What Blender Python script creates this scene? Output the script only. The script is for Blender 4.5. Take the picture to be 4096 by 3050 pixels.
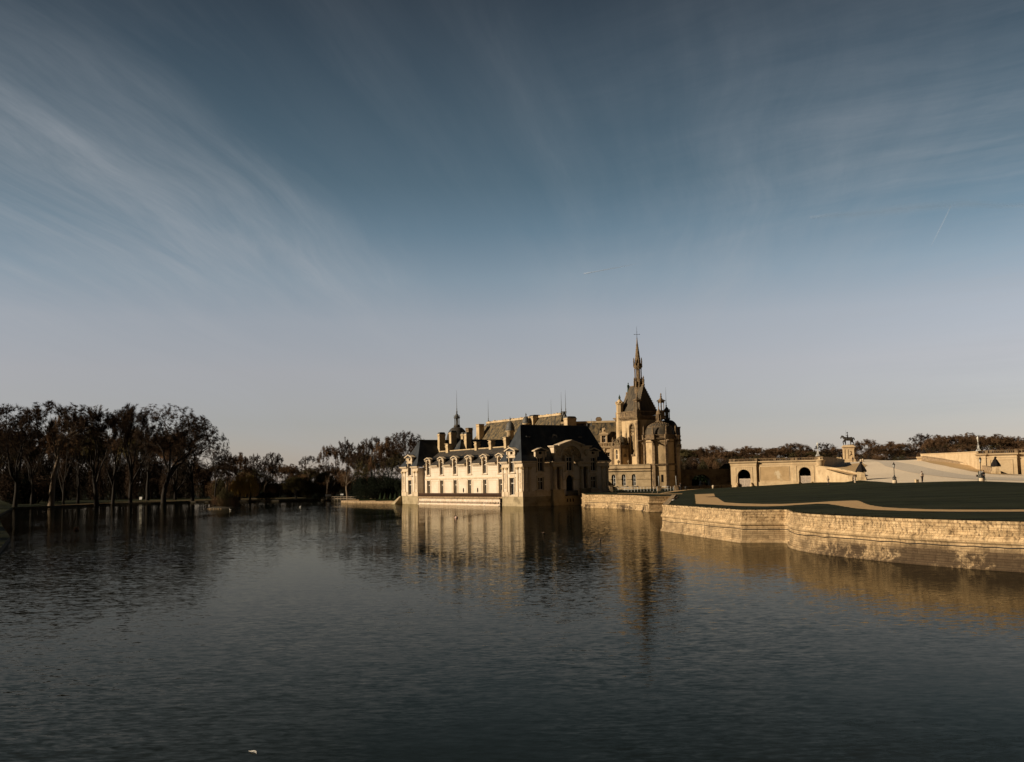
import bpy, bmesh, math, random
import numpy as np
from mathutils import Vector, Matrix
from mathutils.geometry import tessellate_polygon
R = math.radians
scn = bpy.context.scene
C = scn.collection
for o in list(bpy.data.objects): bpy.data.objects.remove(o)

# ------------------------------------------------------------------ camera
F, H, ROLL, PITCH = 4000.0, 5.2, 0.018, math.atan(401/4000.0)   # focal length in px of a 4096 px wide frame
cam = bpy.data.objects.new('camera', bpy.data.cameras.new('camera')); C.objects.link(cam)
cam.data.sensor_width = 36.0; cam.data.lens = F/4096*36.0
cam.data.clip_start = 0.5; cam.data.clip_end = 40000
cam.matrix_world = (Matrix.Translation((0, 0, H)) @ Matrix.Rotation(math.pi/2+PITCH, 4, 'X') @ Matrix.Rotation(-ROLL, 4, 'Z'))
scn.camera = cam

# ------------------------------------------------------------------ light
SUN_EL = R(20.5)
SH = Vector((-0.955, -0.297, 0)).normalized()
SDIR = Vector((SH.x*math.cos(SUN_EL), SH.y*math.cos(SUN_EL), math.sin(SUN_EL)))
sun = bpy.data.objects.new('sun', bpy.data.lights.new('sun', 'SUN')); C.objects.link(sun)
sun.data.energy = 5.0; sun.data.angle = R(0.5); sun.data.color = (1.0, 0.82, 0.58)
sun.rotation_euler = SDIR.to_track_quat('Z', 'Y').to_euler()
scn.view_settings.view_transform = 'Standard'; scn.view_settings.look = 'None'
scn.view_settings.exposure = 0.27; scn.view_settings.gamma = 1.0; scn.view_settings.use_curve_mapping = False

w = bpy.data.worlds.new("World"); scn.world = w; w.use_nodes = True
SKY_GRADE = [(0.0, (0.86, 0.80, 1.06)), (0.06, (0.97, 0.81, 0.90)), (0.11, (1.28, 0.95, 0.92)), (0.158, (1.38, 1.04, 0.94)), (0.20, (1.12, 0.97, 0.87)), (0.245, (0.76, 0.77, 0.70)), (0.29, (0.56, 0.60, 0.535)), (0.35, (0.46, 0.485, 0.425)), (0.45, (0.31, 0.295, 0.255)), (0.62, (0.20, 0.19, 0.17)), (1.0, (0.10, 0.10, 0.09))]
CSEED = 3.7
BACK_SKY = 0.06
CLOUD_COL = (3.3, 3.45, 3.7, 1)
def build_world():
    nt = w.node_tree; N = nt.nodes; L = nt.links
    bg = N['Background']; bg.inputs['Strength'].default_value = 0.1
    def mth(op, a, b=None, c=None):
        n = N.new('ShaderNodeMath'); n.operation = op
        for i, v in enumerate((a, b, c)):
            if v is None: continue
            if isinstance(v, (int, float)): n.inputs[i].default_value = v
            else: L.new(v, n.inputs[i])
        return n.outputs[0]
    def ramp(f, stops):
        n = N.new('ShaderNodeValToRGB'); L.new(f, n.inputs[0]); e = n.color_ramp.elements
        while len(e) < len(stops): e.new(0.5)
        for k, (p, c) in enumerate(stops):
            e[k].position = p; e[k].color = (c, c, c, 1) if isinstance(c, (int, float)) else (*c, 1)
        return n.outputs[0]
    sky = N.new('ShaderNodeTexSky'); sky.sky_type = 'NISHITA'; sky.sun_disc = False
    sky.sun_elevation = SUN_EL; sky.sun_rotation = math.atan2(SH.x, SH.y)
    sky.air_density = 1.0; sky.dust_density = 0.4; sky.ozone_density = 1.6
    tc = N.new('ShaderNodeTexCoord'); sep = N.new('ShaderNodeSeparateXYZ'); L.new(tc.outputs['Generated'], sep.inputs[0])
    X, Y, Z = sep.outputs
    el = mth('MAXIMUM', Z, 0.0)
    # clear air gets deeper with height: the Nishita colour is graded by elevation
    gr0 = ramp(el, [(p, tuple(x*0.5 for x in c)) for p, c in SKY_GRADE])
    vs = N.new('ShaderNodeVectorMath'); vs.operation = 'SCALE'; L.new(gr0, vs.inputs[0])
    # the half of the sky behind the viewer is dimmed to deepen the shade on the fronts
    L.new(mth('MULTIPLY', ramp(mth('ADD', mth('MULTIPLY', Y, 0.5), 0.5), [(0.30, BACK_SKY), (0.93, 1.0)]), 2.0*0.78), vs.inputs['Scale']); gr = vs.outputs[0]
    mul = N.new('ShaderNodeMix'); mul.data_type = 'RGBA'; mul.blend_type = 'MULTIPLY'; mul.inputs[0].default_value = 1
    L.new(sky.outputs[0], mul.inputs[6]); L.new(gr, mul.inputs[7])
    # thin cirrus in a layer at constant height: long streaks on the left, finer cross-drawn veils on the right
    zz = mth('ADD', el, 0.10)
    px = mth('DIVIDE', X, zz); py = mth('DIVIDE', Y, zz)
    def warp(v, off, amt):
        cb = N.new('ShaderNodeCombineXYZ'); L.new(px, cb.inputs[0]); L.new(py, cb.inputs[1]); cb.inputs[2].default_value = off
        n = N.new('ShaderNodeTexNoise'); L.new(cb.outputs[0], n.inputs['Vector']); n.inputs['Scale'].default_value = 0.9; n.inputs['Detail'].default_value = 2
        return mth('ADD', v, mth('MULTIPLY', mth('SUBTRACT', n.outputs[0], 0.5), amt))
    wx, wy = warp(px, 31.0, 0.30), warp(py, 47.0, 0.30)
    def noise(ang, sx, sy, off, scale, detail, rough, dist):
        c, s_ = math.cos(ang), math.sin(ang)
        qx = mth('ADD', mth('MULTIPLY', wx, c), mth('MULTIPLY', wy, s_)); qy = mth('SUBTRACT', mth('MULTIPLY', wy, c), mth('MULTIPLY', wx, s_))
        cb = N.new('ShaderNodeCombineXYZ'); L.new(mth('MULTIPLY', qx, sx), cb.inputs[0]); L.new(mth('MULTIPLY', qy, sy), cb.inputs[1]); cb.inputs[2].default_value = off
        n = N.new('ShaderNodeTexNoise'); L.new(cb.outputs[0], n.inputs['Vector'])
        n.inputs['Scale'].default_value = scale; n.inputs['Detail'].default_value = detail
        n.inputs['Roughness'].default_value = rough; n.inputs['Distortion'].default_value = dist
        return n.outputs[0]
    a1, a2 = R(-9), R(58)
    l1 = ramp(noise(a1, 1.7, 0.24, CSEED, 1.3, 6, 0.55, 0.3), [(0.38, 0), (0.74, 1)])
    l2 = ramp(noise(a1, 5.0, 0.70, 9.1, 1.3, 10, 0.70, 0.35), [(0.34, 0), (0.74, 1)])
    left = mth('ADD', mth('MULTIPLY', l1, mth('ADD', mth('MULTIPLY', l2, 0.75), 0.40)), mth('MULTIPLY', l2, 0.10))
    r1 = ramp(noise(a2, 1.4, 0.40, 15.3, 1.2, 6, 0.55, 0.2), [(0.40, 0), (0.76, 1)])
    r2 = ramp(noise(a2, 6.0, 1.3, 22.7, 1.2, 9, 0.68, 0.25), [(0.36, 0), (0.74, 1)])
    right = mth('ADD', mth('MULTIPLY', r1, mth('ADD', mth('MULTIPLY', r2, 0.85), 0.25)), mth('MULTIPLY', r2, 0.12))
    side = ramp(mth('ADD', mth('MULTIPLY', mth('DIVIDE', X, mth('ADD', mth('ABSOLUTE', Y), 0.2)), 1.0), 0.5), [(0.50, 0), (0.95, 0.85)])
    ax = mth('ABSOLUTE', X); left = mth('MULTIPLY', left, ramp(ax, [(0.06, 0.42), (0.30, 1.0)]))
    lm = N.new('ShaderNodeMix'); L.new(side, lm.inputs[0]); L.new(left, lm.inputs[2]); L.new(right, lm.inputs[3])
    veil = ramp(noise(a1, 0.5, 0.3, 41.0, 1.0, 3, 0.45, 0.2), [(0.35, 0), (0.75, 1)])
    cl = mth('ADD', lm.outputs[0], mth('MULTIPLY', veil, 0.08))
    amt = mth('MINIMUM', mth('MULTIPLY', cl, mth('MULTIPLY', ramp(el, [(0.0, 0.16), (0.10, 0.40), (0.2, 0.72), (0.3, 0.52), (0.45, 0.20), (0.9, 0.04)]), ramp(Y, [(0.0, 0.1), (0.85, 1.0)]))), 0.8)
    mix = N.new('ShaderNodeMix'); mix.data_type = 'RGBA'
    L.new(amt, mix.inputs[0]); L.new(mul.outputs[2], mix.inputs[6]); mix.inputs[7].default_value = CLOUD_COL
    L.new(mix.outputs[2], bg.inputs['Color'])
build_world()

# ------------------------------------------------------------------ helpers
def ray(x, y):
    u, v = (x-2048)/F, (1525-y)/F
    c, s = math.cos(ROLL), math.sin(ROLL)
    u, v = u*c+v*s, -u*s+v*c
    cp, sp = math.cos(PITCH), math.sin(PITCH)
    return Vector((u, cp-v*sp, sp+v*cp))
def at(x, y, Y):                                    # point of the photograph at a given distance
    d = ray(x, y); return Vector((0, 0, H)) + d*(Y/d.y)
def atz(x, y, z=0.0):                               # point of the photograph at a given height
    d = ray(x, y); return Vector((0, 0, H)) + d*((z-H)/d.z)

class MB:
    def __init__(s): s.v = []; s.f = []; s.sm = []; s.uv = None
    def add(s, vs, fs, smooth=False):
        b = len(s.v); s.v += [tuple(v) for v in vs]
        s.f += [tuple(i+b for i in f) for f in fs]; s.sm += [smooth]*len(fs)
    def box(s, x0, x1, y0, y1, z0, z1):
        s.hexa([(x0,y0,z0),(x1,y0,z0),(x1,y1,z0),(x0,y1,z0)], [(x0,y0,z1),(x1,y0,z1),(x1,y1,z1),(x0,y1,z1)])
    def hexa(s, lo, hi):
        s.add(lo+hi, [(3,2,1,0),(4,5,6,7),(0,1,5,4),(1,2,6,5),(2,3,7,6),(3,0,4,7)])
    def taper(s, cx, cy, z0, z1, a0, b0, a1, b1):
        s.hexa([(cx-a0,cy-b0,z0),(cx+a0,cy-b0,z0),(cx+a0,cy+b0,z0),(cx-a0,cy+b0,z0)], [(cx-a1,cy-b1,z1),(cx+a1,cy-b1,z1),(cx+a1,cy+b1,z1),(cx-a1,cy+b1,z1)])
    def prism(s, loop0, loop1):                     # two congruent loops of 3-D points
        n = len(loop0)
        s.add(list(loop0)+list(loop1), [tuple(range(n))[::-1], tuple(range(n, 2*n))]+[(i, (i+1) % n, n+(i+1) % n, n+i) for i in range(n)])
    def lathe(s, prof, c=(0,0,0), n=14, smooth=True, rot=0.0, sx=1.0, sy=1.0):
        vs = []
        for r, z in prof:
            for k in range(n):
                a = 2*math.pi*k/n+rot; vs.append((c[0]+r*math.cos(a)*sx, c[1]+r*math.sin(a)*sy, c[2]+z))
        fs = [(i*n+k, i*n+(k+1) % n, (i+1)*n+(k+1) % n, (i+1)*n+k) for i in range(len(prof)-1) for k in range(n)]
        fs += [tuple(range(n))[::-1], tuple(range((len(prof)-1)*n, len(prof)*n))]
        s.add(vs, fs, smooth)
    def path(s, pts, rad, n=5, smooth=True, cap=True):
        pts = [Vector(p) for p in pts]; vs = []; m = len(pts); ref = None
        for i, p in enumerate(pts):
            d = (pts[min(i+1, m-1)]-pts[max(i-1, 0)]); d = d.normalized() if d.length > 1e-9 else Vector((0,0,1))
            if ref is None: ref = Vector((0,0,1)) if abs(d.z) < 0.9 else Vector((1,0,0))
            a = d.cross(ref); a = a.normalized() if a.length > 1e-6 else d.orthogonal().normalized()
            b = d.cross(a); ref = a.cross(d)
            r = rad[i] if isinstance(rad, (list, tuple)) else rad
            for k in range(n):
                t = 2*math.pi*k/n; vs.append(p+(a*math.cos(t)+b*math.sin(t))*r)
        fs = [(i*n+k, i*n+(k+1) % n, (i+1)*n+(k+1) % n, (i+1)*n+k) for i in range(m-1) for k in range(n)]
        if cap: fs += [tuple(range(n))[::-1], tuple(range((m-1)*n, m*n))]
        s.add(vs, fs, smooth)
    def sphere(s, c, r, n=10, m=7, sx=1, sy=1, sz=1):
        s.lathe([(max(r*math.sin(math.pi*i/m), r*0.02), -r*math.cos(math.pi*i/m)*sz) for i in range(m+1)], c, n, True, 0, sx, sy)
    def quad(s, *p, smooth=False): s.add(p, [tuple(range(len(p)))], smooth)
    # pieces in a facade frame fr: u along, d outward, z up
    def fbox(s, fr, u0, u1, d0, d1, z0, z1):
        s.hexa([fr(u0,d0,z0),fr(u1,d0,z0),fr(u1,d1,z0),fr(u0,d1,z0)], [fr(u0,d0,z1),fr(u1,d0,z1),fr(u1,d1,z1),fr(u0,d1,z1)])
    def fprism(s, fr, uz, d0, d1): s.prism([fr(u,d0,z) for u, z in uz], [fr(u,d1,z) for u, z in uz])
    def wall(s, fr, u0, u1, z0, z1, holes, d=0.0, rev=0.4):
        """flat wall sheet with rectangular or round-headed openings and their reveals"""
        us = sorted({u0, u1} | {h[0] for h in holes} | {h[1] for h in holes}); zs = sorted({z0, z1} | {h[2] for h in holes} | {h[3] for h in holes})
        us = [u for u in us if u0 <= u <= u1]; zs = [z for z in zs if z0 <= z <= z1]
        for i in range(len(us)-1):
            for j in range(len(zs)-1):
                cu, cz = (us[i]+us[i+1])/2, (zs[j]+zs[j+1])/2
                if any(h[0] < cu < h[1] and h[2] < cz < h[3] for h in holes): continue
                s.quad(fr(us[i],d,zs[j]), fr(us[i+1],d,zs[j]), fr(us[i+1],d,zs[j+1]), fr(us[i],d,zs[j+1]))
        for h in holes:
            a, b, lo, hi = h[:4]
            if len(h) > 4 and h[4]:
                r = (b-a)/2; c = (a+b)/2; zc = hi-r*h[4]; K = 12
                arc = [(c-r*math.cos(math.pi*k/K), zc+r*h[4]*math.sin(math.pi*k/K)) for k in range(K+1)]
                for k in range(K):
                    p, q = arc[k], arc[k+1]
                    s.quad(fr(p[0],d,p[1]), fr(q[0],d,q[1]), fr(q[0],d,hi), fr(p[0],d,hi))
                out = [(a, lo)]+arc+[(b, lo)]
            else: out = [(a, lo), (a, hi), (b, hi), (b, lo)]
            for k in range(len(out)):
                p, q = out[k], out[(k+1) % len(out)]
                s.quad(fr(p[0],d,p[1]), fr(q[0],d,q[1]), fr(q[0],d-rev,q[1]), fr(p[0],d-rev,p[1]))
    def build(s, name, m, parent=None, loc=None, rot=None):
        me = bpy.data.meshes.new(name); me.from_pydata(s.v, [], s.f); me.update()
        me.polygons.foreach_set('use_smooth', s.sm)
        if s.uv:
            ul = me.uv_layers.new(name='uv'); vi = np.zeros(len(me.loops), int); me.loops.foreach_get('vertex_index', vi)
            ul.data.foreach_set('uv', np.array(s.uv, float)[vi].ravel())
        me.materials.append(m)
        o = bpy.data.objects.new(name, me); C.objects.link(o)
        if parent: o.parent = parent
        if loc is not None: o.location = loc
        if rot is not None: o.rotation_euler = (0, 0, rot)
        return o

def tag(o, label=None, cat=None, group=None, kind=None):
    if label: o['label'] = label
    if cat: o['category'] = cat
    if group: o['group'] = group
    if kind: o['kind'] = kind
    return o
def thing(name, label, cat, loc=(0,0,0), rz=0.0, group=None, scale=None):
    o = bpy.data.objects.new(name, None); C.objects.link(o); o.location = loc; o.rotation_euler = (0, 0, rz)
    if scale: o.scale = scale
    o.empty_display_size = 0.5
    return tag(o, label, cat, group)
def dup(root, loc, rz=0.0, scale=None, label=None, group=None):
    r = root.copy(); C.objects.link(r); r.location = loc; r.rotation_euler = (0, 0, rz)
    if scale: r.scale = scale
    if label: r['label'] = label
    if group: r['group'] = group
    for ch in list(root.children):
        c = ch.copy(); C.objects.link(c); c.parent = r
        for g in ch.children:
            d = g.copy(); C.objects.link(d); d.parent = c
    return r
def frame(o, u, n):
    o, u, n = Vector(o), Vector(u), Vector(n)
    return lambda a, d, z: o+u*a+n*d+Vector((0,0,z))

# ------------------------------------------------------------------ materials
def mat(name, c1, c2=None, scale=1.0, detail=5, rough=0.85, c3=None, s3=0.3, t3=(0.5, 0.65), bump=0.0, bscale=None, brick=None,
        stretch=(1,1,1), coord='Object', spec=0.3, metal=0.0, s3stretch=None, mixr=(0.35, 0.65)):
    m = bpy.data.materials.new(name); m.use_nodes = True; nt = m.node_tree; N = nt.nodes; L = nt.links
    b = N['Principled BSDF']; b.inputs['Roughness'].default_value = rough; b.inputs['Specular IOR Level'].default_value = spec
    b.inputs['Metallic'].default_value = metal
    if c2 is None and not brick: b.inputs['Base Color'].default_value = (*c1, 1)
    tc = N.new('ShaderNodeTexCoord'); src = tc.outputs[coord]
    def nz(sc, st, dt):
        mp = N.new('ShaderNodeMapping'); mp.inputs['Scale'].default_value = st; L.new(src, mp.inputs[0])
        n = N.new('ShaderNodeTexNoise'); n.inputs['Scale'].default_value = sc; n.inputs['Detail'].default_value = dt; n.inputs['Roughness'].default_value = 0.6
        L.new(mp.outputs[0], n.inputs['Vector']); return n.outputs[0]
    def mr(f, a, bb):
        n = N.new('ShaderNodeMapRange'); L.new(f, n.inputs[0]); n.inputs[1].default_value = a; n.inputs[2].default_value = bb; return n.outputs[0]
    def mix(f, a, bb, mode='MIX'):
        n = N.new('ShaderNodeMix'); n.data_type = 'RGBA'; n.blend_type = mode
        for i, v in ((0, f), (6, a), (7, bb)):
            if hasattr(v, 'links'): L.new(v, n.inputs[i])
            elif i == 0: n.inputs[0].default_value = v
            else: n.inputs[i].default_value = (*v, 1)
        return n.outputs[2]
    col = None; hgt = None
    if c2 is not None:
        f = nz(scale, stretch, detail); col = mix(mr(f, *mixr), c1, c2); hgt = f
    if c3 is not None: col = mix(mr(nz(s3, s3stretch or stretch, 5), *t3), col, c3)
    if brick:
        bw, bh, ms, amt, var = brick
        sp = N.new('ShaderNodeSeparateXYZ'); L.new(src, sp.inputs[0]); cb = N.new('ShaderNodeCombineXYZ')
        if coord == 'UV': L.new(sp.outputs[0], cb.inputs[0]); L.new(sp.outputs[1], cb.inputs[1])
        else:
            ad = N.new('ShaderNodeMath'); L.new(sp.outputs[0], ad.inputs[0]); L.new(sp.outputs[1], ad.inputs[1]); L.new(ad.outputs[0], cb.inputs[0]); L.new(sp.outputs[2], cb.inputs[1])
        bt = N.new('ShaderNodeTexBrick'); L.new(cb.outputs[0], bt.inputs['Vector']); bt.inputs['Scale'].default_value = 1.0
        bt.inputs['Brick Width'].default_value = bw; bt.inputs['Row Height'].default_value = bh; bt.inputs['Mortar Size'].default_value = ms
        bt.inputs['Color1'].default_value = (1,1,1,1); bt.inputs['Color2'].default_value = (var,var,var,1); bt.inputs['Mortar'].default_value = (1-amt,)*3+(1,)
        col = mix(1.0, col, bt.outputs[0], 'MULTIPLY')
    if col is not None: L.new(col, b.inputs['Base Color'])
    if bump:
        h = nz(bscale or scale*3, stretch, 4); bp = N.new('ShaderNodeBump'); bp.inputs['Strength'].default_value = bump; bp.inputs['Distance'].default_value = 0.1
        L.new(h, bp.inputs['Height']); L.new(bp.outputs[0], b.inputs['Normal'])
    return m
M = {}
M['ashlar'] = mat('pale_limestone', (0.68,0.595,0.505), (0.58,0.495,0.40), 0.5, 6, 0.85, c3=(0.40,0.29,0.17), s3=1.1, t3=(0.60,0.85), bump=0.15, bscale=6, brick=(1.1,0.42,0.012,0.22,0.95), s3stretch=(1,1,0.25))
M['trim'] = mat('dressed_limestone', (0.60,0.49,0.36), (0.46,0.36,0.25), 1.2, 6, 0.8, c3=(0.30,0.22,0.14), s3=1.7, t3=(0.62,0.85), bump=0.2, bscale=8)
M['weathered'] = mat('weathered_limestone', (0.60,0.46,0.29), (0.43,0.32,0.19), 0.7, 7, 0.9, c3=(0.13,0.09,0.055), s3=0.55, t3=(0.55,0.75), bump=0.3, bscale=5, brick=(0.95,0.38,0.015,0.25,0.9), s3stretch=(1.2,1.2,0.4))
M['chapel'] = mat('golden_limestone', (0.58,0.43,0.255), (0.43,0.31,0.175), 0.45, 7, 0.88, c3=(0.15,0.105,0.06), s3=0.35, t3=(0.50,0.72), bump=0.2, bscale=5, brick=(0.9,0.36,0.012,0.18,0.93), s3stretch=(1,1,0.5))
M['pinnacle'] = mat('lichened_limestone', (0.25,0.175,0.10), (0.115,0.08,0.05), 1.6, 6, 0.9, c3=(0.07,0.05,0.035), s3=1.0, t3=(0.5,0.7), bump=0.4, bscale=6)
M['base'] = mat('stained_foundation_stone', (0.42,0.34,0.22), (0.30,0.24,0.15), 0.6, 7, 0.9, c3=(0.15,0.12,0.07), s3=0.5, t3=(0.5,0.75), bump=0.3, bscale=4, brick=(1.0,0.5,0.02,0.2,0.9))
M['arcade'] = mat('limewashed_stone', (0.72,0.62,0.53), (0.54,0.42,0.31), 0.9, 6, 0.9, c3=(0.10,0.07,0.05), s3=1.0, t3=(0.60,0.72), bump=0.3, brick=(1.1,0.4,0.02,0.3,0.92))
M['slate'] = mat('blue_slate', (0.040,0.046,0.056), (0.022,0.026,0.033), 0.8, 6, 0.62, c3=(0.07,0.066,0.06), s3=0.5, t3=(0.55,0.8), bump=0.25, bscale=5, stretch=(1,1,0.5), spec=0.12)
M['slate_warm'] = mat('lichened_slate', (0.060,0.053,0.046), (0.030,0.028,0.028), 1.6, 6, 0.75, c3=(0.13,0.095,0.06), s3=0.9, t3=(0.55,0.8), bump=0.3, bscale=6, stretch=(1,1,0.35), spec=0.1)
M['moss_roof'] = mat('mossy_tile', (0.20,0.145,0.075), (0.06,0.048,0.032), 1.9, 8, 0.9, c3=(0.035,0.033,0.028), s3=1.1, t3=(0.46,0.60), bump=0.5, bscale=5, stretch=(1,1,0.4))
M['chapel_roof'] = mat('streaked_roof_slate', (0.105,0.082,0.056), (0.050,0.042,0.032), 1.0, 7, 0.9, c3=(0.035,0.03,0.027), s3=0.5, t3=(0.50,0.70), bump=0.4, bscale=6, stretch=(1,1,0.22))
M['lead'] = mat('dull_lead', (0.10,0.10,0.10), (0.055,0.055,0.055), 2, 5, 0.6, bump=0.1)
M['glass'] = mat('dark_window_glass', (0.008,0.008,0.010), rough=0.10, spec=0.12)
M['sash'] = mat('painted_window_wood', (0.68,0.62,0.54), (0.55,0.49,0.42), 3, 3, 0.6)
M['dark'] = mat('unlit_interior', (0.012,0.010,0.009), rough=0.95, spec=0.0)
M['iron'] = mat('black_ironwork', (0.018,0.018,0.018), (0.03,0.027,0.025), 4, 3, 0.5)
M['rust'] = mat('rusty_railing', (0.10,0.050,0.028), (0.05,0.028,0.018), 4, 4, 0.8)
M['white'] = mat('white_paint', (0.72,0.72,0.72), (0.58,0.58,0.57), 5, 3, 0.6)
M['bronze'] = mat('dark_bronze', (0.022,0.019,0.017), (0.035,0.03,0.025), 3, 4, 0.5, spec=0.3)
M['verdigris'] = mat('green_bronze', (0.05,0.085,0.07), (0.028,0.04,0.035), 4, 4, 0.7)
M['cloth'] = mat('black_shroud', (0.014,0.011,0.010), (0.009,0.007,0.007), 2.5, 4, 0.95, bump=0.5, bscale=3, stretch=(3,3,0.4))
M['moat'] = None
M['shade_stone'] = mat('shade_toned_stone', (0.20,0.16,0.115), (0.12,0.095,0.07), 0.6, 7, 0.95, c3=(0.05,0.04,0.03), s3=0.5, t3=(0.5,0.7), bump=0.3, brick=(0.95,0.38,0.015,0.25,0.9))  # weathered stone coloured darker to paint in the shade on the bridge
M['rubble'] = mat('rubble_stone', (0.36,0.26,0.16), (0.17,0.12,0.075), 2.4, 6, 0.95, c3=(0.06,0.045,0.03), s3=1.5, t3=(0.55,0.7), bump=0.6, bscale=4)
M['terrace'] = mat('terrace_limestone', (0.60,0.46,0.29), (0.48,0.35,0.21), 0.55, 7, 0.88, c3=(0.30,0.21,0.125), s3=0.6, t3=(0.56,0.8), bump=0.2, bscale=5, brick=(1.0,0.36,0.012,0.2,0.94))
M['panel'] = mat('ochre_rubble_panel', (0.46,0.32,0.175), (0.37,0.255,0.135), 0.8, 6, 0.9, c3=(0.56,0.45,0.30), s3=0.30, t3=(0.58,0.63), bump=0.3, brick=(0.8,0.2,0.012,0.15,0.93))
M['gravel'] = mat('tan_gravel', (0.56,0.37,0.18), (0.42,0.27,0.13), 2.2, 8, 0.95, c3=(0.25,0.17,0.10), s3=5, t3=(0.56,0.75), bump=0.4, bscale=10)
M['twig'] = mat('bare_twigs', (0.060,0.040,0.028), (0.032,0.022,0.017), 0.25, 3, 0.95, spec=0.05)
M['twig_red'] = mat('budding_twigs', (0.140,0.083,0.046), (0.080,0.050,0.031), 0.3, 3, 0.95, spec=0.05)
M['twig_olive'] = mat('leafing_twigs', (0.100,0.083,0.038), (0.060,0.050,0.027), 0.3, 3, 0.95, spec=0.05)
M['shade_brush'] = mat('shade_toned_brush', (0.026,0.020,0.015), (0.014,0.011,0.009), 0.3, 3, 0.95, spec=0.05)  # brush colour darkened to stand for shade under the lakeside trees
M['bark'] = mat('dark_bark', (0.020,0.016,0.013), (0.012,0.009,0.008), 1.5, 5, 0.95, stretch=(1,1,0.3), bump=0.4)
M['pale_bark'] = mat('pale_plane_bark', (0.20,0.15,0.105), (0.05,0.037,0.028), 0.7, 5, 0.9, stretch=(1,1,0.5), bump=0.3)
M['evergreen'] = mat('evergreen_leaves', (0.014,0.019,0.012), (0.007,0.010,0.008), 0.6, 3, 0.9, spec=0.05)
M['hedge'] = mat('clipped_leaves', (0.020,0.030,0.014), (0.010,0.016,0.009), 1.2, 3, 0.9, spec=0.05)
M['bush_green'] = mat('olive_leaves', (0.060,0.052,0.026), (0.034,0.030,0.017), 0.7, 3, 0.9, spec=0.05)
M['willow'] = mat('golden_willow_leaves', (0.50,0.33,0.09), (0.34,0.22,0.07), 0.5, 3, 0.9, spec=0.05)
M['skin'] = mat('skin', (0.45,0.28,0.20), rough=0.6)
M['hair'] = mat('dark_hair', (0.02,0.014,0.011), (0.03,0.02,0.015), 20, 2, 0.7)
for k, c in dict(cream=(0.62,0.50,0.38), black=(0.02,0.02,0.022), navy=(0.025,0.03,0.05), brown=(0.20,0.11,0.06), beige=(0.50,0.37,0.24), darkbrown=(0.05,0.032,0.026), green=(0.04,0.085,0.055), grey=(0.2,0.19,0.18), pink=(0.62,0.42,0.36)).items():
    M[k] = mat(k+'_cloth', c, tuple(x*0.7 for x in c), 6, 3, 0.9)
M['feather'] = mat('white_feathers', (0.75,0.73,0.70), (0.6,0.58,0.55), 8, 3, 0.8)
M['brown_feather'] = mat('brown_feathers', (0.16,0.11,0.075), (0.06,0.045,0.035), 9, 3, 0.8)
M['timber'] = mat('weathered_timber', (0.24,0.19,0.14), (0.15,0.12,0.09), 3, 4, 0.9)
# ------------------------------------------------------------------ lakeside wing of the chateau
# local axes: x along the shaded end front, y along the sunlit lake front, origin at the water corner
CA = Vector((1.85, 207.04, 0)); CR = R(31.5)
wing = thing('chateau_wing', 'long sunlit wing with dark slate roofs standing in the lake, arched dormers along its roof', 'building', CA, CR)
FL = lambda d0: frame((d0, 0, 0), (0, 1, 0), (-1, 0, 0))      # facades that look at the lake (u = y)
FE = lambda d0: frame((0, d0, 0), (1, 0, 0), (0, -1, 0))      # facades that look at the camera side (u = x)

def window(fr, u0, u1, z0, z1, parent, d=-0.3, mull=(0.5,), trans=(0.62,), arch=False, bar=0.11, name='window', m='sash', glass='glass'):
    f = MB(); w = u1-u0; c = (u0+u1)/2
    f.fbox(fr, u0, u0+bar, d-0.1, d, z0, z1-(w/2 if arch else 0)); f.fbox(fr, u1-bar, u1, d-0.1, d, z0, z1-(w/2 if arch else 0))
    f.fbox(fr, u0, u1, d-0.09, d+0.01, z0, z0+bar)
    for t in mull: f.fbox(fr, u0+w*t-bar*0.6, u0+w*t+bar*0.6, d-0.09, d+0.02, z0, z1-0.01)
    for t in trans:
        zz = z0+(z1-z0)*t; f.fbox(fr, u0, u1, d-0.09, d+0.015, zz-bar*0.6, zz+bar*0.6)
    if arch:
        r = w/2; zc = z1-r; K = 10
        for k in range(K):
            a, b = math.pi*k/K, math.pi*(k+1)/K
            f.fprism(fr, [(c-r*math.cos(a), zc+r*math.sin(a)), (c-r*math.cos(b), zc+r*math.sin(b)), (c-(r-bar)*math.cos(b), zc+(r-bar)*math.sin(b)), (c-(r-bar)*math.cos(a), zc+(r-bar)*math.sin(a))], d-0.1, d)
    else: f.fbox(fr, u0, u1, d-0.09, d+0.01, z1-bar, z1)
    o = f.build(name, M[m], parent)
    g = MB()
    if arch:
        r = w/2; K = 12
        g.quad(*[fr(p[0], d-0.06, p[1]) for p in [(u0, z0)]+[(c-r*math.cos(math.pi*k/K), z1-r+r*math.sin(math.pi*k/K)) for k in range(K+1)]+[(u1, z0)]])
    else: g.quad(fr(u0,d-0.06,z0), fr(u1,d-0.06,z0), fr(u1,d-0.06,z1), fr(u0,d-0.06,z1))
    g.build('pane', M[glass], o)
    return o
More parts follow.
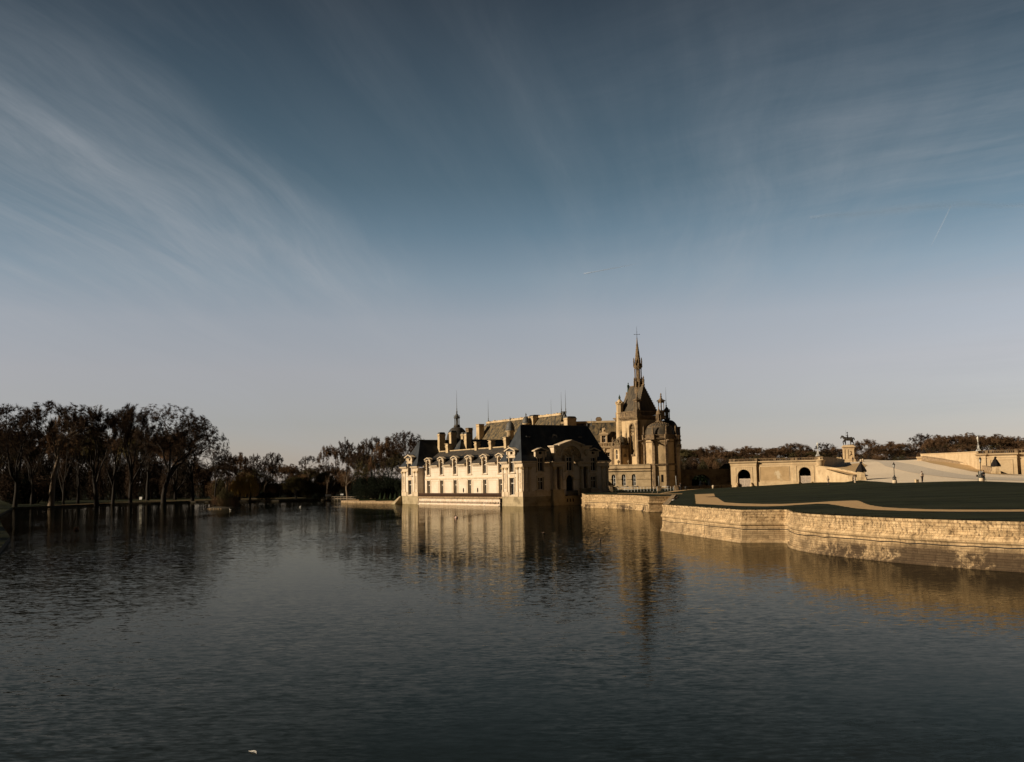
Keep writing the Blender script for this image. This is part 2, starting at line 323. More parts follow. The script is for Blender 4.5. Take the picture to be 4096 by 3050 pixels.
def hip_roof(mb, x0, x1, y0, y1, ze, zr, rx0, rx1, prof=((0,0),(0.22,0.17),(0.48,0.44),(1,1)), axis='x'):
    """hipped roof with flared eaves; ridge from rx0 to rx1 along the axis"""
    rings = []
    for t, h in prof:
        z = ze+(zr-ze)*h
        if axis == 'x':
            ym = (y0+y1)/2; e = 0.05 if t == 1 else 0
            rings.append([(x0+(rx0-x0)*t, y0+(ym-e-y0)*t, z), (x1+(rx1-x1)*t, y0+(ym-e-y0)*t, z), (x1+(rx1-x1)*t, y1+(ym+e-y1)*t, z), (x0+(rx0-x0)*t, y1+(ym+e-y1)*t, z)])
        else:
            xm = (x0+x1)/2; e = 0.05 if t == 1 else 0
            rings.append([(x0+(xm-e-x0)*t, y0+(rx0-y0)*t, z), (x1+(xm+e-x1)*t, y0+(rx0-y0)*t, z), (x1+(xm+e-x1)*t, y1+(rx1-y1)*t, z), (x0+(xm-e-x0)*t, y1+(rx1-y1)*t, z)])
    vs = [p for r in rings for p in r]; n = len(rings)
    fs = [(4*i+k, 4*i+(k+1) % 4, 4*i+4+(k+1) % 4, 4*i+4+k) for i in range(n-1) for k in range(4)]+[(3,2,1,0), (4*n-4, 4*n-3, 4*n-2, 4*n-1)]
    mb.add(vs, fs)
def cut(o, boxes):
    """notch openings out of a closed roof shell"""
    c = MB()
    for lo, hi in boxes: c.box(lo[0], hi[0], lo[1], hi[1], lo[2], hi[2])
    k = c.build('notch', M['dark']); k.parent = o.parent; bpy.context.view_layer.update()
    bm = bmesh.new(); bm.from_mesh(o.data); bmesh.ops.recalc_face_normals(bm, faces=bm.faces[:]); bm.to_mesh(o.data); bm.free()
    bm = bmesh.new(); bm.from_mesh(k.data); bmesh.ops.recalc_face_normals(bm, faces=bm.faces[:]); bm.to_mesh(k.data); bm.free()
    md = o.modifiers.new('b', 'BOOLEAN'); md.object = k; md.operation = 'DIFFERENCE'; md.solver = 'EXACT'
    dg = bpy.context.evaluated_depsgraph_get(); me = bpy.data.meshes.new_from_object(o.evaluated_get(dg)); me.name = o.name; o.modifiers.clear(); o.data = me
    bpy.data.objects.remove(k)
def ridge_line(mb, a, b, r=0.16): mb.path([a, b], r, 6, False)
def chimney(parent, x, y, z0, z1, a=0.9, b=0.65, m='weathered', cap='flat', name='chimney'):
    k = MB(); k.box(x-a, x+a, y-b, y+b, z0, z1-0.75)
    k.box(x-a-0.13, x+a+0.13, y-b-0.13, y+b+0.13, z1-0.75, z1-0.55); k.box(x-a-0.06, x+a+0.06, y-b-0.06, y+b+0.06, z1-0.95, z1-0.85)
    k.box(x-a-0.03, x+a+0.03, y-b-0.03, y+b+0.03, z1-0.55, z1-0.12 if cap == 'flat' else z1-0.4)
    k.box(x-a-0.07, x+a+0.07, y-b-0.07, y+b+0.07, z0+(z1-z0)*0.55, z0+(z1-z0)*0.55+0.16)
    o = k.build(name, M[m], parent)
    c = MB()
    if cap == 'flat': c.box(x-a-0.2, x+a+0.2, y-b-0.2, y+b+0.2, z1-0.12, z1)
    else:
        n = 8; lo = []; up = []
        pts = [(-a*0.95, 0)]+[(-a*0.95*math.cos(math.pi*i/n*0.5+0), 0.55*math.sin(math.pi*i/n*0.5)) for i in range(1, n)]+[(0, 0.55)]
        prof = [(x-a, z1-0.4), (x-a*0.92, z1-0.1), (x-a*0.6, z1+0.05), (x+a*0.6, z1+0.05), (x+a*0.92, z1-0.1), (x+a, z1-0.4)]
        c.prism([(px_, y-b, pz) for px_, pz in prof], [(px_, y+b, pz) for px_, pz in prof])
    c.build('chimney_cap', M['lead' if cap != 'flat' else m], o)
    return o
def finial(mb, x, y, z, h, r=0.16):
    mb.lathe([(r*1.4, 0), (r*1.2, h*0.06), (r*0.5, h*0.1), (r*1.1, h*0.2), (r*0.9, h*0.3), (r*0.4, h*0.36), (r*0.7, h*0.44), (r*0.2, h*0.55), (0.02, h)], (x, y, z), 8)

def pilaster(parent, fr, u, z0, z1, w=0.5, d=0.14):
    mb = MB(); cap = MB()
    mb.fbox(fr, u-w/2-0.07, u+w/2+0.07, -0.05, d+0.05, z0, z0+0.35)
    mb.fbox(fr, u-w/2, u+w/2, -0.05, d, z0+0.35, z1-0.55)
    for i, (e, z) in enumerate(((0.0, 0.55), (0.07, 0.40), (0.13, 0.22), (0.18, 0.08))):
        cap.fbox(fr, u-w/2-e, u+w/2+e, -0.05, d+e, z1-z+0.003*i, z1-z+0.16)
    for e in (-1, 1): cap.fbox(fr, u+e*(w/2+0.02)-0.09, u+e*(w/2+0.02)+0.09, d, d+0.2, z1-0.3, z1-0.12)
    o = mb.build('pilaster', M['trim'], parent); cap.build('capital', M['weathered'], o)
def niche(mb, fr, u, z0, z1, w=0.5):
    """blind round-headed recess shown by its raised rim and sunken back"""
    K = 8; r = w/2; zc = z1-r
    arc = [(u-r*math.cos(math.pi*k/K), zc+r*math.sin(math.pi*k/K)) for k in range(K+1)]
    o = [(u-(r+0.1)*math.cos(math.pi*k/K), zc+(r+0.1)*math.sin(math.pi*k/K)) for k in range(K+1)]
    for k in range(K): mb.fprism(fr, [arc[k], arc[k+1], o[k+1], o[k]], -0.05, 0.09)
    mb.fbox(fr, u-r-0.1, u-r, -0.05, 0.09, z0, zc); mb.fbox(fr, u+r, u+r+0.1, -0.05, 0.09, z0, zc)
    mb.fbox(fr, u-r-0.18, u+r+0.18, -0.05, 0.16, z0-0.14, z0)
    mb.fbox(fr, u-r-0.05, u+r+0.05, -0.05, 0.05, z0-1.5, z0-0.35)

def pediment(mb, fr, u, hw, z0, z1, d0, d1, t=0.24):
    mb.fprism(fr, [(u-hw, z0), (u+hw, z0), (u+hw, z0+0.12), (u, z1), (u-hw, z0+0.12)], d0, d1-0.14)
    for s in (-1, 1):
        a, b = (u+s*(hw+0.14), z0+0.02), (u+s*0.0, z1)
        mb.fprism(fr, [a, b, (b[0], b[1]+t), (a[0], a[1]+t)], d0, d1+0.14)
def dormer_roof(mb, fr, u, hw, z0, z1, d0, d1):
    mb.fprism(fr, [(u-hw-0.12, z0+0.06), (u, z1+0.14), (u+hw+0.12, z0+0.06)], d0, d1)

# --- walls
W_ = MB(); T_ = MB()                      # ashlar, trim, capitals
yw = [46.45, 39.45, 32.6, 25.65, 18.6, 11.75]
frw = FL(1.7)
holes = []
for y in yw:
    holes += [(y-0.78, y+0.78, 2.0, 5.7), (y-0.8, y+0.8, 7.05, 9.3)]
W_.wall(frw, 8.2, 48.9, 1.9, 9.0, holes, 0, 0.55)
# string course, frames, raised panels of the long wall
T_.fbox(frw, 8.2, 48.9, -0.02, 0.10, 5.92, 6.12); T_.fbox(frw, 8.2, 48.9, -0.02, 0.05, 6.12, 6.22)
for y in yw:
    for s in (-1, 1):
        T_.fbox(frw, y+s*0.98-0.17, y+s*0.98+0.17, -0.02, 0.09, 6.95, 9.0)
        T_.fbox(frw, y+s*0.97-0.16, y+s*0.97+0.16, -0.02, 0.07, 2.0, 5.92)
    T_.fbox(frw, y-1.3, y+1.3, -0.02, 0.22, 6.80, 6.97)
ym = [48.9]+yw+[8.2]
for i in range(7):
    hi, lo = ym[i], ym[i+1]
    a, b = (lo+1.6, hi-1.6) if 0 < i < 6 else ((lo+1.6, hi-0.2) if i == 0 else (lo+0.1, hi-1.6))
    # cornice with dentils between the dormers
    T_.fbox(frw, a-0.1, b+0.1, -0.05, 0.50, 9.08, 9.20); T_.fbox(frw, a-0.16, b+0.16, -0.05, 0.62, 9.20, 9.36); T_.fbox(frw, a, b, -0.05, 0.16, 8.70, 8.80)
    n = max(int((b-a)/0.36), 1)
    for k in range(n):
        u = a+(b-a)*(k+0.5)/n; T_.fbox(frw, u-0.09, u+0.09, -0.02, 0.36, 8.93, 9.08)
    if b-a > 1.6:
        for zz0, zz1 in ((2.35, 5.55),):
            for q in (a-0.05, b-0.05): T_.fbox(frw, q, q+0.1, -0.02, 0.045, zz0, zz1)
            T_.fbox(frw, a+0.05, b-0.05, -0.02, 0.045, zz1-0.1, zz1); T_.fbox(frw, a+0.05, b-0.05, -0.02, 0.045, zz0, zz0+0.1)
        for q in (7.6, 8.25): T_.fbox(frw, a-0.05, b+0.05, -0.02, 0.03, q, q+0.06)
W_.build('wall', M['ashlar'], wing); T_.build('wall_trim', M['trim'], wing)
# --- dormers of the wing
for y in yw:
    d = MB()
    K = 12; r = 0.8; zc = 10.72-r
    d.fbox(frw, y-1.22, y-0.8, -0.4, 0.14, 9.0, 10.75); d.fbox(frw, y+0.8, y+1.22, -0.4, 0.14, 9.0, 10.75)
    arc = [(y-r*math.cos(math.pi*k/K), zc+r*math.sin(math.pi*k/K)) for k in range(K+1)]
    for k in range(K): d.fprism(frw, [arc[k], arc[k+1], (arc[k+1][0], 10.76), (arc[k][0], 10.76)], -0.4, 0.139)
    o2 = [(y-(r+0.2)*math.cos(math.pi*k/K), zc+(r+0.2)*math.sin(math.pi*k/K)) for k in range(K+1)]
    for k in range(K): d.fprism(frw, [arc[k], arc[k+1], o2[k+1], o2[k]], 0.1, 0.22)
    pediment(d, frw, y, 1.38, 10.74, 11.22, -0.5, 0.36, 0.2)
    for s in (-1, 1): d.fbox(frw, y+s*1.35-0.16, y+s*1.35+0.16, 0.0, 0.3, 10.4, 10.74)
    o = d.build('dormer', M['trim'], wing)
    rf = MB(); dormer_roof(rf, frw, y, 1.36, 10.76, 11.28, -3.6, 0.26); rf.fbox(frw, y-1.24, y+1.24, -2.7, -0.4, 9.3, 10.76); rf.build('dormer_roof', M['slate'], o)
    window(frw, y-0.8, y+0.8, 7.05, 10.72, wing, -0.32, trans=(0.53, 0.80), arch=True)
    window(frw, y-0.78, y+0.78, 2.0, 5.7, wing, -0.4, trans=(0.70,), bar=0.13)
# small oval wall lights between the french windows
for y in (28.6, 21.9):
    K = 12; ov = MB()
    ov.prism([frw(y+0.24*math.cos(2*math.pi*k/K), 0.03, 3.35+0.55*math.sin(2*math.pi*k/K)) for k in range(K)], [frw(y+0.24*math.cos(2*math.pi*k/K), 0.07, 3.35+0.55*math.sin(2*math.pi*k/K)) for k in range(K)])
    ov.build('oval_opening', M['dark'], wing)
# --- wing roof
r_ = MB()
r_.prism([(1.15, 8.2, 9.37), (1.15, 8.2, 9.25), (6.2, 8.2, 12.75), (11.2, 8.2, 9.25), (11.2, 8.2, 9.37), (6.2, 8.2, 12.9)], [(1.15, 48.9, 9.37), (1.15, 48.9, 9.25), (6.2, 48.9, 12.75), (11.2, 48.9, 9.25), (11.2, 48.9, 9.37), (6.2, 48.9, 12.9)])
wr = r_.build('wing_roof', M['slate_warm'], wing); cut(wr, [((0.5, y-1.3, 8.5), (3.1, y+1.3, 10.9)) for y in yw])
rl = MB(); ridge_line(rl, (6.2, 8.2, 12.93), (6.2, 48.9, 12.93), 0.17); rl.build('ridge_tiles', M['weathered'], wr)
bk = MB(); bk.wall(FL(10.6), 8.2, 48.9, 0, 9.3, []); bk.build('rear_wall', M['ashlar'], wing)

# --- pavilions at both ends of the lake front
def pavilion(y0, y1, yc, tower):
    fr = FL(0); A = MB(); T = MB(); yl = y1-y0
    hl = [(yc-0.97, yc+0.97, 2.3, 5.85), (yc-0.97, yc+0.97, 7.05, 10.1)]
    A.wall(fr, y0, y1, 2.0, 8.95, hl, 0, 0.45)
    fe = frame((0, y0, 0), (1, 0, 0), (0, -1, 0)); fb = frame((0, y1, 0), (1, 0, 0), (0, 1, 0))
    if tower: A.wall(fe, 0, 22, 2.0, 8.95, [])
    A.wall(fb, 0, 22, 2.0, 8.95, []); A.wall(frame((22, 0, 0), (0, 1, 0), (1, 0, 0)), y0, y1, 2.0, 8.95, [])
    B = MB(); ex = 1 if not tower else 0
    B.hexa([(-0.12, y0-0.12, -1), (22.1, y0-0.12, -1), (22.1, y1+0.12, -1), (-0.12, y1+0.12, -1)], [(-0.02, y0-0.02, 1.98), (22.02, y0-0.02, 1.98), (22.02, y1+0.02, 1.98), (-0.02, y1+0.02, 1.98)])
    for a, b in ((y0-0.1, yc-1.35), (yc+1.35, y1+0.1)): T.fbox(fr, a, b, -0.05, 0.14, 1.985, 3.0)
    T.fbox(fr, yc-1.35, yc+1.35, -0.05, 0.08, 1.985, 2.3)
    ps = [y0+0.32, y0+1.92, y1-1.92, y1-0.32]
    for p in ps: pilaster(wing, fr, p, 3.0, 8.05)
    for p in ((ps[0]+ps[1])/2, (ps[2]+ps[3])/2): niche(T, fr, p, 5.15, 6.85)
    # entablature, broken by the tall upper window
    for a, b in ((y0, yc-1.25), (yc+1.25, y1)):
        T.fbox(fr, a-0.06, b, -0.05, 0.2, 8.06, 8.3); T.fbox(fr, a-0.02, b, -0.05, 0.1, 8.3, 8.72)
        T.fbox(fr, a-0.4 if a == y0 else a, b+0.4 if b == y1 else b, -0.05, 0.45, 9.0, 9.16); T.fbox(fr, a-0.55 if a == y0 else a-0.1, b+0.55 if b == y1 else b+0.1, -0.05, 0.6, 9.16, 9.32)
        n = int((b-a)/0.34)
        for k in range(n): T.fbox(fr, a+(b-a)*(k+0.3)/n, a+(b-a)*(k+0.7)/n, -0.02, 0.33, 8.85, 9.0)
    for s in (-1, 1):
        T.fbox(fr, yc+s*1.15-0.18, yc+s*1.15+0.18, -0.4, 0.12, 6.95, 10.5); T.fbox(fr, yc+s*1.12-0.15, yc+s*1.12+0.15, -0.02, 0.1, 2.3, 5.95)
    T.fbox(fr, yc-1.3, yc+1.3, -0.02, 0.13, 5.9, 6.1); T.fbox(fr, yc-0.9, yc+0.9, -0.02, 0.05, 6.15, 6.6)
    T.fbox(fr, yc-1.5, yc+1.5, -0.05, 0.32, 6.82, 6.97)
    A.build('pavilion_wall', M['ashlar'], wing); B.build('pavilion_base', M['base'], wing); T.build('pavilion_trim', M['trim'], wing)
    d = MB(); d.fbox(fr, yc-1.33, yc+1.33, -0.4, 0.1, 10.1, 10.62); d.fbox(fr, yc-1.5, yc+1.5, -0.45, 0.2, 10.62, 10.78)
    d.fbox(fr, yc-1.3, yc-0.5, -0.45, 0.12, 10.78, 11.45); d.fbox(fr, yc+0.5, yc+1.3, -0.45, 0.12, 10.78, 11.45)
    pediment(d, fr, yc, 2.0, 11.42, 12.1, -0.6, 0.5, 0.26)
    for s in (-1, 1):
        d.fbox(fr, yc+s*1.55-0.2, yc+s*1.55+0.2, -0.3, 0.3, 10.78, 11.42); d.fbox(fr, yc+s*1.5-0.22, yc+s*1.5+0.22, 0.0, 0.26, 10.1, 10.4)
    o = d.build('gable_dormer', M['trim'], wing)
    g = MB(); g.fbox(fr, yc-0.5, yc+0.5, -0.5, -0.3, 10.78, 11.5); g.build('dormer_recess', M['dark'], o)
    rf = MB(); dormer_roof(rf, fr, yc, 2.0, 11.44, 12.25, -3.6, 0.4); rf.fbox(fr, yc-1.31, yc+1.31, -2.6, -0.4, 9.4, 11.45); rf.build('dormer_roof', M['slate'], o)
    window(fr, yc-0.97, yc+0.97, 7.05, 10.1, wing, -0.3, trans=(0.70,)); window(fr, yc-0.97, yc+0.97, 2.3, 5.85, wing, -0.3, trans=(0.70,))
    q = MB()
    zr = 16.0 if tower else 17.0
    hip_roof(q, -0.55, 22.5, y0-0.55, y1+0.55, 9.33, zr, 2.9 if tower else 2.2, 19.7)
    ro = q.build('hipped_roof', M['slate'], wing)
    bx = [((-1.5, yc-1.3, 8.5), (2.0, yc+1.3, 11.2))]
    if not tower: bx += [((c-1.03, -1.5, 8.5), (c+1.03, 1.6, 11.0)) for c in (4.41, 17.97)]+[((7.6, -2.5, 8.5), (16.7, 1.6, 12.3))]
    cut(ro, bx)
    e = MB(); ridge_line(e, (2.3, (y0+y1)/2, zr+0.02), (19.7, (y0+y1)/2, zr+0.02), 0.12); finial(e, 2.5 if not tower else 3.1, (y0+y1)/2, zr, 1.3, 0.15); finial(e, 19.6, (y0+y1)/2, zr, 1.3, 0.15); e.build('ridge_lead', M['lead'], ro)
pavilion(0.0, 8.2, 4.15, False)
pavilion(48.9, 58.1, 53.4, True)
st = MB(); st.hexa([(-2.6, 58.2, -0.5), (0.0, 58.2, -0.5), (0.0, 60.6, -0.5), (-2.6, 60.6, -0.5)], [(-0.4, 58.2, 1.9), (0.0, 58.2, 1.9), (0.0, 58.9, 1.9), (-0.4, 58.9, 1.9)]); st.build('buttress', M['base'], wing)

# --- terrace in the recess: deck, arcaded base, iron railing
t = MB(); t.box(-0.05, 1.72, 8.22, 48.88, 1.62, 1.9); t.box(-0.22, 0.15, 9.4, 48.88, 1.5, 1.72); t.build('terrace_deck', M['rubble'], wing)
a_ = MB(); fa = FL(0.12); n = 34; y0, y1 = 9.6, 48.7; hs = []
for k in range(n):
    u = y0+(y1-y0)*(k+0.5)/n; hs.append((u-0.33, u+0.33, 0.36, 0.80))
a_.wall(fa, 9.55, 48.88, -0.6, 1.5, hs, 0.0, 0.7); a_.box(-0.25, 0.12, 9.6, 48.8, -0.6, 0.10); a_.fbox(fa, 9.55, 48.8, -0.01, 0.06, 0.95, 1.02)
for k in range(n+1):
    u = y0+(y1-y0)*k/n; a_.fprism(fa, [(u-0.16, 0.62), (u+0.16, 0.62), (u+0.05, 0.34), (u-0.05, 0.34)], 0.0, 0.12)
ar = a_.build('terrace_base', M['arcade'], wing)
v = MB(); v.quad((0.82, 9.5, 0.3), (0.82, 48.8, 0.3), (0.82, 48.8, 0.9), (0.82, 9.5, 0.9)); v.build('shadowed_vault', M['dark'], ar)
rr = MB()
rr.path([(0.05, 8.3, 2.66), (0.05, 48.8, 2.66)], 0.075, 6); rr.path([(0.05, 8.3, 2.05), (0.05, 48.8, 2.05)], 0.04, 5)
n = 19
for k in range(n+1):
    y = 8.4+(48.7-8.4)*k/n; rr.path([(0.05, y, 1.9), (0.05, y, 2.66)], 0.045, 4); rr.path([(0.35, y, 1.9), (0.06, y, 2.5)], 0.03, 4)
    for j in range(1, 13):
        yy = y+(48.7-8.4)/n*j/13
        if yy < 48.7: rr.path([(0.05, yy, 1.95), (0.05, yy, 2.64)], 0.05, 4)
rr.build('iron_railing', M['rust'], wing)
for y in (7.0, 1.6, 51.5, 55.3):
    q = MB(); q.path([(-0.12, y, 1.95), (-0.12, y, 3.0)], 0.08, 6); q.build('drain_pipe', M['rust'], wing)

# --- shaded end front with its great arched bay
fr = FE(0.0); A = MB(); T = MB()
hl = [(3.72, 5.1, 3.35, 5.92), (3.72, 5.1, 7.18, 10.0), (17.25, 18.7, 3.45, 5.95), (17.25, 18.7, 7.18, 10.0)]
A.wall(fr, 0, 9.7, 2.0, 8.95, [h for h in hl if h[0] < 10], 0, 0.45); A.wall(fr, 14.0, 22, 2.0, 8.95, [h for h in hl if h[0] > 10], 0, 0.45)
fc = FE(-0.5)                                        # centre bay stands forward
hc = [(10.5, 12.35, 2.95, 6.3, 1.0), (10.65, 12.15, 7.2, 10.1)]
A.wall(fc, 9.7, 14.0, 2.0, 8.4, [hc[0], (10.65, 12.15, 7.2, 8.4)], 0, 0.6)
A.fbox(fc, 6.95, 9.72, -0.45, -0.35, 3.3, 8.1); A.fbox(fc, 13.98, 16.7, -0.45, -0.35, 3.3, 8.1)
for a, b in ((7.95, 8.85), (14.85, 15.75)): q = MB(); q.fbox(fc, a, b, -0.36, -0.30, 3.5, 8.0); q.build('column_shade', M['shade_stone'], wing)  # dark panels painted in as the shade between the paired columns
for u in (9.72, 13.98): A.quad(fc(u, -0.45, 2), fc(u, 0, 2), fc(u, 0, 8.2), fc(u, -0.45, 8.2))
B = MB()
for a, b, h in ((6.95, 9.72, 3.1), (13.98, 16.65, 3.3)):
    B.hexa([fc(a-0.05, -0.5, -1), fc(b+0.05, -0.5, -1), fc(b+0.05, 0.42, -1), fc(a-0.05, 0.42, -1)], [fc(a, -0.5, h), fc(b, -0.5, h), fc(b, 0.34, h), fc(a, 0.34, h)])
    B.fbox(fc, a-0.1, b+0.1, -0.5, 0.46, h, h+0.22)
B.fbox(fc, 9.75, 13.96, -0.5, -0.02, -1, 2.0)
for a, b in ((-0.12, 3.2), (5.6, 6.9), (16.75, 16.85), (19.2, 22.1)): T.fbox(fr, a, b, -0.05, 0.14, 1.99, 3.1)
for a, b in ((3.2, 5.6), (16.85, 19.2)): T.fbox(fr, a, b, -0.05, 0.18, 2.1, 3.1); T.fbox(fr, a-0.1, b+0.1, -0.05, 0.3, 3.1, 3.32)
for p in (0.32, 1.72, 20.45, 21.7): pilaster(wing, fr, p, 3.1, 8.05)
for p in (1.0, 21.1): niche(T, fr, p, 5.15, 6.85)
for u, r in ((7.62, 0.42), (9.12, 0.36), (14.5, 0.42), (16.05, 0.36)):
    c = fc(u, 0.0, 0); q = MB(); Cc = MB(); q.lathe([(r*1.3, 3.3), (r*1.3, 3.5), (r*1.15, 3.6), (r, 3.75), (r, 5.2), (r*0.86, 7.5)], c, 14)
    Cc.lathe([(r*0.86, 7.48), (r*1.0, 7.6), (r*0.95, 7.75), (r*1.25, 8.0), (r*1.35, 8.1)], c, 10); Cc.build('capital', M['weathered'], q.build('column', M['trim'], wing))
for a, b in ((-0.06, 3.3), (5.5, 6.8), (16.9, 16.95), (19.1, 22.06)):
    T.fbox(fr, a, b, -0.05, 0.2, 8.06, 8.3); T.fbox(fr, a, b, -0.05, 0.1, 8.3, 8.75)
    T.fbox(fr, a-0.4*(a < 0), b+0.4*(b > 22), -0.05, 0.45, 9.0, 9.15); T.fbox(fr, a-0.5*(a < 0), b+0.5*(b > 22), -0.05, 0.6, 9.15, 9.32)
for a, b in ((6.85, 10.2), (13.4, 16.8)):
    T.fbox(fc, a, b, -0.5, 0.45, 8.12, 8.4); T.fbox(fc, a+0.06, b-0.06, -0.5, 0.36, 8.4, 8.85); T.fbox(fc, a-0.15, b+0.15, -0.5, 0.62, 8.85, 9.02); T.fbox(fc, a-0.3, b+0.3, -0.5, 0.8, 9.02, 9.22)
for k in range(22):
    u = 7.0+k*0.44
    if not 9.9 < u < 13.6: T.fbox(fc, u, u+0.2, -0.2, 0.55, 8.7, 8.85)
for u in (3.72, 5.1, 17.25, 18.7):
    s = -1 if u in (3.72, 17.25) else 1
    T.fbox(fr, u+s*0.16-0.16, u+s*0.16+0.16, -0.4, 0.14, 6.98, 10.45); T.fbox(fr, u+s*0.14-0.14, u+s*0.14+0.14, -0.02, 0.1, 3.33, 6.05)
for c in (4.41, 17.97):
    T.fbox(fr, c-1.1, c+1.1, -0.05, 0.34, 6.95, 7.12); T.fbox(fr, c-1.05, c+1.05, -0.02, 0.14, 6.0, 6.2); T.fbox(fr, c-0.7, c+0.7, -0.02, 0.06, 6.25, 6.7)
T.fbox(fc, 10.1, 12.7, -0.05, 0.32, 7.0, 7.18)
for s in (-1, 1): T.fbox(fc, 11.4+s*0.95-0.18, 11.4+s*0.95+0.18, -0.3, 0.12, 7.19, 10.4)
K = 12                                               # rim of the barred door
for k in range(K):
    a, b = math.pi*k/K, math.pi*(k+1)/K; r0, r1 = 0.925, 1.32
    T.fprism(fc, [(11.425-r*math.cos(t_), 5.375+r*math.sin(t_)) for r, t_ in ((r0, a), (r0, b), (r1, b), (r1, a))], -0.02, 0.12)
for a, b in ((9.74, 10.45), (12.4, 13.96)): T.fbox(fc, a, b, -0.02, 0.1, 5.2, 5.4)
T.fprism(fc, [(11.25, 6.28), (11.6, 6.28), (11.68, 6.85), (11.17, 6.85)], -0.02, 0.2)
A.build('end_wall', M['ashlar'], wing); B.build('column_pedestals', M['base'], wing); T.build('end_front_trim', M['trim'], wing)
g = MB()                                             # the arched gable over the centre bay
hole = (9.5, 14.5, 9.2, 12.5, 1.0)
g.wall(fc, 7.55, 16.75, 9.2, 12.5, [hole], 0.0, 0.9)
g.quad(fc(7.55, 0, 9.2), fc(7.55, -3.6, 9.2), fc(7.55, -3.6, 12.4), fc(7.55, 0, 12.4)); g.quad(fc(16.75, 0, 9.2), fc(16.75, -3.6, 9.2), fc(16.75, -3.6, 12.4), fc(16.75, 0, 12.4))
for a, b in ((7.3, 9.4), (14.6, 17.0)):
    g.fbox(fc, a, b, -2.2, 0.45, 12.2, 12.36); g.fbox(fc, a-0.15, b+0.1, -2.2, 0.6, 12.36, 12.52)
    g.fbox(fc, a+0.25, b-0.1, -0.1, 0.2, 9.22, 9.75)
for s in (-1, 1):
    p, q = (12.0+s*3.35, 12.46), (12.0, 13.42)
    g.fprism(fc, [p, q, (q[0], q[1]+0.34), (p[0], p[1]+0.26)], -2.0, 0.42)
g.fprism(fc, [(8.7, 12.44), (15.3, 12.44), (12.0, 13.45)], -1.0, 0.05)
for k in range(16):
    a, b = math.pi*k/16, math.pi*(k+1)/16; r0, r1 = 2.5, 2.95
    g.fprism(fc, [(12.0-r*math.cos(t_), 10.0+r*math.sin(t_)) for r, t_ in ((r0, a), (r0, b), (r1, b), (r1, a))], -0.02, 0.1)
for c in (8.4, 15.6):
    for e in (-0.62, 0.52): g.fbox(fc, c+e, c+e+0.1, -0.02, 0.08, 10.2, 11.9)
    g.fbox(fc, c-0.52, c+0.52, -0.02, 0.08, 10.2, 10.3); g.fbox(fc, c-0.52, c+0.52, -0.02, 0.08, 11.8, 11.9)
gb = g.build('arched_gable', M['trim'], wing)
sc = MB(); rnd = random.Random(4)                    # carved trophies in the tympanum and panels
sc.quad(fc(9.4, -0.55, 9.2), fc(14.6, -0.55, 9.2), fc(14.6, -0.55, 12.5), fc(9.4, -0.55, 12.5))
for k in range(60):
    a = rnd.uniform(0, math.pi); r = 2.35*math.sqrt(rnd.random()); u, z = 12+r*math.cos(a), 10.05+r*math.sin(a)*0.95
    sc.sphere(fc(u, -0.45, z), rnd.uniform(0.14, 0.34), 7, 5)
for c in (8.4, 15.6):
    for k in range(12): sc.sphere(fc(c+rnd.uniform(-0.3, 0.3), 0.02, rnd.uniform(10.45, 11.6)), rnd.uniform(0.1, 0.2), 6, 4)
sc.build('carved_relief', M['weathered'], gb)
rf = MB(); rf.fprism(fc, [(7.9, 12.45), (16.1, 12.45), (12.0, 13.72)], -4.2, -0.1); rf.build('gable_roof', M['slate'], gb)
for u0, u1, z0, z1 in ((3.72, 5.1, 3.35, 5.92), (3.72, 5.1, 7.18, 10.0), (17.25, 18.7, 3.45, 5.95), (17.25, 18.7, 7.18, 10.0)): window(fr, u0, u1, z0, z1, wing, -0.3, trans=(0.66,))
window(fc, 10.65, 12.15, 7.2, 10.1, wing, -0.25, trans=(0.66,))
bd = MB()
for k in range(7): bd.path([fc(10.58+k*0.283, -0.28, 2.95), fc(10.58+k*0.283, -0.28, 6.2-abs(k-3)*0.16)], 0.03, 4)
for z in (3.1, 3.9, 4.7, 5.35): bd.path([fc(10.5, -0.28, z), fc(12.35, -0.28, z)], 0.03, 4)
dr_ = bd.build('barred_door', M['iron'], wing)
p_ = MB(); p_.quad(fc(10.3, -0.58, 2.9), fc(12.5, -0.58, 2.9), fc(12.5, -0.58, 6.4), fc(10.3, -0.58, 6.4)); p_.build('pane', M['dark'], dr_)
bl = MB(); bl.fbox(fc, 10.2, 12.9, 0.0, 0.9, 1.95, 2.15)
for k in range(14): bl.path([fc(10.25+k*0.2, 0.85, 2.15), fc(10.25+k*0.2, 0.85, 3.0)], 0.03, 4)
bl.fbox(fc, 10.2, 12.9, 0.8, 0.9, 2.95, 3.05); bl.fbox(fc, 10.22, 12.88, 0.83, 0.86, 2.15, 2.95)
bl.build('balcony', M['iron'], wing)
for k in range(3):
    vt = MB(); vt.fprism(fc, [(10.55+k*0.75, 0.7), (10.85+k*0.75, 0.6), (10.85+k*0.75, 1.3), (10.55+k*0.75, 1.4)], -0.03, 0.02); vt.build('vent_slot', M['dark'], wing)
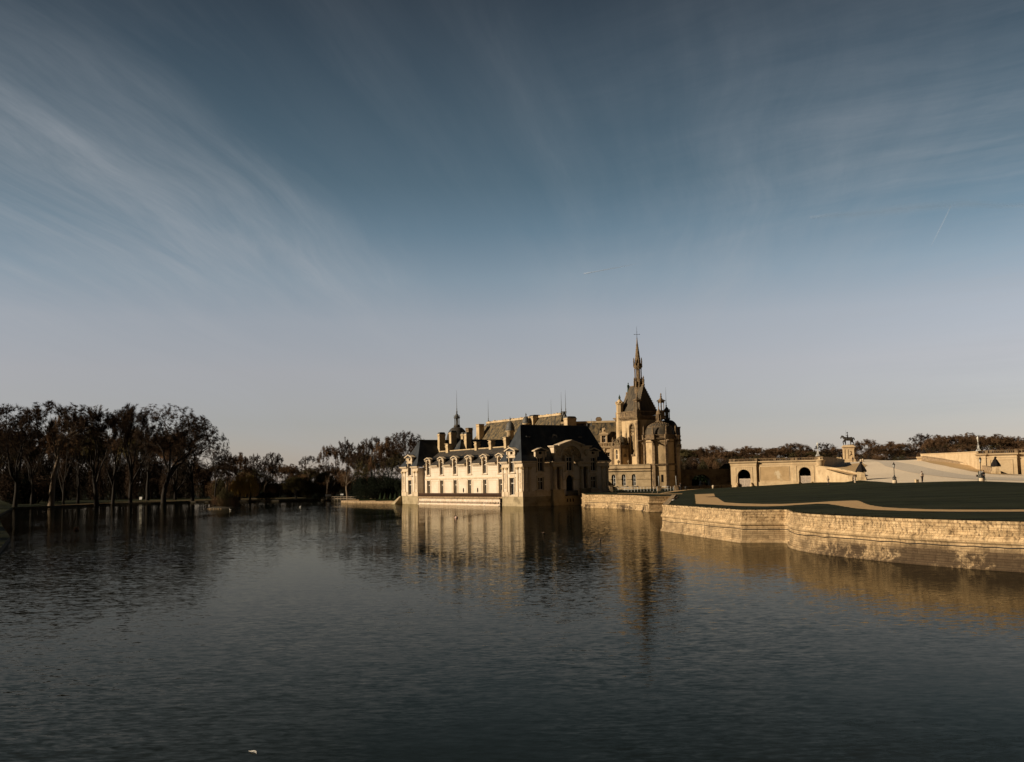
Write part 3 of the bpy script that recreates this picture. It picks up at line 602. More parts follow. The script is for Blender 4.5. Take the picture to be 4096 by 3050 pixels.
for c in (4.41, 17.97):
    d = MB(); d.fbox(fr, c-1.05, c+1.05, -0.4, 0.1, 10.0, 10.55); d.fbox(fr, c-1.3, c+1.3, -0.45, 0.2, 10.55, 10.72)
    d.fbox(fr, c-1.0, c-0.4, -0.45, 0.12, 10.72, 11.3); d.fbox(fr, c+0.4, c+1.0, -0.45, 0.12, 10.72, 11.3)
    pediment(d, fr, c, 1.55, 11.28, 11.92, -0.6, 0.45, 0.22)
    for s in (-1, 1): d.fbox(fr, c+s*1.2-0.18, c+s*1.2+0.18, -0.3, 0.3, 10.2, 11.28)
    o = d.build('gable_dormer', M['trim'], wing)
    q = MB(); q.fbox(fr, c-0.4, c+0.4, -0.5, -0.3, 10.72, 11.4); q.build('dormer_recess', M['dark'], o)
    q = MB(); dormer_roof(q, fr, c, 1.55, 11.3, 12.05, -2.6, 0.35); q.fbox(fr, c-1.03, c+1.03, -2.0, -0.4, 9.4, 11.3); q.build('dormer_roof', M['slate'], o)
for c in (3.2, 16.5):
    d = MB(); d.fbox(fr, c-0.42, c+0.42, -3.9, -2.55, 13.2, 14.5); d.fbox(fr, c-0.55, c+0.55, -4.0, -2.4, 14.5, 14.62); o = d.build('roof_light', M['lead'], wing)
    q = MB(); q.fbox(fr, c-0.28, c+0.28, -2.56, -2.54, 13.45, 14.35); q.build('pane', M['glass'], o)
d = MB(); K = 14; c0 = fr(9.9, -3.0, 14.45)
for k in range(K):
    a, b = 2*math.pi*k/K, 2*math.pi*(k+1)/K
    d.prism([fr(9.9+r*math.cos(t_), -3.8, 14.4+r*math.sin(t_)) for r, t_ in ((0.4, a), (0.4, b), (0.72, b), (0.72, a))], [fr(9.9+r*math.cos(t_), -2.6, 14.4+r*math.sin(t_)) for r, t_ in ((0.4, a), (0.4, b), (0.72, b), (0.72, a))])
d.fbox(fr, 9.2, 10.6, -3.6, -2.6, 13.3, 13.8)
o = d.build('round_dormer', M['lead'], wing)
q = MB(); q.lathe([(0.4, 0), (0.4, 0.02)], (0, 0, 0), 12); ob = q.build('pane', M['dark'], o, fr(9.9, -2.9, 14.4)); ob.rotation_euler = (math.pi/2, 0, 0)

# --- rear range seen over the wing, and the chimneys
q = MB(); hip_roof(q, 5.0, 30, 37.5, 46.5, 9.6, 15.75, 8.5, 27, prof=((0,0),(1,1))); q.build('rear_roof', M['slate'], wing)
chimney(wing, 8.0, 51.5, 9.5, 17.9, 0.85, 0.52, cap='dome')
chimney(wing, 9.0, 47.2, 9.5, 18.1, 0.8, 0.52, cap='dome')
chimney(wing, 6.2, 44.1, 12.4, 14.75, 0.62, 0.6)
chimney(wing, 6.2, 29.8, 12.4, 14.6, 0.5, 0.48); chimney(wing, 6.2, 23.0, 12.4, 14.7, 0.55, 0.5); chimney(wing, 6.2, 16.4, 12.4, 15.1, 0.5, 0.48)
chimney(wing, 16, 54.0, 12.0, 18.1, 0.7, 0.6, cap='dome'); chimney(wing, 9.6, 40.6, 13.0, 17.4, 0.7, 0.6, cap='dome')
# ------------------------------------------------------------------ main palace behind the wing
def chat(x, y, z=0.0):
    return CA+Matrix.Rotation(CR, 3, 'Z')@Vector((x, y, z))
def colonnade(mb, cx, cy, r, z0, z1, n, rr):
    for k in range(n):
        a = 2*math.pi*(k+0.5)/n; mb.lathe([(rr*1.4, z0), (rr, z0+0.1), (rr*0.9, z1-0.1), (rr*1.4, z1)], (cx+r*math.cos(a), cy+r*math.sin(a), 0), 6)
def needle(mb, x, y, z0, z1, r=0.07):
    mb.lathe([(r*4, z0), (r*2.2, z0+0.25), (r*3.2, z0+0.5), (r*1.2, z0+0.75), (r*1.8, z0+1.2), (r, z0+1.4), (0.015, z1)], (x, y, 0), 6)
pal = thing('palace_block', 'tall palace block with mossy steep roof and small round turrets behind the lakeside wing', 'building', chat(50, 78), CR)
b = MB(); fr0 = frame((-7, 0, 0), (0, 1, 0), (-1, 0, 0))
b.box(-6.6, 6.6, -25, 27, 0, 13.2); b.box(-7.1, 7.1, -25.5, 27.5, 13.2, 13.8); b.build('palace_wall', M['chapel'], pal)
q = MB(); hip_roof(q, -7.2, 7.2, -26, 28, 13.8, 24.0, -20, 22, prof=((0,0),(0.9,0.92),(1,1)), axis='y'); ro = q.build('mansard_roof', M['moss_roof'], pal)
q = MB(); q.box(-0.75, 0.75, -20.2, 22.2, 23.55, 24.15)
rnd = random.Random(9)
for k in range(26): y = -19+k*1.6; q.box(-0.3, 0.3, y, y+rnd.uniform(0.2, 0.9), 24.15, 24.15+rnd.uniform(0.08, 0.3))
q.build('roof_cresting', M['weathered'], ro)
q = MB(); needle(q, 0, 22.0, 24.0, 31.5, 0.09); q.build('roof_needle', M['lead'], pal)
q = MB(); needle(q, 0, -19.4, 24.1, 30.2, 0.08); q.build('roof_needle', M['lead'], pal)
q = MB(); needle(q, 0.3, -21.1, 24.0, 30.6, 0.08); q.build('roof_needle', M['lead'], pal)
q = MB(); needle(q, -3.5, -19.4, 20.5, 28.0, 0.06); q.build('roof_needle', M['lead'], pal)
q = MB()                                              # broken dark ridge ornament on the near hip
for k in range(9): q.taper(0, -20.5-k*0.55, 24.3-k*0.95-0.8, 24.6-k*0.9, 0.55, 0.5, 0.25, 0.3)
q.build('hip_ornament', M['lead'], ro)
def turret(parent, x, y, z0, z1, z2, r, m, name='domed_turret'):
    t = MB(); t.lathe([(r*0.95, z0), (r*0.95, z1-0.5), (r*1.15, z1-0.35), (r*1.3, z1-0.1), (r*1.3, z1)], (x, y, 0), 16)
    o = t.build(name, M[m], parent)
    d = MB(); h = z2-z1
    d.lathe([(r*1.25, z1), (r*1.25, z1+0.08)]+[(max(r*1.22*math.cos(math.pi/2*i/7)**0.8, 0.12), z1+0.08+h*0.62*math.sin(math.pi/2*i/7)) for i in range(8)]+[(0.2, z1+h*0.66), (0.1, z1+h*0.72), (0.24, z1+h*0.8), (0.12, z1+h*0.88), (0.03, z2)], (x, y, 0), 16)
    d.build('turret_dome', M['lead'], o)
    return o
turret(pal, -5.6, -0.5, 13, 20.1, 24.3, 1.12, 'terrace'); turret(pal, -3.6, -6.2, 14, 22.0, 25.1, 0.9, 'weathered')
chimney(pal, -4, 27.5, 8, 22.5, 0.75, 0.95, 'pinnacle'); chimney(pal, -4, 20.3, 12, 23.3, 0.9, 0.9, 'chapel')
chimney(pal, -1, -7.0, 14, 24.4, 1.4, 1.1, cap='dome', m='weathered'); chimney(pal, -1.0, -25.0, 8, 22.8, 1.5, 0.9, cap='dome', m='weathered')
for y in (8.5, 2.9, 16.5):                             # white eyed roof windows
    q = MB(); K = 10
    for k in range(K):
        a, c = math.pi*k/K, math.pi*(k+1)/K
        q.prism([(-5.9, y+r*math.cos(t), 16.6+r*math.sin(t)) for r, t in ((0.5, a), (0.5, c), (0.75, c), (0.75, a))], [(-4.2, y+r*math.cos(t), 16.6+r*math.sin(t)) for r, t in ((0.5, a), (0.5, c), (0.75, c), (0.75, a))])
    for s in (-1, 1): q.box(-5.9, -4.2, y+s*0.62-0.12, y+s*0.62+0.12, 15.6, 16.6)
    o = q.build('roof_window', M['white'], pal)
    g = MB(); g.quad((-5.8, y-0.55, 15.7), (-5.8, y+0.55, 15.7), (-5.8, y+0.5, 16.8), (-5.8, y, 17.1), (-5.8, y-0.5, 16.8)); g.build('pane', M['glass'], o)

dt = thing('domed_tower', 'round tower with dark dome, pillared lantern and long needle behind the wing chimneys', 'tower', (-16.2, 290, 0))
q = MB(); q.lathe([(3.3, 0), (3.3, 14.5), (3.7, 14.8), (3.8, 15.3), (3.3, 15.4)], (0, 0, 0), 24); q.build('tower_drum', M['chapel'], dt)
q = MB(); q.lathe([(3.3, 15.4)]+[(0.75+2.5*math.cos(math.pi/2*i/9), 16.3+4.8*math.sin(math.pi/2*i/9)) for i in range(10)]+[(0.95, 21.15), (0.95, 21.5), (0.8, 21.6)], (0, 0, 0), 24); q.build('dome', M['slate_warm'], dt)
q = MB(); q.lathe([(0.85, 21.5), (0.85, 21.8), (0.32, 21.85), (0.32, 23.6), (0.85, 23.65), (0.98, 23.9), (0.75, 23.95)], (0, 0, 0), 12); colonnade(q, 0, 0, 0.68, 21.8, 23.65, 8, 0.10)
for k in range(8): a = math.pi*(k+0.5)/4; q.lathe([(0.09, 23.9), (0.05, 24.3), (0.08, 24.4), (0.02, 24.6)], (0.85*math.cos(a), 0.85*math.sin(a), 0), 5)
q.lathe([(0.65, 23.9), (0.63, 24.3), (0.45, 24.7), (0.2, 25.0), (0.1, 25.3)], (0, 0, 0), 12); o = q.build('lantern', M['lead'], dt)
q = MB(); needle(q, 0, 0, 25.2, 31.8, 0.07); q.build('needle', M['lead'], o)
q = MB(); q.taper(-3.9, -4, 14, 18.9, 0.45, 0.45, 0.45, 0.45); q.taper(-3.9, -4, 18.9, 19.2, 0.65, 0.65, 0.6, 0.6); q.build('chimney', M['weathered'], dt)

# ------------------------------------------------------------------ link range with the ornate dormer
lk = thing('link_range', 'pale palace range with a mossy roof and one ornate dormer left of the chapel', 'building', (24.9, 275, 0), R(-8))
A = MB(); T = MB(); fr = frame((0, 0, 0), (1, 0, 0), (0, -1, 0))
A.wall(fr, -12, 4.2, 0, 14.0, [(-3.0, -1.9, 9.6, 12.6), (0.4, 1.6, 9.6, 12.6)], 0, 0.4); A.box(-12, 4.2, 0.5, 9, 0, 14.0)
A.build('range_wall', M['terrace'], lk)
T.fbox(fr, -12, 4.3, -0.05, 0.35, 13.8, 14.1); T.fbox(fr, -12, 4.4, -0.05, 0.5, 14.1, 14.35); T.fbox(fr, -12, 4.2, -0.05, 0.2, 9.0, 9.25)
for u in (-4.6, -3.4, -1.5, 0.0, 2.0, 3.2): T.fbox(fr, u-0.18, u+0.18, -0.05, 0.16, 9.25, 13.6); T.fbox(fr, u-0.26, u+0.26, -0.05, 0.24, 13.3, 13.7)
for k in range(36): u = -11.8+k*0.45; T.fbox(fr, u-0.09, u+0.09, 0.1, 0.28, 14.35, 15.1)
T.fbox(fr, -12, 4.3, 0.05, 0.34, 15.1, 15.28)
T.build('balustrade', M['terrace'], lk)
q = MB(); q.prism([(-12, 0.3, 14.3), (-12, 3.0, 20.9), (-12, 4.2, 21.4), (-12, 9, 14.3)], [(4.6, 0.3, 14.3), (4.6, 3.0, 20.9), (4.6, 4.2, 21.4), (4.6, 9, 14.3)]); ro = q.build('range_roof', M['moss_roof'], lk)
q = MB(); q.box(-12, 4.6, 2.8, 4.4, 20.95, 21.5); q.build('roof_cresting', M['weathered'], ro)
window(fr, -3.0, -1.9, 9.6, 12.6, lk, -0.3); window(fr, 0.4, 1.6, 9.6, 12.6, lk, -0.3)
d = MB()
for s in (-1, 1): d.fbox(fr, s*0.75-0.2, s*0.75+0.2, -0.9, -0.1, 14.4, 17.3); d.lathe([(0.12, 17.9), (0.07, 18.2), (0.12, 18.3), (0.02, 18.7)], (s*0.95, 0.5, 0), 6)
d.fbox(fr, -1.1, 1.1, -1.0, 0.02, 17.3, 17.55); d.fbox(fr, -1.2, 1.2, -1.0, 0.12, 17.55, 17.9)
d.fprism(fr, [(-0.75, 17.9), (0.75, 17.9), (0.45, 18.3), (0.4, 18.9), (0.5, 19.1), (0.3, 19.4), (-0.3, 19.4), (-0.5, 19.1), (-0.4, 18.9), (-0.45, 18.3)], -0.8, -0.3); d.fbox(fr, -0.95, 0.95, -0.9, 0.0, 14.4, 15.35); d.sphere((0, 0.25, 18.7), 0.26, 8, 6)
o = d.build('ornate_dormer', M['terrace'], lk)
q = MB(); dormer_roof(q, fr, 0, 0.9, 17.4, 17.8, -3, -0.9); q.fbox(fr, -0.9, 0.9, -2.5, -0.91, 14.5, 17.4); q.build('dormer_roof', M['moss_roof'], o)
window(fr, -0.56, 0.56, 15.35, 17.3, lk, -0.4)
q = MB(); q.taper(-1.4, 3.6, 20.8, 21.5, 0.6, 0.5, 0.6, 0.5); q.taper(-1.4, 3.6, 21.5, 21.75, 0.6, 0.5, 0.85, 0.7); q.taper(-1.4, 3.6, 21.75, 22.2, 0.85, 0.7, 0.8, 0.65); q.taper(-1.4, 3.6, 22.2, 22.6, 0.8, 0.65, 0.45, 0.4); q.build('chimney', M['pinnacle'], lk)
for s in (-5.2, ):
    q = MB(); finial(q, s+1.9, 1.0, 20.0, 2.0, 0.2); q.build('finial', M['lead'], lk)

# ------------------------------------------------------------------ chapel
ch = thing('chapel', 'tall golden stone chapel with a slender spire, corner pinnacles and a domed apse', 'chapel', chat(55, 30.75), CR)
CW, CL = 8.3, 9.2
fl = frame((0, 0, 0), (0, 1, 0), (-1, 0, 0)); fe = frame((0, 0, 0), (1, 0, 0), (0, -1, 0))
A = MB(); T = MB()
A.wall(fl, 0, CL, 0, 20.9, [(1.45, 3.4, 11.7, 19.7, 1.5)], 0, 0.6); A.wall(fe, 0, CW, 0, 20.9, []); A.wall(frame((0, CL, 0), (1, 0, 0), (0, 1, 0)), 0, CW, 0, 20.9, []); A.wall(frame((CW, 0, 0), (0, 1, 0), (1, 0, 0)), 0, CL, 0, 20.9, [])
A.build('chapel_wall', M['chapel'], ch)
T.box(-0.15, 0.75, -0.15, 0.55, 2, 20.4); T.box(CW-0.6, CW+0.1, -0.15, 0.5, 2, 20.4); T.box(-0.22, 0.85, -0.22, 0.65, 19.4, 19.9)
def ring(mb, e, z0, z1): mb.box(-e, CW+e, -e, CL+e, z0, z1)
ring(T, 0.18, 20.7, 20.95); ring(T, 0.42, 21.25, 21.45); ring(T, 0.6, 21.45, 21.7)
for k in range(30): y = k*CL/30; T.box(-0.4, 0.0, y+0.05, y+0.19, 20.95, 21.25)
for k in range(26): x = k*CW/26; T.box(x+0.05, x+0.19, -0.4, 0.0, 20.95, 21.25)
T.box(-0.05, CW+0.05, -0.05, CL+0.05, 20.95, 21.25)
# pierced parapets
T.box(-0.35, -0.1, 0.6, CL-0.6, 21.7, 21.9); T.box(-0.4, -0.05, 0.6, CL-0.6, 22.85, 23.1); T.box(-0.27, -0.16, 0.6, CL-0.6, 21.9, 22.85)
rnd = random.Random(3)
for k in range(46): y = 0.75+k*0.17; T.sphere((-0.27, y, 22.1+0.55*((k*7) % 5)/4), 0.11, 6, 4, sx=0.7)
for y in (0.6, 4.5, CL-0.8): T.box(-0.42, -0.05, y, y+0.3, 21.7, 23.15)
T.box(0.6, CW-0.6, -0.35, -0.1, 21.7, 21.9); T.box(0.6, CW-0.6, -0.4, -0.05, 22.8, 23.05)
for k in range(20): x = 0.8+k*0.35; T.lathe([(0.07, 21.9), (0.12, 22.15), (0.06, 22.5), (0.1, 22.8)], (x, -0.22, 0), 6)
# hood and sill of the tall window, drip spouts
K = 12
for k in range(K):
    a, b_ = math.pi*k/K, math.pi*(k+1)/K; c, zc, r0, r1 = 2.425, 19.7-0.975*1.5, 0.98, 1.2
    T.fprism(fl, [(c-r*math.cos(t), zc+r*1.5*math.sin(t)) for r, t in ((r0, a), (r0, b_), (r1, b_), (r1, a))], -0.02, 0.1)
for s in (1.34, 3.51): T.fbox(fl, s-0.1, s+0.1, -0.02, 0.1, 11.7, 18.3)
T.fprism(fl, [(1.2, 11.2), (3.65, 11.2), (3.5, 11.7), (1.35, 11.7)], -0.3, 0.22)
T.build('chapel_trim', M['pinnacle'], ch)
w_ = MB()                                             # tracery: two lights, pierced head
for t in (0.33, 0.5, 0.67):
    u = 1.45+1.95*t; w_.fbox(fl, u-0.06, u+0.06, -0.5, -0.35, 11.7, 17.3 if t != 0.5 else 17.9)
for t in (0.0, 1.0): u = 1.45+1.95*t; w_.fbox(fl, u-0.1, u+0.1, -0.5, -0.3, 11.7, 18.2)
for c, z, r in ((1.95, 17.1, 0.42), (2.9, 17.1, 0.42), (1.9, 18.1, 0.3), (2.42, 18.1, 0.26), (2.95, 18.1, 0.3), (2.15, 18.8, 0.28), (2.7, 18.8, 0.28), (2.42, 19.3, 0.22)):
    for k in range(12):
        a, b_ = 2*math.pi*k/12, 2*math.pi*(k+1)/12
        w_.fprism(fl, [(c+q_*math.cos(t), z+q_*math.sin(t)) for q_, t in ((r*0.75, a), (r*0.75, b_), (r, b_), (r, a))], -0.5, -0.36)
o = w_.build('tracery_window', M['chapel'], ch)
g = MB(); g.quad(fl(1.45, -0.45, 11.7), fl(3.4, -0.45, 11.7), fl(3.4, -0.45, 18.3), fl(2.9, -0.45, 19.3), fl(2.425, -0.45, 19.7), fl(1.95, -0.45, 19.3), fl(1.45, -0.45, 18.3)); g.build('pane', M['glass'], o)
q = MB(); hip_roof(q, 0.5, CW-0.5, 0.5, CL-0.3, 22.2, 30.2, 2.1, 7.9, prof=((0,0),(1,1)), axis='y'); ro = q.build('steep_roof', M['chapel_roof'], ch)
q = MB()                                              # crockets on the near hips, ridge roll
for k in range(14):
    t = k/13; q.sphere((0.5+(CW/2-0.5)*t, 0.5+1.6*t, 22.3+7.9*t), 0.17, 6, 4); q.sphere((CW-0.5-(CW/2-0.5)*t, 0.5+1.6*t, 22.3+7.9*t), 0.15, 6, 4)
q.path([(CW/2, 2.1, 30.2), (CW/2, 7.9, 30.2)], 0.16, 6)
q.lathe([(0.3, 29.9), (0.34, 30.4), (0.15, 30.6), (0.3, 30.9), (0.2, 31.2), (0.34, 31.5), (0.14, 31.8), (0.2, 32.1), (0.03, 32.7)], (CW/2, 2.1, 0), 8)
q.build('roof_crockets', M['pinnacle'], ro)
# spire
sp = MB(); cx, cy = CW/2, 4.3
sp.lathe([(1.15, 28.0), (1.1, 30.0), (1.0, 30.2), (1.0, 31.0), (1.1, 31.05), (1.1, 31.25), (0.45, 31.3), (0.45, 34.7), (1.0, 34.75), (1.05, 34.95), (1.3, 35.25), (1.3, 35.45), (1.0, 35.5), (1.0, 36.2), (0.8, 36.3), (0.78, 36.9), (0.26, 41.2), (0.3, 41.3), (0.22, 41.5), (0.1, 43.0), (0.16, 43.1), (0.05, 43.2)], (cx, cy, 0), 8, False, math.pi/8)
colonnade(sp, cx, cy, 0.9, 31.25, 34.75, 8, 0.13)
for k in range(8):
    a = 2*math.pi*(k+0.5)/8
    sp.lathe([(0.16, 35.4), (0.12, 36.4), (0.18, 36.5), (0.1, 37.0), (0.14, 37.15), (0.02, 37.8)], (cx+1.12*math.cos(a), cy+1.12*math.sin(a), 0), 6)
    sp.lathe([(0.2, 29.8), (0.16, 31.0), (0.22, 31.2), (0.1, 31.6), (0.16, 31.8), (0.02, 32.4)], (cx+1.15*math.cos(a), cy+1.15*math.sin(a), 0), 6)
    for j in range(9):
        z = 37.0+j*0.5; r = 0.78-(z-36.9)*0.121; sp.sphere((cx+r*math.cos(a), cy+r*math.sin(a), z), 0.07, 5, 4)
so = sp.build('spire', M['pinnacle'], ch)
q = MB(); q.path([(cx, cy, 43.1), (cx, cy, 46.3)], [0.07, 0.02], 5); ux, uy = math.cos(-CR), math.sin(-CR)
q.path([(cx-ux*0.72, cy-uy*0.72, 44.1), (cx+ux*0.72, cy+uy*0.72, 44.1)], 0.05, 5)
for s in (-1, 1): q.sphere((cx+s*ux*0.72, cy+s*uy*0.72, 44.1), 0.11, 6, 4)
q.sphere((cx, cy, 44.75), 0.1, 6, 4); q.build('cross', M['iron'], so)
# corner pinnacles with four columns
def pinnacle(x, y):
    p = MB(); p.taper(x, y, 20.9, 21.9, 0.55, 0.55, 0.85, 0.85); p.box(x-0.62, x+0.62, y-0.62, y+0.62, 21.9, 23.2); p.box(x-0.7, x+0.7, y-0.7, y+0.7, 23.2, 23.32)
    for sx in (-1, 1):
        for sy in (-1, 1): p.lathe([(0.15, 23.3), (0.11, 23.4), (0.10, 25.2), (0.15, 25.35)], (x+sx*0.48, y+sy*0.48, 0), 6)
    p.lathe([(0.2, 23.3), (0.16, 24.2), (0.2, 24.4), (0.1, 24.9)], (x, y, 0), 7)
    p.box(x-0.62, x+0.62, y-0.62, y+0.62, 25.35, 25.75); p.box(x-0.85, x+0.85, y-0.85, y+0.85, 25.75, 25.9)
    p.taper(x, y, 25.9, 26.45, 0.85, 0.85, 0.15, 0.15)
    p.lathe([(0.35, 26.2), (0.4, 26.5), (0.15, 26.7), (0.32, 26.95), (0.14, 27.2), (0.2, 27.5), (0.18, 27.7), (0.03, 28.0)], (x, y, 0), 8)
    return p.build('corner_pinnacle', M['pinnacle'], ch)
pinnacle(0.25, 0.25); pinnacle(CW, 0.1)
t = MB(); t.lathe([(1.0, 2), (1.0, 22.7), (1.1, 22.8), (1.1, 23.0), (0.95, 23.05), (0.95, 25.1), (1.15, 25.2), (1.15, 25.5), (0.95, 25.6)], (0.3, 7.75, 0), 8, False, math.pi/8)
for k in range(8): a = math.pi*k/4; t.lathe([(0.12, 25.5), (0.14, 25.8), (0.02, 26.1)], (0.3+1.05*math.cos(a), 7.75+1.05*math.sin(a), 0), 5)
t.lathe([(0.92, 25.5), (0.85, 25.9), (0.55, 26.3), (0.3, 26.5), (0.3, 26.6)], (0.3, 7.75, 0), 10); o = t.build('stair_turret', M['chapel'], ch)
q = MB(); q.lathe([(0.3, 26.6), (0.32, 26.75), (0.2, 26.8), (0.3, 27.0), (0.28, 27.3), (0.16, 27.45), (0.18, 27.6), (0.05, 27.75), (0.02, 28.0)], (0.3, 7.75, 0), 8); q.build('turret_statuette', M['verdigris'], o)
gs = MB(); gs.prism([(CW/2-3, CL-0.3, 22), (CW/2+3, CL-0.3, 22), (CW/2+0.5, CL-0.3, 28.0), (CW/2-0.5, CL-0.3, 28.0)], [(CW/2-3, CL+0.1, 22), (CW/2+3, CL+0.1, 22), (CW/2+0.5, CL+0.1, 28.0), (CW/2-0.5, CL+0.1, 28.0)])
gs.taper(CW/2, CL-0.5, 27.6, 28.3, 0.4, 0.4, 0.55, 0.5); gs.box(CW/2-0.5, CW/2+0.5, CL-1.0, CL, 28.3, 28.75); go = gs.build('gable_wall', M['pinnacle'], ch)
q = MB(); q.lathe([(0.34, 28.75), (0.36, 29.0), (0.30, 29.8), (0.27, 30.2), (0.33, 30.6), (0.30, 30.75), (0.11, 30.85), (0.1, 30.95), (0.17, 31.1), (0.16, 31.25), (0.05, 31.4)], (CW/2, CL-0.5, 0), 9, sy=0.8)
q.path([(CW/2-0.3, CL-0.5, 30.6), (CW/2-0.38, CL-0.6, 30.1), (CW/2-0.1, CL-0.8, 29.9)], 0.1, 6); q.path([(CW/2+0.3, CL-0.5, 30.6), (CW/2+0.38, CL-0.6, 30.1), (CW/2+0.1, CL-0.8, 30.1)], 0.1, 6)
q.build('gable_statue', M['verdigris'], go)
# apse
ac = Vector((5.3, -2.45)); wc = chat(60.3, 28.3); ang = math.atan2(-wc.y, -wc.x)-CR
AP = MB(); AT = MB(); Ra = 4.2
def octa(mb, r, z0, z1, r1=None): mb.lathe([(r, z0), (r1 or r, z1)], (ac.x, ac.y, 0), 8, False, ang+math.pi/8)
octa(AP, Ra+0.12, 0, 8.7); octa(AP, Ra, 8.7, 15.3)
o_ = AP.build('apse_wall', M['chapel'], ch)
octa(AT, Ra+0.3, 8.55, 8.75); octa(AT, Ra+0.45, 8.75, 8.95); octa(AT, Ra+0.12, 8.95, 9.1); octa(AT, Ra+0.2, 7.1, 7.25)
octa(AT, Ra+0.15, 14.6, 14.8); octa(AT, Ra+0.3, 15.3, 15.5); octa(AT, Ra+0.5, 15.5, 15.7); octa(AT, Ra+0.1, 15.7, 16.4); octa(AT, Ra+0.25, 16.4, 16.6)
for k in range(8):
    a = ang+math.pi/8+k*math.pi/4; c, s = math.cos(a), math.sin(a); t_ = Vector((-s, c))
    def rad(r, w, z): return [(ac.x+c*r[0]-t_.x*w, ac.y+s*r[0]-t_.y*w, z), (ac.x+c*r[1]-t_.x*w, ac.y+s*r[1]-t_.y*w, z), (ac.x+c*r[1]+t_.x*w, ac.y+s*r[1]+t_.y*w, z), (ac.x+c*r[0]+t_.x*w, ac.y+s*r[0]+t_.y*w, z)]
    AT.hexa(rad((3.6, 4.75), 0.42, 0), rad((3.6, 4.62), 0.42, 8.6)); AT.hexa(rad((3.6, 4.55), 0.36, 8.6), rad((3.6, 4.5), 0.36, 15.32))
    AT.hexa(rad((4.0, 4.75), 0.42, 15.3), rad((4.0, 4.85), 0.42, 16.62))
    AT.lathe([(0.3, 16.6), (0.2, 16.8), (0.34, 17.1), (0.16, 17.4), (0.24, 17.6), (0.16, 18.3), (0.2, 18.5), (0.03, 19.1)], (ac.x+c*4.45, ac.y+s*4.45, 0), 7)
    p0 = Vector((ac.x+c*4.5, ac.y+s*4.5, 15.0)); d = Vector((c, s, 0))
    AT.path([p0, p0+d*0.7+Vector((0,0,0.05)), p0+d*1.3+Vector((0,0,0.1)), p0+d*1.55], [0.24, 0.26, 0.17, 0.06], 6); AT.path([p0-Vector((0,0,0.1)), p0+d*0.35-Vector((0,0,0.5)), p0+d*0.2-Vector((0,0,1.2))], [0.2, 0.18, 0.07], 5)
AT.build('apse_trim', M['pinnacle'], ch)
D = MB(); n = 24
D.lathe([(3.95, 16.6)]+[(0.6+3.25*math.cos(math.pi/2*i/9)**0.85, 16.7+3.1*math.sin(math.pi/2*i/9)) for i in range(9)]+[(1.0, 19.75), (0.85, 20.2)], (ac.x, ac.y, 0), 24)
do = D.build('apse_dome', M['chapel_roof'], ch)
D = MB(); 
for k in range(12):
    a = 2*math.pi*k/12; D.path([(ac.x+r*math.cos(a), ac.y+r*math.sin(a), z) for r, z in ((3.2, 18.72), (2.5, 19.25), (1.6, 19.7), (0.9, 20.05))], 0.10, 5)
    for r, z in ((2.9, 18.95), (2.3, 19.4), (1.8, 19.6)): D.sphere((ac.x+r*math.cos(a+0.26), ac.y+r*math.sin(a+0.26), z), 0.17, 6, 4)
D.lathe([(3.3, 18.45), (3.35, 18.6), (3.1, 18.7)], (ac.x, ac.y, 0), 24)
D.lathe([(1.0, 19.9), (1.05, 20.2), (0.72, 20.3), (0.68, 20.5), (0.68, 21.9), (0.85, 22.0), (0.85, 22.15), (0.72, 22.2), (0.7, 22.5), (0.55, 22.9), (0.25, 23.2), (0.18, 23.5), (0.1, 23.55)], (ac.x, ac.y, 0), 14)
for k in range(8): a = 2*math.pi*k/8; D.lathe([(0.1, 20.4), (0.1, 21.9)], (ac.x+0.72*math.cos(a), ac.y+0.72*math.sin(a), 0), 5)
D.lathe([(0.16, 23.5), (0.08, 23.7), (0.03, 24.2)], (ac.x, ac.y, 0), 6); D.sphere((ac.x-0.1, ac.y-0.2, 23.95), 0.14, 6, 4); D.sphere((ac.x+0.1, ac.y+0.2, 23.85), 0.12, 6, 4)
D.build('dome_lantern', M['pinnacle'], do)
f2 = frame((ac.x+math.cos(ang+math.pi/4)*(Ra*0.9239+0.12)*1.0, ac.y+math.sin(ang+math.pi/4)*(Ra*0.9239+0.12), 0), (-math.sin(ang+math.pi/4), math.cos(ang+math.pi/4), 0), (math.cos(ang+math.pi/4), math.sin(ang+math.pi/4), 0))
q = MB(); f1 = frame((ac.x+math.cos(ang)*(Ra*0.9239+0.12), ac.y+math.sin(ang)*(Ra*0.9239+0.12), 0), (-math.sin(ang), math.cos(ang), 0), (math.cos(ang), math.sin(ang), 0))
q.fbox(f1, 0.05, 0.62, -0.1, 0.02, 4.3, 6.2); q.build('slit_window', M['dark'], ch)

# oratory: small domed pavilion against the chapel
orr = thing('domed_oratory', 'small square stone oratory with a ribbed dome beside the chapel window', 'building', chat(52, 34.37), CR)
A = MB(); T = MB(); fl = frame((0, 0, 0), (0, 1, 0), (-1, 0, 0))
A.wall(fl, 0, 3.3, 5, 13.6, [(1.35, 2.15, 10.5, 13.0, 1.0)], 0, 0.3); A.box(0.3, 3.0, 0.0, 3.3, 5, 13.6); A.quad((0, 0, 5), (0.31, 0, 5), (0.31, 0, 13.6), (0, 0, 13.6))
A.build('oratory_wall', M['chapel'], orr)
for y in (0.15, 3.15): T.box(-0.14, 0.1, y-0.25, y+0.25, 8.9, 13.3)
T.box(-0.1, 0.4, -0.14, 0.1, 8.9, 13.3); T.box(2.6, 3.0, -0.14, 0.1, 8.9, 13.3)
T.box(-0.2, 3.0, -0.2, 3.5, 13.3, 13.6); T.box(-0.35, 3.0, -0.35, 3.6, 13.6, 13.85); T.box(-0.45, 3.0, -0.45, 3.7, 13.85, 14.1)
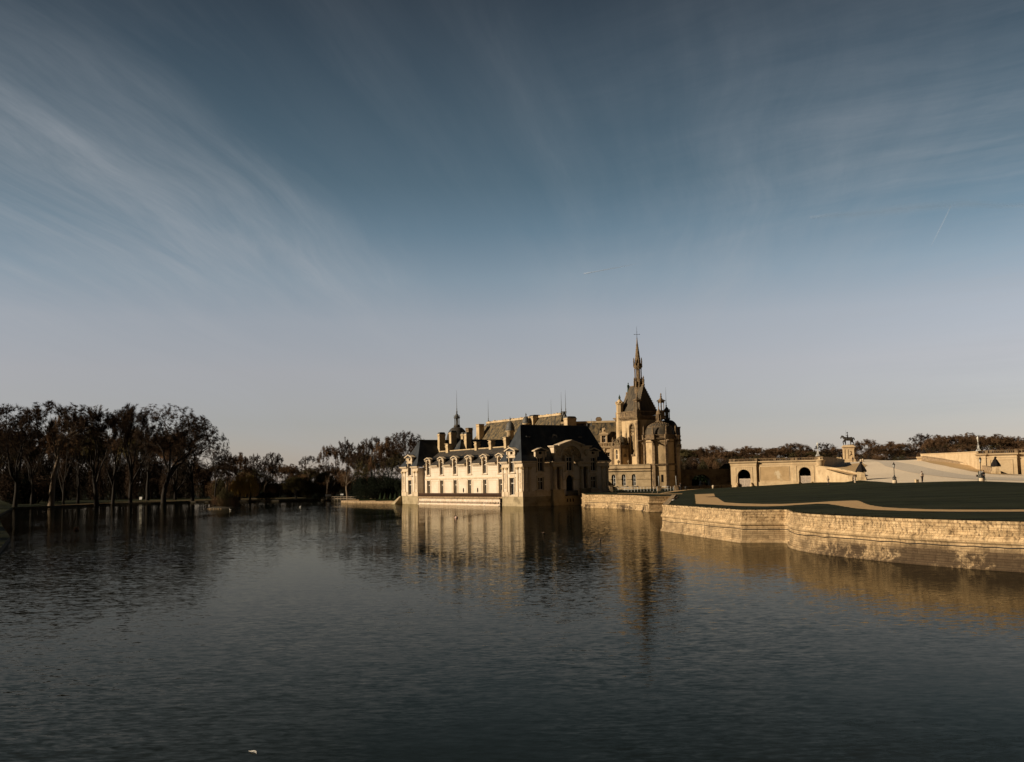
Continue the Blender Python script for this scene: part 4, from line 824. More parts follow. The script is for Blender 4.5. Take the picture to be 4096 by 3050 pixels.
for x, y in ((0, 0), (0, 3.3), (2.7, 0)): T.lathe([(0.28, 14.1), (0.2, 14.5), (0.32, 14.9), (0.2, 15.2), (0.26, 15.6), (0.05, 16.4)], (x, y, 0), 7)
for k in range(14): T.sphere((0.0+random.Random(k).uniform(-0.1, 0.2), 0.4+k*0.2, 14.3+random.Random(k+50).uniform(0, 1.3)), 0.25, 6, 4)
T.fbox(frame((0, 0, 0), (1, 0, 0), (0, -1, 0)), 1.0, 1.9, -0.05, 0.12, 11.0, 11.5); T.fbox(frame((0, 0, 0), (1, 0, 0), (0, -1, 0)), 1.15, 1.75, -0.05, 0.1, 11.5, 11.85)
T.build('oratory_trim', M['pinnacle'], orr)
q = MB(); q.lathe([(1.75, 14.1)]+[(0.12+1.6*math.cos(math.pi/2*i/7)**0.9, 14.2+2.3*math.sin(math.pi/2*i/7)) for i in range(8)]+[(0.35, 16.6), (0.15, 16.9), (0.2, 17.4), (0.25, 17.7), (0.1, 18.0), (0.02, 18.6)], (1.6, 1.65, 0), 16); q.build('oratory_dome', M['moss_roof'], orr)
window(fl, 1.35, 2.15, 10.5, 13.0, orr, -0.2, mull=(), trans=(0.5,), arch=True, bar=0.09)

# podium below the chapel
PA = R(-11); po = Vector((35.0, 259.6, 0))
pod = thing('chapel_podium', 'weathered stone podium with three tall arched windows under the chapel', 'building', po, PA)
fr = frame((0, 0, 0), (1, 0, 0), (0, -1, 0)); A = MB(); T = MB()
def podx(px_): 
    d = ray(px_, 1900); t = Vector((math.cos(PA), math.sin(PA))); n = Vector((-t.y, t.x)); k = po.xy.dot(n)/Vector((d.x, d.y)).dot(n); return (Vector((d.x, d.y))*k-po.xy).dot(t)
wins = [podx(p) for p in (2454, 2494.5, 2535)]
A.wall(fr, -13, 0.4, 0, 8.1, [(u-0.52, u+0.52, 3.5, 6.5, 1.0) for u in wins], 0, 0.45); A.box(-13, 0.4, 0.6, 7, 0, 8.1)
A.build('podium_wall', M['weathered'], pod)
T.fbox(fr, -13, 0.4, -0.05, 0.3, 7.3, 7.5); T.fbox(fr, -13, 0.4, -0.1, 0.15, 8.1, 8.85); T.fbox(fr, -13, 0.4, -0.15, 0.3, 8.85, 9.0); T.fbox(fr, -13, 0.4, -0.1, 0.35, 7.95, 8.12)
for a, b_ in zip([-13]+[u+0.66 for u in wins], [u-0.66 for u in wins]+[0.4]): T.fbox(fr, a, b_, -0.05, 0.12, 5.15, 5.32)
for u in wins: T.fbox(fr, u-0.75, u+0.75, -0.05, 0.25, 3.3, 3.5)
T.build('podium_trim', M['weathered'], pod)
for u in wins: window(fr, u-0.52, u+0.52, 3.5, 6.5, pod, -0.25, trans=(0.33, 0.66), arch=True, bar=0.08, m='white')
for i, (p, lb) in enumerate(((2436, 'behind the pavilion eave'), (2475, 'below the oratory corner'), (2516, 'below the oratory shaded side'), (2556.5, 'beside the apse'))):
    u = MB(); u.lathe([(0.22, 0), (0.22, 0.12), (0.1, 0.2), (0.12, 0.3), (0.34, 0.6), (0.36, 0.8), (0.24, 0.95), (0.3, 1.02), (0.12, 1.1), (0.06, 1.2)], (0, 0, 0), 12)
    x = podx(p); q = po+Matrix.Rotation(PA, 3, 'Z')@Vector((x, 0.0, 9.0))
    tag(u.build('stone_urn', M['pinnacle'], None, q), 'dark stone urn on the podium parapet '+lb, 'urn', 'urns on the podium parapet')

# round tower behind the apse
bt = thing('round_tower', 'round tower with a dark dome and pillared lantern half hidden behind the chapel apse', 'tower', (42, 272, 0))
q = MB(); q.lathe([(3.25, 0), (3.15, 12.6), (3.6, 13.2), (3.7, 13.5), (3.2, 13.55), (3.1, 16.4), (3.35, 16.6), (3.35, 16.9)], (0, 0, 0), 24)
for k in range(30): a = 2*math.pi*k/30; q.lathe([(0.09, 13.5), (0.12, 13.8), (0.08, 14.2)], (3.55*math.cos(a), 3.55*math.sin(a), 0), 5)
q.lathe([(3.4, 14.2), (3.72, 14.2), (3.72, 14.35), (3.4, 14.35)], (0, 0, 0), 24); q.build('tower_drum', M['chapel'], bt)
q = MB(); q.lathe([(3.2, 16.9)]+[(0.7+2.4*math.cos(math.pi/2*i/9)**0.9, 17.0+4.0*math.sin(math.pi/2*i/9)) for i in range(10)]+[(0.85, 21.2), (0.85, 21.4)], (0, 0, 0), 24); q.build('dome', M['slate_warm'], bt)
q = MB(); q.lathe([(0.9, 21.2), (0.9, 21.5), (0.3, 21.55), (0.3, 23.1), (0.8, 23.15), (0.95, 23.35), (0.7, 23.4), (0.65, 23.9), (0.35, 24.4), (0.12, 24.6)], (0, 0, 0), 12); colonnade(q, 0, 0, 0.72, 21.5, 23.15, 8, 0.09)
for k in range(8): a = math.pi*(k+0.5)/4; q.lathe([(0.09, 23.3), (0.05, 23.7), (0.08, 23.8), (0.02, 24.0)], (0.85*math.cos(a), 0.85*math.sin(a), 0), 5)
o = q.build('lantern', M['lead'], bt)
q = MB(); needle(q, -0.1, 0, 24.5, 30.0, 0.06); q.build('needle', M['lead'], o)
q = MB(); q.taper(3.1, -0.5, 14.3, 18.6, 0.3, 0.3, 0.26, 0.26); q.taper(3.1, -0.5, 18.6, 19.1, 0.28, 0.28, 0.42, 0.42); q.taper(3.1, -0.5, 16.4, 16.7, 0.4, 0.4, 0.4, 0.4); q.build('chimney', M['pinnacle'], bt)
# ------------------------------------------------------------------ water, moat walls, lawns, gravel
WAVE = 0.17
def water_mat():
    m = bpy.data.materials.new('lake_water'); m.use_nodes = True; nt = m.node_tree; N = nt.nodes; L = nt.links
    out = N['Material Output']; N.remove(N['Principled BSDF'])
    df = N.new('ShaderNodeBsdfDiffuse'); df.inputs['Color'].default_value = (0.008, 0.010, 0.009, 1)      # murky body of the lake
    gl = N.new('ShaderNodeBsdfGlossy'); gl.inputs['Color'].default_value = (0.70, 0.68, 0.60, 1); gl.inputs['Roughness'].default_value = 0.02
    fz = N.new('ShaderNodeFresnel'); fz.inputs['IOR'].default_value = 1.085
    ms = N.new('ShaderNodeMixShader'); L.new(fz.outputs[0], ms.inputs[0]); L.new(df.outputs[0], ms.inputs[1]); L.new(gl.outputs[0], ms.inputs[2]); L.new(ms.outputs[0], out.inputs['Surface'])
    tc = N.new('ShaderNodeTexCoord')
    def nz(sc, st, dt, rot=0.0, ro=0.5, dist=0.0, out=1):
        mp = N.new('ShaderNodeMapping'); mp.inputs['Scale'].default_value = st; mp.inputs['Rotation'].default_value = (0, 0, rot); L.new(tc.outputs['Object'], mp.inputs[0])
        n = N.new('ShaderNodeTexNoise'); n.inputs['Scale'].default_value = sc; n.inputs['Detail'].default_value = dt; n.inputs['Roughness'].default_value = ro; n.inputs['Distortion'].default_value = dist
        L.new(mp.outputs[0], n.inputs['Vector']); return n.outputs[out]
    def vm(op, a, b_=None, sc=None):
        n = N.new('ShaderNodeVectorMath'); n.operation = op
        for i, v in enumerate((a, b_)):
            if v is None: continue
            if isinstance(v, tuple): n.inputs[i].default_value = v
            else: L.new(v, n.inputs[i])
        if sc is not None:
            if isinstance(sc, (int, float)): n.inputs['Scale'].default_value = sc
            else: L.new(sc, n.inputs['Scale'])
        return n.outputs[0]
    def mr(f, a, b_, c=0.0, d=1.0):
        n = N.new('ShaderNodeMapRange'); L.new(f, n.inputs[0])
        for i, v in enumerate((a, b_, c, d)): n.inputs[i+1].default_value = v
        return n.outputs[0]
    # slopes of the ripples, taken straight from noise: short wind ripples, longer waves, and gusts that ruffle some patches more
    half = (-0.5, -0.5, -0.5)
    r1 = vm('SCALE', vm('ADD', nz(1.0, (2.6, 6.0, 1), 3, R(-7), 0.65, 0.4), half), sc=WAVE)
    r2 = vm('SCALE', vm('ADD', nz(1.0, (0.55, 1.9, 1), 3, R(5), 0.6, 0.3), half), sc=WAVE*0.30)
    gust = mr(nz(1.0, (0.030, 0.014, 1), 4, R(14), 0.6, 0.8, 0), 0.38, 0.60, 0.30, 1.5)
    sl = vm('MULTIPLY', vm('SCALE', vm('ADD', r1, r2), sc=gust), (0.8, 1.15, 0.0))
    nrm = vm('NORMALIZE', vm('ADD', sl, (0.0, 0.0, 1.0)))
    [L.new(nrm, q.inputs['Normal']) for q in (df, gl, fz)]
    return m
wt = MB(); wt.quad((-700, -200, 0), (500, -200, 0), (500, 700, 0), (-700, 700, 0)); tag(wt.build('lake', water_mat(), None), kind='structure')
gd = MB(); gd.quad((-9000, -3000, -1.5), (9000, -3000, -1.5), (9000, 12000, -1.5), (-9000, 12000, -1.5))
M['earth'] = mat('dark_park_ground', (0.030, 0.034, 0.018), (0.020, 0.020, 0.013), 0.05, 6, 0.95)
tag(gd.build('ground', M['earth'], None), kind='structure')

def moat_mat(name, dark_t, low, along=None):
    """ashlar moat wall: pale lime-streaked blocks, brown growth spreading up from the water"""
    m = mat(name, (0.62, 0.46, 0.275), (0.50, 0.355, 0.20), 1.3, 8, 0.9, c3=(0.25, 0.165, 0.085), s3=1.4, t3=(0.54, 0.72), bump=0.25, bscale=14, coord='UV', s3stretch=(1.6, 0.5, 1))
    nt = m.node_tree; N = nt.nodes; L = nt.links; b = N['Principled BSDF']; col = b.inputs['Base Color'].links[0].from_socket
    tc = N.new('ShaderNodeTexCoord'); sp = N.new('ShaderNodeSeparateXYZ'); L.new(tc.outputs['UV'], sp.inputs[0])
    def nz(sc, st, dt, ro=0.65):
        mp = N.new('ShaderNodeMapping'); mp.inputs['Scale'].default_value = st; L.new(tc.outputs['UV'], mp.inputs[0])
        n = N.new('ShaderNodeTexNoise'); n.inputs['Scale'].default_value = sc; n.inputs['Detail'].default_value = dt; n.inputs['Roughness'].default_value = ro; L.new(mp.outputs[0], n.inputs['Vector']); return n.outputs[0]
    def mth(op, a, b_):
        n = N.new('ShaderNodeMath'); n.operation = op; n.use_clamp = False
        for i, v in enumerate((a, b_)):
            if isinstance(v, (int, float)): n.inputs[i].default_value = v
            else: L.new(v, n.inputs[i])
        return n.outputs[0]
    def mr(f, a, b_, c=0.0, d=1.0):
        n = N.new('ShaderNodeMapRange'); L.new(f, n.inputs[0])
        for i, v in enumerate((a, b_, c, d)): n.inputs[i+1].default_value = v
        return n.outputs[0]
    def mix(f, a, c):
        n = N.new('ShaderNodeMix'); n.data_type = 'RGBA'; L.new(f, n.inputs[0]); L.new(a, n.inputs[6]); n.inputs[7].default_value = (*c, 1); return n.outputs[2]
    growth = mth('MULTIPLY', mr(nz(0.35, (0.6, 0.9, 1), 9, 0.72), dark_t, dark_t+0.10), mr(sp.outputs[1], low, low-0.7))
    if along: growth = mth('MULTIPLY', growth, mr(sp.outputs[0], along[0], along[1], 0.45, 1.0))
    if along: growth = mth('MAXIMUM', growth, mth('MULTIPLY', mth('MULTIPLY', mr(sp.outputs[0], along[0], along[1]), mr(nz(1.1, (1.1, 0.8, 1), 9, 0.8), 0.40, 0.52)), mr(sp.outputs[1], 1.30, 0.75)))
    col = mix(mth('MULTIPLY', growth, 0.92), col, (0.034, 0.020, 0.011))
    streak = mth('MULTIPLY', mr(nz(1.0, (3.5, 0.5, 1), 8, 0.75), 0.48, 0.60), mr(nz(0.5, (0.5, 1, 1), 4), 0.38, 0.60))
    col = mix(mth('MULTIPLY', streak, 0.6), col, (0.045, 0.027, 0.014))
    lich = mth('MULTIPLY', mr(nz(6.0, (1, 1, 1), 4, 0.7), 0.66, 0.72), mr(nz(0.6, (1, 1, 1), 3), 0.48, 0.6))
    col = mix(mth('MULTIPLY', lich, 0.8), col, (0.70, 0.60, 0.46))
    blk = mth('MULTIPLY', mr(nz(4.2, (1.2, 0.8, 1), 6, 0.75), 0.52, 0.58), mr(sp.outputs[1], 1.4, 1.75))   # weathered hollows of the upper courses
    col = mix(mth('MULTIPLY', blk, 0.75), col, (0.07, 0.042, 0.020))
    fine = nz(7.0, (1.0, 1.0, 1), 6, 0.8); cb2 = N.new('ShaderNodeCombineXYZ'); L.new(sp.outputs[0], cb2.inputs[0]); L.new(sp.outputs[1], cb2.inputs[1])
    b2 = N.new('ShaderNodeTexBrick'); L.new(cb2.outputs[0], b2.inputs['Vector']); b2.inputs['Scale'].default_value = 1.0; b2.inputs['Brick Width'].default_value = 0.85; b2.inputs['Row Height'].default_value = 0.30; b2.inputs['Mortar Size'].default_value = 0.02
    b2.inputs['Color1'].default_value = (1.1, 1.1, 1.1, 1); b2.inputs['Color2'].default_value = (0.62, 0.60, 0.56, 1); b2.inputs['Mortar'].default_value = (0.42, 0.36, 0.30, 1)
    for src_, f_ in ((b2.outputs[0], 0.75), (mr(fine, 0.3, 0.7, 0.55, 1.35), 0.8)):
        n = N.new('ShaderNodeMix'); n.data_type = 'RGBA'; n.blend_type = 'MULTIPLY'; n.inputs[0].default_value = f_; L.new(col, n.inputs[6]); L.new(src_, n.inputs[7]); col = n.outputs[2]
    L.new(col, b.inputs['Base Color']); return m
def sweep(line, prof, uvs=True):
    """extrude a profile (outward offset, z) along a plan polyline; outward = right of travel turned to the water"""
    mb = MB(); P = [Vector(p) for p in line]; n = len(P); norms = []
    for i in range(n):
        ds = []
        if i > 0: ds.append((P[i]-P[i-1]).normalized())
        if i < n-1: ds.append((P[i+1]-P[i]).normalized())
        ns = [Vector((d.y, -d.x)) for d in ds]; b = sum(ns, Vector((0, 0))).normalized(); norms.append(b/max(b.dot(ns[0]), 0.4))
    vs = []; uv = []; s = 0
    for i in range(n):
        if i: s += (P[i]-P[i-1]).length
        acc = 0
        for j, (o, z) in enumerate(prof):
            if j: acc += 0
            q = P[i]+norms[i]*o; vs.append((q.x, q.y, z)); uv.append((s, z+ (0.0 if o > -0.2 else (-o))))
    m = len(prof)
    mb.add(vs, [(i*m+j, (i+1)*m+j, (i+1)*m+j+1, i*m+j+1) for i in range(n-1) for j in range(m-1)]); mb.uv = uv
    return mb
def smooth_line(pts, seg=4):
    out = []; P = [Vector(p) for p in pts]
    for i in range(len(P)-1):
        p0, p1, p2, p3 = P[max(i-1, 0)], P[i], P[i+1], P[min(i+2, len(P)-1)]
        for k in range(seg):
            t = k/seg; out.append(0.5*((2*p1)+(p2-p0)*t+(2*p0-5*p1+4*p2-p3)*t*t+(3*p1-p0-3*p2+p3)*t**3))
    return out+[P[-1]]
PROF = [(0.20, -1.2), (0.20, 0.02), (0.22, 0.10), (0.18, 0.17), (0.06, 0.18), (0.045, 0.43), (0.0, 0.435), (0.0, 0.475), (0.035, 0.48), (0.03, 0.73), (-0.015, 0.735), (-0.015, 0.775), (0.02, 0.78), (0.012, 1.03), (-0.03, 1.035), (-0.03, 1.075), (0.008, 1.08), (0.0, 1.33), (0.04, 1.36), (0.13, 1.44), (0.14, 1.55), (0.08, 1.66), (0.02, 1.69), (-0.04, 1.72), (-0.045, 1.95), (-0.09, 1.955), (-0.09, 1.995), (-0.055, 2.0), (-0.065, 2.19), (-0.11, 2.195), (-0.11, 2.235), (-0.07, 2.24), (-0.08, 2.44), (-0.02, 2.46), (-0.02, 2.60), (-0.65, 2.60)]
curve = smooth_line([(21.35, 78.4), (20.55, 75.4), (20.15, 72.4), (20.2, 69.4), (20.75, 66.4), (21.7, 63.1), (22.75, 59.9), (24.05, 57.1), (25.4, 54.7), (27.0, 52.4), (29.5, 49.6), (33, 46.5), (38, 43.5), (46, 40)], 4)
line1 = [(25.4, 162.0), (14.75, 100.7), (18.05, 80.25), (21.2, 79.3)]
nearline = [Vector(p) for p in line1]+curve
mw = sweep(nearline, PROF); o = mw.build('moat_wall', moat_mat('near_moat_stone', 0.42, 1.55, (91, 99)), None)
tag(o, 'long curved limestone moat wall in the right foreground, stained brown near the water', 'wall')
far_curve = smooth_line([(14.0, 216.5), (13.35, 189.5), (15.6, 186.7), (19.06, 178.0), (20.75, 168.5), (21.15, 157.6), ], 1)
farline = [Vector((14.4, 216.5)), Vector((13.35, 189.6))]+smooth_line([(13.4, 189.4), (15.6, 186.7), (17.5, 182.7), (19.06, 178.0), (20.2, 173.0), (20.8, 168.5), (21.1, 163.0), (21.1, 157.6)], 3)+[Vector((26.0, 157.9))]
PROF2 = [(o_, z*0.94) for o_, z in PROF]
o = sweep(farline, PROF2).build('moat_wall', moat_mat('far_moat_stone', 0.47, 1.2), None)
tag(o, 'shorter golden moat wall further off, bowed out in front of the dark pavilion', 'wall')
def cable(line, z0, z1, off, label, rr=0.035, seed=1):
    rnd = random.Random(seed); P = [Vector(p) for p in line]; pts = []; tot = sum((P[i+1]-P[i]).length for i in range(len(P)-1)); s = 0
    for i in range(len(P)-1):
        d = (P[i+1]-P[i]); L_ = d.length; nrm = Vector((d.y, -d.x)).normalized(); n = max(int(L_/1.2), 1)
        for k in range(n):
            t = k/n; q = P[i]+d*t+nrm*(off+0.03); pts.append((q.x, q.y, z0+(z1-z0)*(s+L_*t)/tot+rnd.uniform(-0.045, 0.045)))
        s += L_
    mb = MB(); mb.path(pts, rr, 5); tag(mb.build('cable', M['iron'], None), label, 'cable')
cable(nearline[1:], 1.02, 1.30, 0.03, 'black cable looping along the near moat wall above the water', 0.022, seed=2)
cable(farline[1:-1], 1.0, 1.0, 0.03, 'thin black cable along the further bowed moat wall', 0.03, seed=3)
# outfall stone at the foot of the middle wall piece
q = MB(); q.box(-0.28, 0.28, -0.1, 0.45, -0.1, 0.32); q.box(-0.32, 0.32, -0.12, 0.5, 0.32, 0.42); p = atz(3004, 2168); q.build('outfall_stone', M['rubble'], None, (p.x, p.y-0.25, 0), R(-14)); tag(bpy.data.objects['outfall_stone'], 'small stone outfall block at the water line of the moat wall corner', 'outfall')

# --- ground height fields
def field(ctrl):
    P = np.array(ctrl, float); n = len(P); D = np.hypot(P[:, None, 0]-P[None, :, 0], P[:, None, 1]-P[None, :, 1])
    A = np.zeros((n+3, n+3)); A[:n, :n] = -D; A[:n, n] = 1; A[:n, n+1:] = P[:, :2]; A[n, :n] = 1; A[n+1:, :n] = P[:, :2].T
    A[:n, :n] += 0.0*np.eye(n); W = np.linalg.solve(A, np.concatenate([P[:, 2], [0, 0, 0]]))
    def f(x, y): return float(-(np.hypot(P[:, 0]-x, P[:, 1]-y)@W[:n])+W[n]+W[n+1]*x+W[n+2]*y)
    return f
def cp(px_, py_, Y): v = at(px_, py_, Y); return (v.x, v.y, v.z)
flat = [(q.x, q.y, 2.59) for q in nearline[::3]]+[(q.x, q.y, 2.44) for q in farline[::2]]
LAWN = flat+[(40, 55, 2.6), (60, 60, 2.6), (30, 72, 2.6), (24, 90, 2.6), (22, 110, 2.6), (27, 165, 2.45), (26, 190, 2.45), (30, 215, 2.5), (18, 205, 2.45), (22, 219, 2.45), (36, 255, 2.6), (45, 240, 2.65),
    cp(2923, 1951, 240), cp(3080, 1943, 236), cp(3268, 1931, 231), cp(3310, 1941, 184), cp(3419, 1939, 178), cp(3437, 1921, 181), cp(3578, 1934, 164), cp(3690, 1931, 156), cp(3780, 1928, 153), cp(3910, 1926, 152), cp(4096, 1933, 150), cp(4400, 1940, 150),
    cp(3690, 1990, 100), cp(3300, 1985, 120), cp(4096, 1985, 96), cp(2900, 1990, 150), cp(3050, 1965, 190)]
EDGE = [cp(3437, 1921, 181), cp(3578, 1934, 164), cp(3690, 1931, 156), cp(3780, 1928, 153), cp(3910, 1926, 152), cp(4096, 1933, 150), cp(4400, 1940, 150)]
EDGE_MID = [tuple(EDGE[i][j]*(1-t)+EDGE[i+1][j]*t for j in range(3)) for i in range(6) for t in (0.33, 0.67)]
LAWN += EDGE_MID
lawn_z = field(LAWN)
ROAD = [cp(3437, 1921, 181), cp(3578, 1934, 164), cp(3690, 1931, 156), cp(3780, 1928, 153), cp(3910, 1926, 152), cp(4096, 1933, 150), cp(4400, 1940, 150),
    cp(3290, 1874, 234), cp(3340, 1868, 258), cp(3378, 1852, 305), cp(3395, 1849, 318), cp(3440, 1848, 290), cp(3560, 1844, 280), cp(3690, 1837, 262), cp(3690, 1838, 252), cp(3800, 1847, 230), cp(3905, 1862, 209), cp(3985, 1894, 192), cp(4096, 1899, 197), cp(4300, 1900, 197), cp(3350, 1893, 205),
    (110, 330, 9.75), (70, 330, 9.4), (140, 300, 9.9)]
G0 = Vector((51.88, 240.0)); GA = R(-26.73); GU = Vector((math.cos(GA), math.sin(GA))); GN = Vector((-GU.y, GU.x)); G1 = G0+GU*20.0
def gw(u, d=0.0): p = G0+GU*u-GN*d; return (p.x, p.y)
ramp_wall = smooth_line([gw(20.0, 0.1), (71.3, 222.5), (71.2, 213), (69.6, 203), (66.5, 192), (at(3437, 1921, 181).x-1.0, 182.5)], 5)
RW_T = [0, 0.12, 0.3, 0.5, 0.75, 1.0]; RW_PIX = [(3268, 1867), (3282, 1874), (3306, 1885), (3340, 1895), (3385, 1902), (3434, 1907)]
RW_Z = [at(p[0], p[1], ramp_wall[min(int(t*(len(ramp_wall)-1)), len(ramp_wall)-1)].y).z for t, p in zip(RW_T, RW_PIX)]
ROAD = [r for r in ROAD if abs(r[1]-205) > 2]+EDGE_MID+[(p.x+0.5, p.y, float(np.interp(i/(len(ramp_wall)-1), RW_T, RW_Z))-0.12) for i, p in enumerate(ramp_wall) if i % 3 == 1 and i < len(ramp_wall)-3]
road_z = field(ROAD)
def sheet(name, poly, zf, m, step=3.0, lift=0.0, stuff=False):
    """ground polygon cut into a fine grid and draped on its height field"""
    bm = bmesh.new(); vs = [bm.verts.new((p[0], p[1], 0)) for p in poly]; bm.faces.new(vs)
    xs = [p[0] for p in poly]; ys = [p[1] for p in poly]
    for a, lo, hi in ((0, min(xs), max(xs)), (1, min(ys), max(ys))):
        v = math.ceil(lo/step)*step+0.013
        while v < hi:
            no = (1, 0, 0) if a == 0 else (0, 1, 0); co = (v, 0, 0) if a == 0 else (0, v, 0)
            bmesh.ops.bisect_plane(bm, geom=bm.verts[:]+bm.edges[:]+bm.faces[:], plane_co=co, plane_no=no, dist=1e-4); v += step
    bmesh.ops.triangulate(bm, faces=bm.faces[:])
    for v in bm.verts: v.co.z = zf(v.co.x, v.co.y)+lift
    bmesh.ops.recalc_face_normals(bm, faces=bm.faces[:])
    me = bpy.data.meshes.new(name); bm.to_mesh(me); bm.free()
    if me.polygons and me.polygons[0].normal.z < 0: me.flip_normals()
    for p in me.polygons: p.use_smooth = True
    me.materials.append(m); o = bpy.data.objects.new(name, me); C.objects.link(o); return tag(o, kind='structure')
def grass_mat():
    m = mat('mown_grass', (0.024, 0.030, 0.016), (0.010, 0.013, 0.008), 0.35, 8, 0.95, c3=(0.040, 0.042, 0.024), s3=0.16, t3=(0.42, 0.66), bump=0.8, bscale=14, spec=0.05, stretch=(1, 1, 1), s3stretch=(0.25, 2.2, 1))
    return m
M['grass'] = grass_mat()
M['road'] = mat('pale_road_gravel', (0.85, 0.72, 0.57), (0.76, 0.63, 0.48), 1.6, 8, 0.95, c3=(0.42, 0.32, 0.22), s3=4, t3=(0.55, 0.75), bump=0.3, bscale=9)
M['cobble'] = mat('grey_cobbles', (0.66, 0.58, 0.49), (0.55, 0.48, 0.40), 2.2, 8, 0.9, c3=(0.44, 0.37, 0.31), s3=5, t3=(0.5, 0.7), bump=0.4, bscale=9)
M['sand'] = mat('ochre_sand', (0.54, 0.37, 0.19), (0.44, 0.30, 0.15), 1.2, 8, 0.95, c3=(0.34, 0.23, 0.12), s3=4, t3=(0.55, 0.75), bump=0.3, bscale=9)
inset = [(q.x+0.45, q.y+0.15) for q in nearline]
lawn_poly = [(14.9, 100.8)] + [(18.15, 80.4), (21.4, 79.45)] + [(q.x+0.16, q.y+0.08) for q in curve[1:]] + [(120, 40), (200, 60), (200, 150)]
edge_c = [at(4400, 1940, 150), at(4096, 1933, 150), at(3910, 1926, 152), at(3780, 1928, 153), at(3690, 1931, 156), at(3578, 1934, 164), at(3437, 1921, 181)]
lawn_poly += [(p.x, p.y) for p in edge_c]
lawn_poly += [(p.x, p.y) for p in reversed(ramp_wall[1:-1])] + [gw(20, -0.3), gw(0, -0.3), (50, 246), (37, 262), (24, 262), (14.6, 217), (13.5, 189.7)] + [(q.x+0.16, q.y+0.05) for q in farline[3:-1]] + [(21.3, 157.8), (25.6, 158.1), (25.6, 162.0)]
sheet('lawn', lawn_poly, lawn_z, M['grass'], 4.0, 0.05)
# gravel path of the parterre (outline from the ground plane of the lawn)
def gp(pts, z=2.62):
    P = [atz(x, y, z).xy for x, y in pts]; out = []; rn = random.Random(5)
    for i in range(len(P)):
        a, b = P[i], P[(i+1) % len(P)]; n = max(int((b-a).length/0.6), 1)
        for k in range(n): out.append(a.lerp(b, k/n)+Vector((rn.uniform(-0.07, 0.07), rn.uniform(-0.10, 0.10)))*min(1, n/3))
    return out
path_a = gp([(2779, 1977), (2855, 1975), (2868, 1988), (2884, 2004), (2900, 2012), (2960, 2016.5), (3050, 2019), (3130, 2019.5), (3200, 2017.5), (3280, 2014.5), (3330, 2012.5), (3400, 2011), (3432, 2011), (3450, 2017), (3480, 2026), (3530, 2033), (3600, 2037), (3700, 2040.5), (3800, 2042), (3950, 2043), (4200, 2043),
    (4200, 2050.5), (3950, 2050.5), (3800, 2050), (3700, 2048.5), (3600, 2046.5), (3500, 2043), (3430, 2038), (3380, 2031), (3340, 2024), (3310, 2020.5), (3270, 2019.5), (3200, 2022.5), (3130, 2026), (3070, 2027.5), (2960, 2025.5), (2880, 2021), (2784, 2016)])
sheet('gravel_path', path_a, lawn_z, M['gravel'], 4.0, 0.065)
sheet('gravel_path', gp([(2470, 1976), (2560, 1976), (2640, 1977.5), (2730, 1978), (2730, 1979.5), (2640, 1980), (2560, 1978), (2470, 1977)], 2.46), lawn_z, M['gravel'], 4.0, 0.09)
sheet('gravel_path', gp([(2640, 1976), (2660, 1972), (2700, 1967), (2760, 1963), (2800, 1960), (2920, 1953), (2920, 1954.5), (2800, 1962.5), (2740, 1966.5), (2690, 1970.5), (2655, 1975), (2650, 1977)], 2.46), lawn_z, M['gravel'], 4.0, 0.09)
# ramp: one gravel sheet with a paved lane and sandy margins laid on it
rw_in = [(p.x+0.4, p.y) for p in ramp_wall]
ret = smooth_line([(gw(20.0, -1.5)[0]+0.6, gw(20.0, -1.5)[1]), tuple(at(3300, 1874, 236).xy), tuple(at(3340, 1867, 258).xy), tuple(at(3372, 1856, 295).xy), tuple(at(3379, 1851, 312).xy)], 3)
crest = [at(3400, 1848, 330), (92, 345), (150, 345), at(3905, 1835, 330), at(3690, 1834, 262)]
road_poly = [(p.x, p.y-1.2) for p in reversed(edge_c)] + [(240, 160), (240, 210), tuple(at(4400, 1900, 196).xy), tuple(at(4096, 1899, 196).xy), tuple(at(3985, 1894, 193).xy), tuple(at(3905, 1861, 209).xy), tuple(at(3800, 1847, 229).xy), tuple(at(3692, 1837, 250).xy), (112, 275), (122, 345), (92, 345), (78, 330)] + [tuple(p) for p in reversed(ret)] + [tuple(p) for p in rw_in[2:-1]]
sheet('gravel_road', road_poly, road_z, M['road'], 4.0, -0.02)
def lane(name, pts, m, lift):
    out = []
    for x, y, Y in pts: out.append(at(x, y, Y).xy)
    sheet(name, out, road_z, m, 4.0, lift)
def onroad(px_, py_):
    d = ray(px_, py_); lo = None
    Y = 120.0
    while Y < 330:
        p = Vector((0, 0, H))+d*(Y/d.y)
        if p.z <= road_z(p.x, p.y): return (p.x, p.y)
        Y += 0.5
    return (p.x, p.y)
cob = [onroad(*p) for p in ((3500, 1846), (3560, 1845), (3620, 1855), (3700, 1871), (3780, 1888), (3850, 1900), (3930, 1908), (4040, 1912), (4140, 1914), (4140, 1924), (4040, 1922), (3930, 1920), (3850, 1916), (3760, 1907), (3680, 1897), (3600, 1882), (3540, 1866))]
sheet('cobbled_lane', cob, road_z, M['cobble'], 5.0, 0.03)
san1 = [onroad(*p) for p in ((3660, 1839), (3690, 1841), (3800, 1851), (3905, 1868), (3970, 1893), (4096, 1903), (4140, 1905), (3960, 1897), (3880, 1885), (3800, 1870), (3720, 1853))]
sheet('sand_margin', san1, road_z, M['sand'], 5.0, 0.025)
san2 = [onroad(*p) for p in ((3300, 1877), (3330, 1873), (3380, 1860), (3420, 1855), (3450, 1853), (3470, 1862), (3452, 1878), (3438, 1896), (3410, 1902), (3370, 1893), (3330, 1884))]
sheet('sand_margin', san2, road_z, M['sand'], 5.0, 0.025)
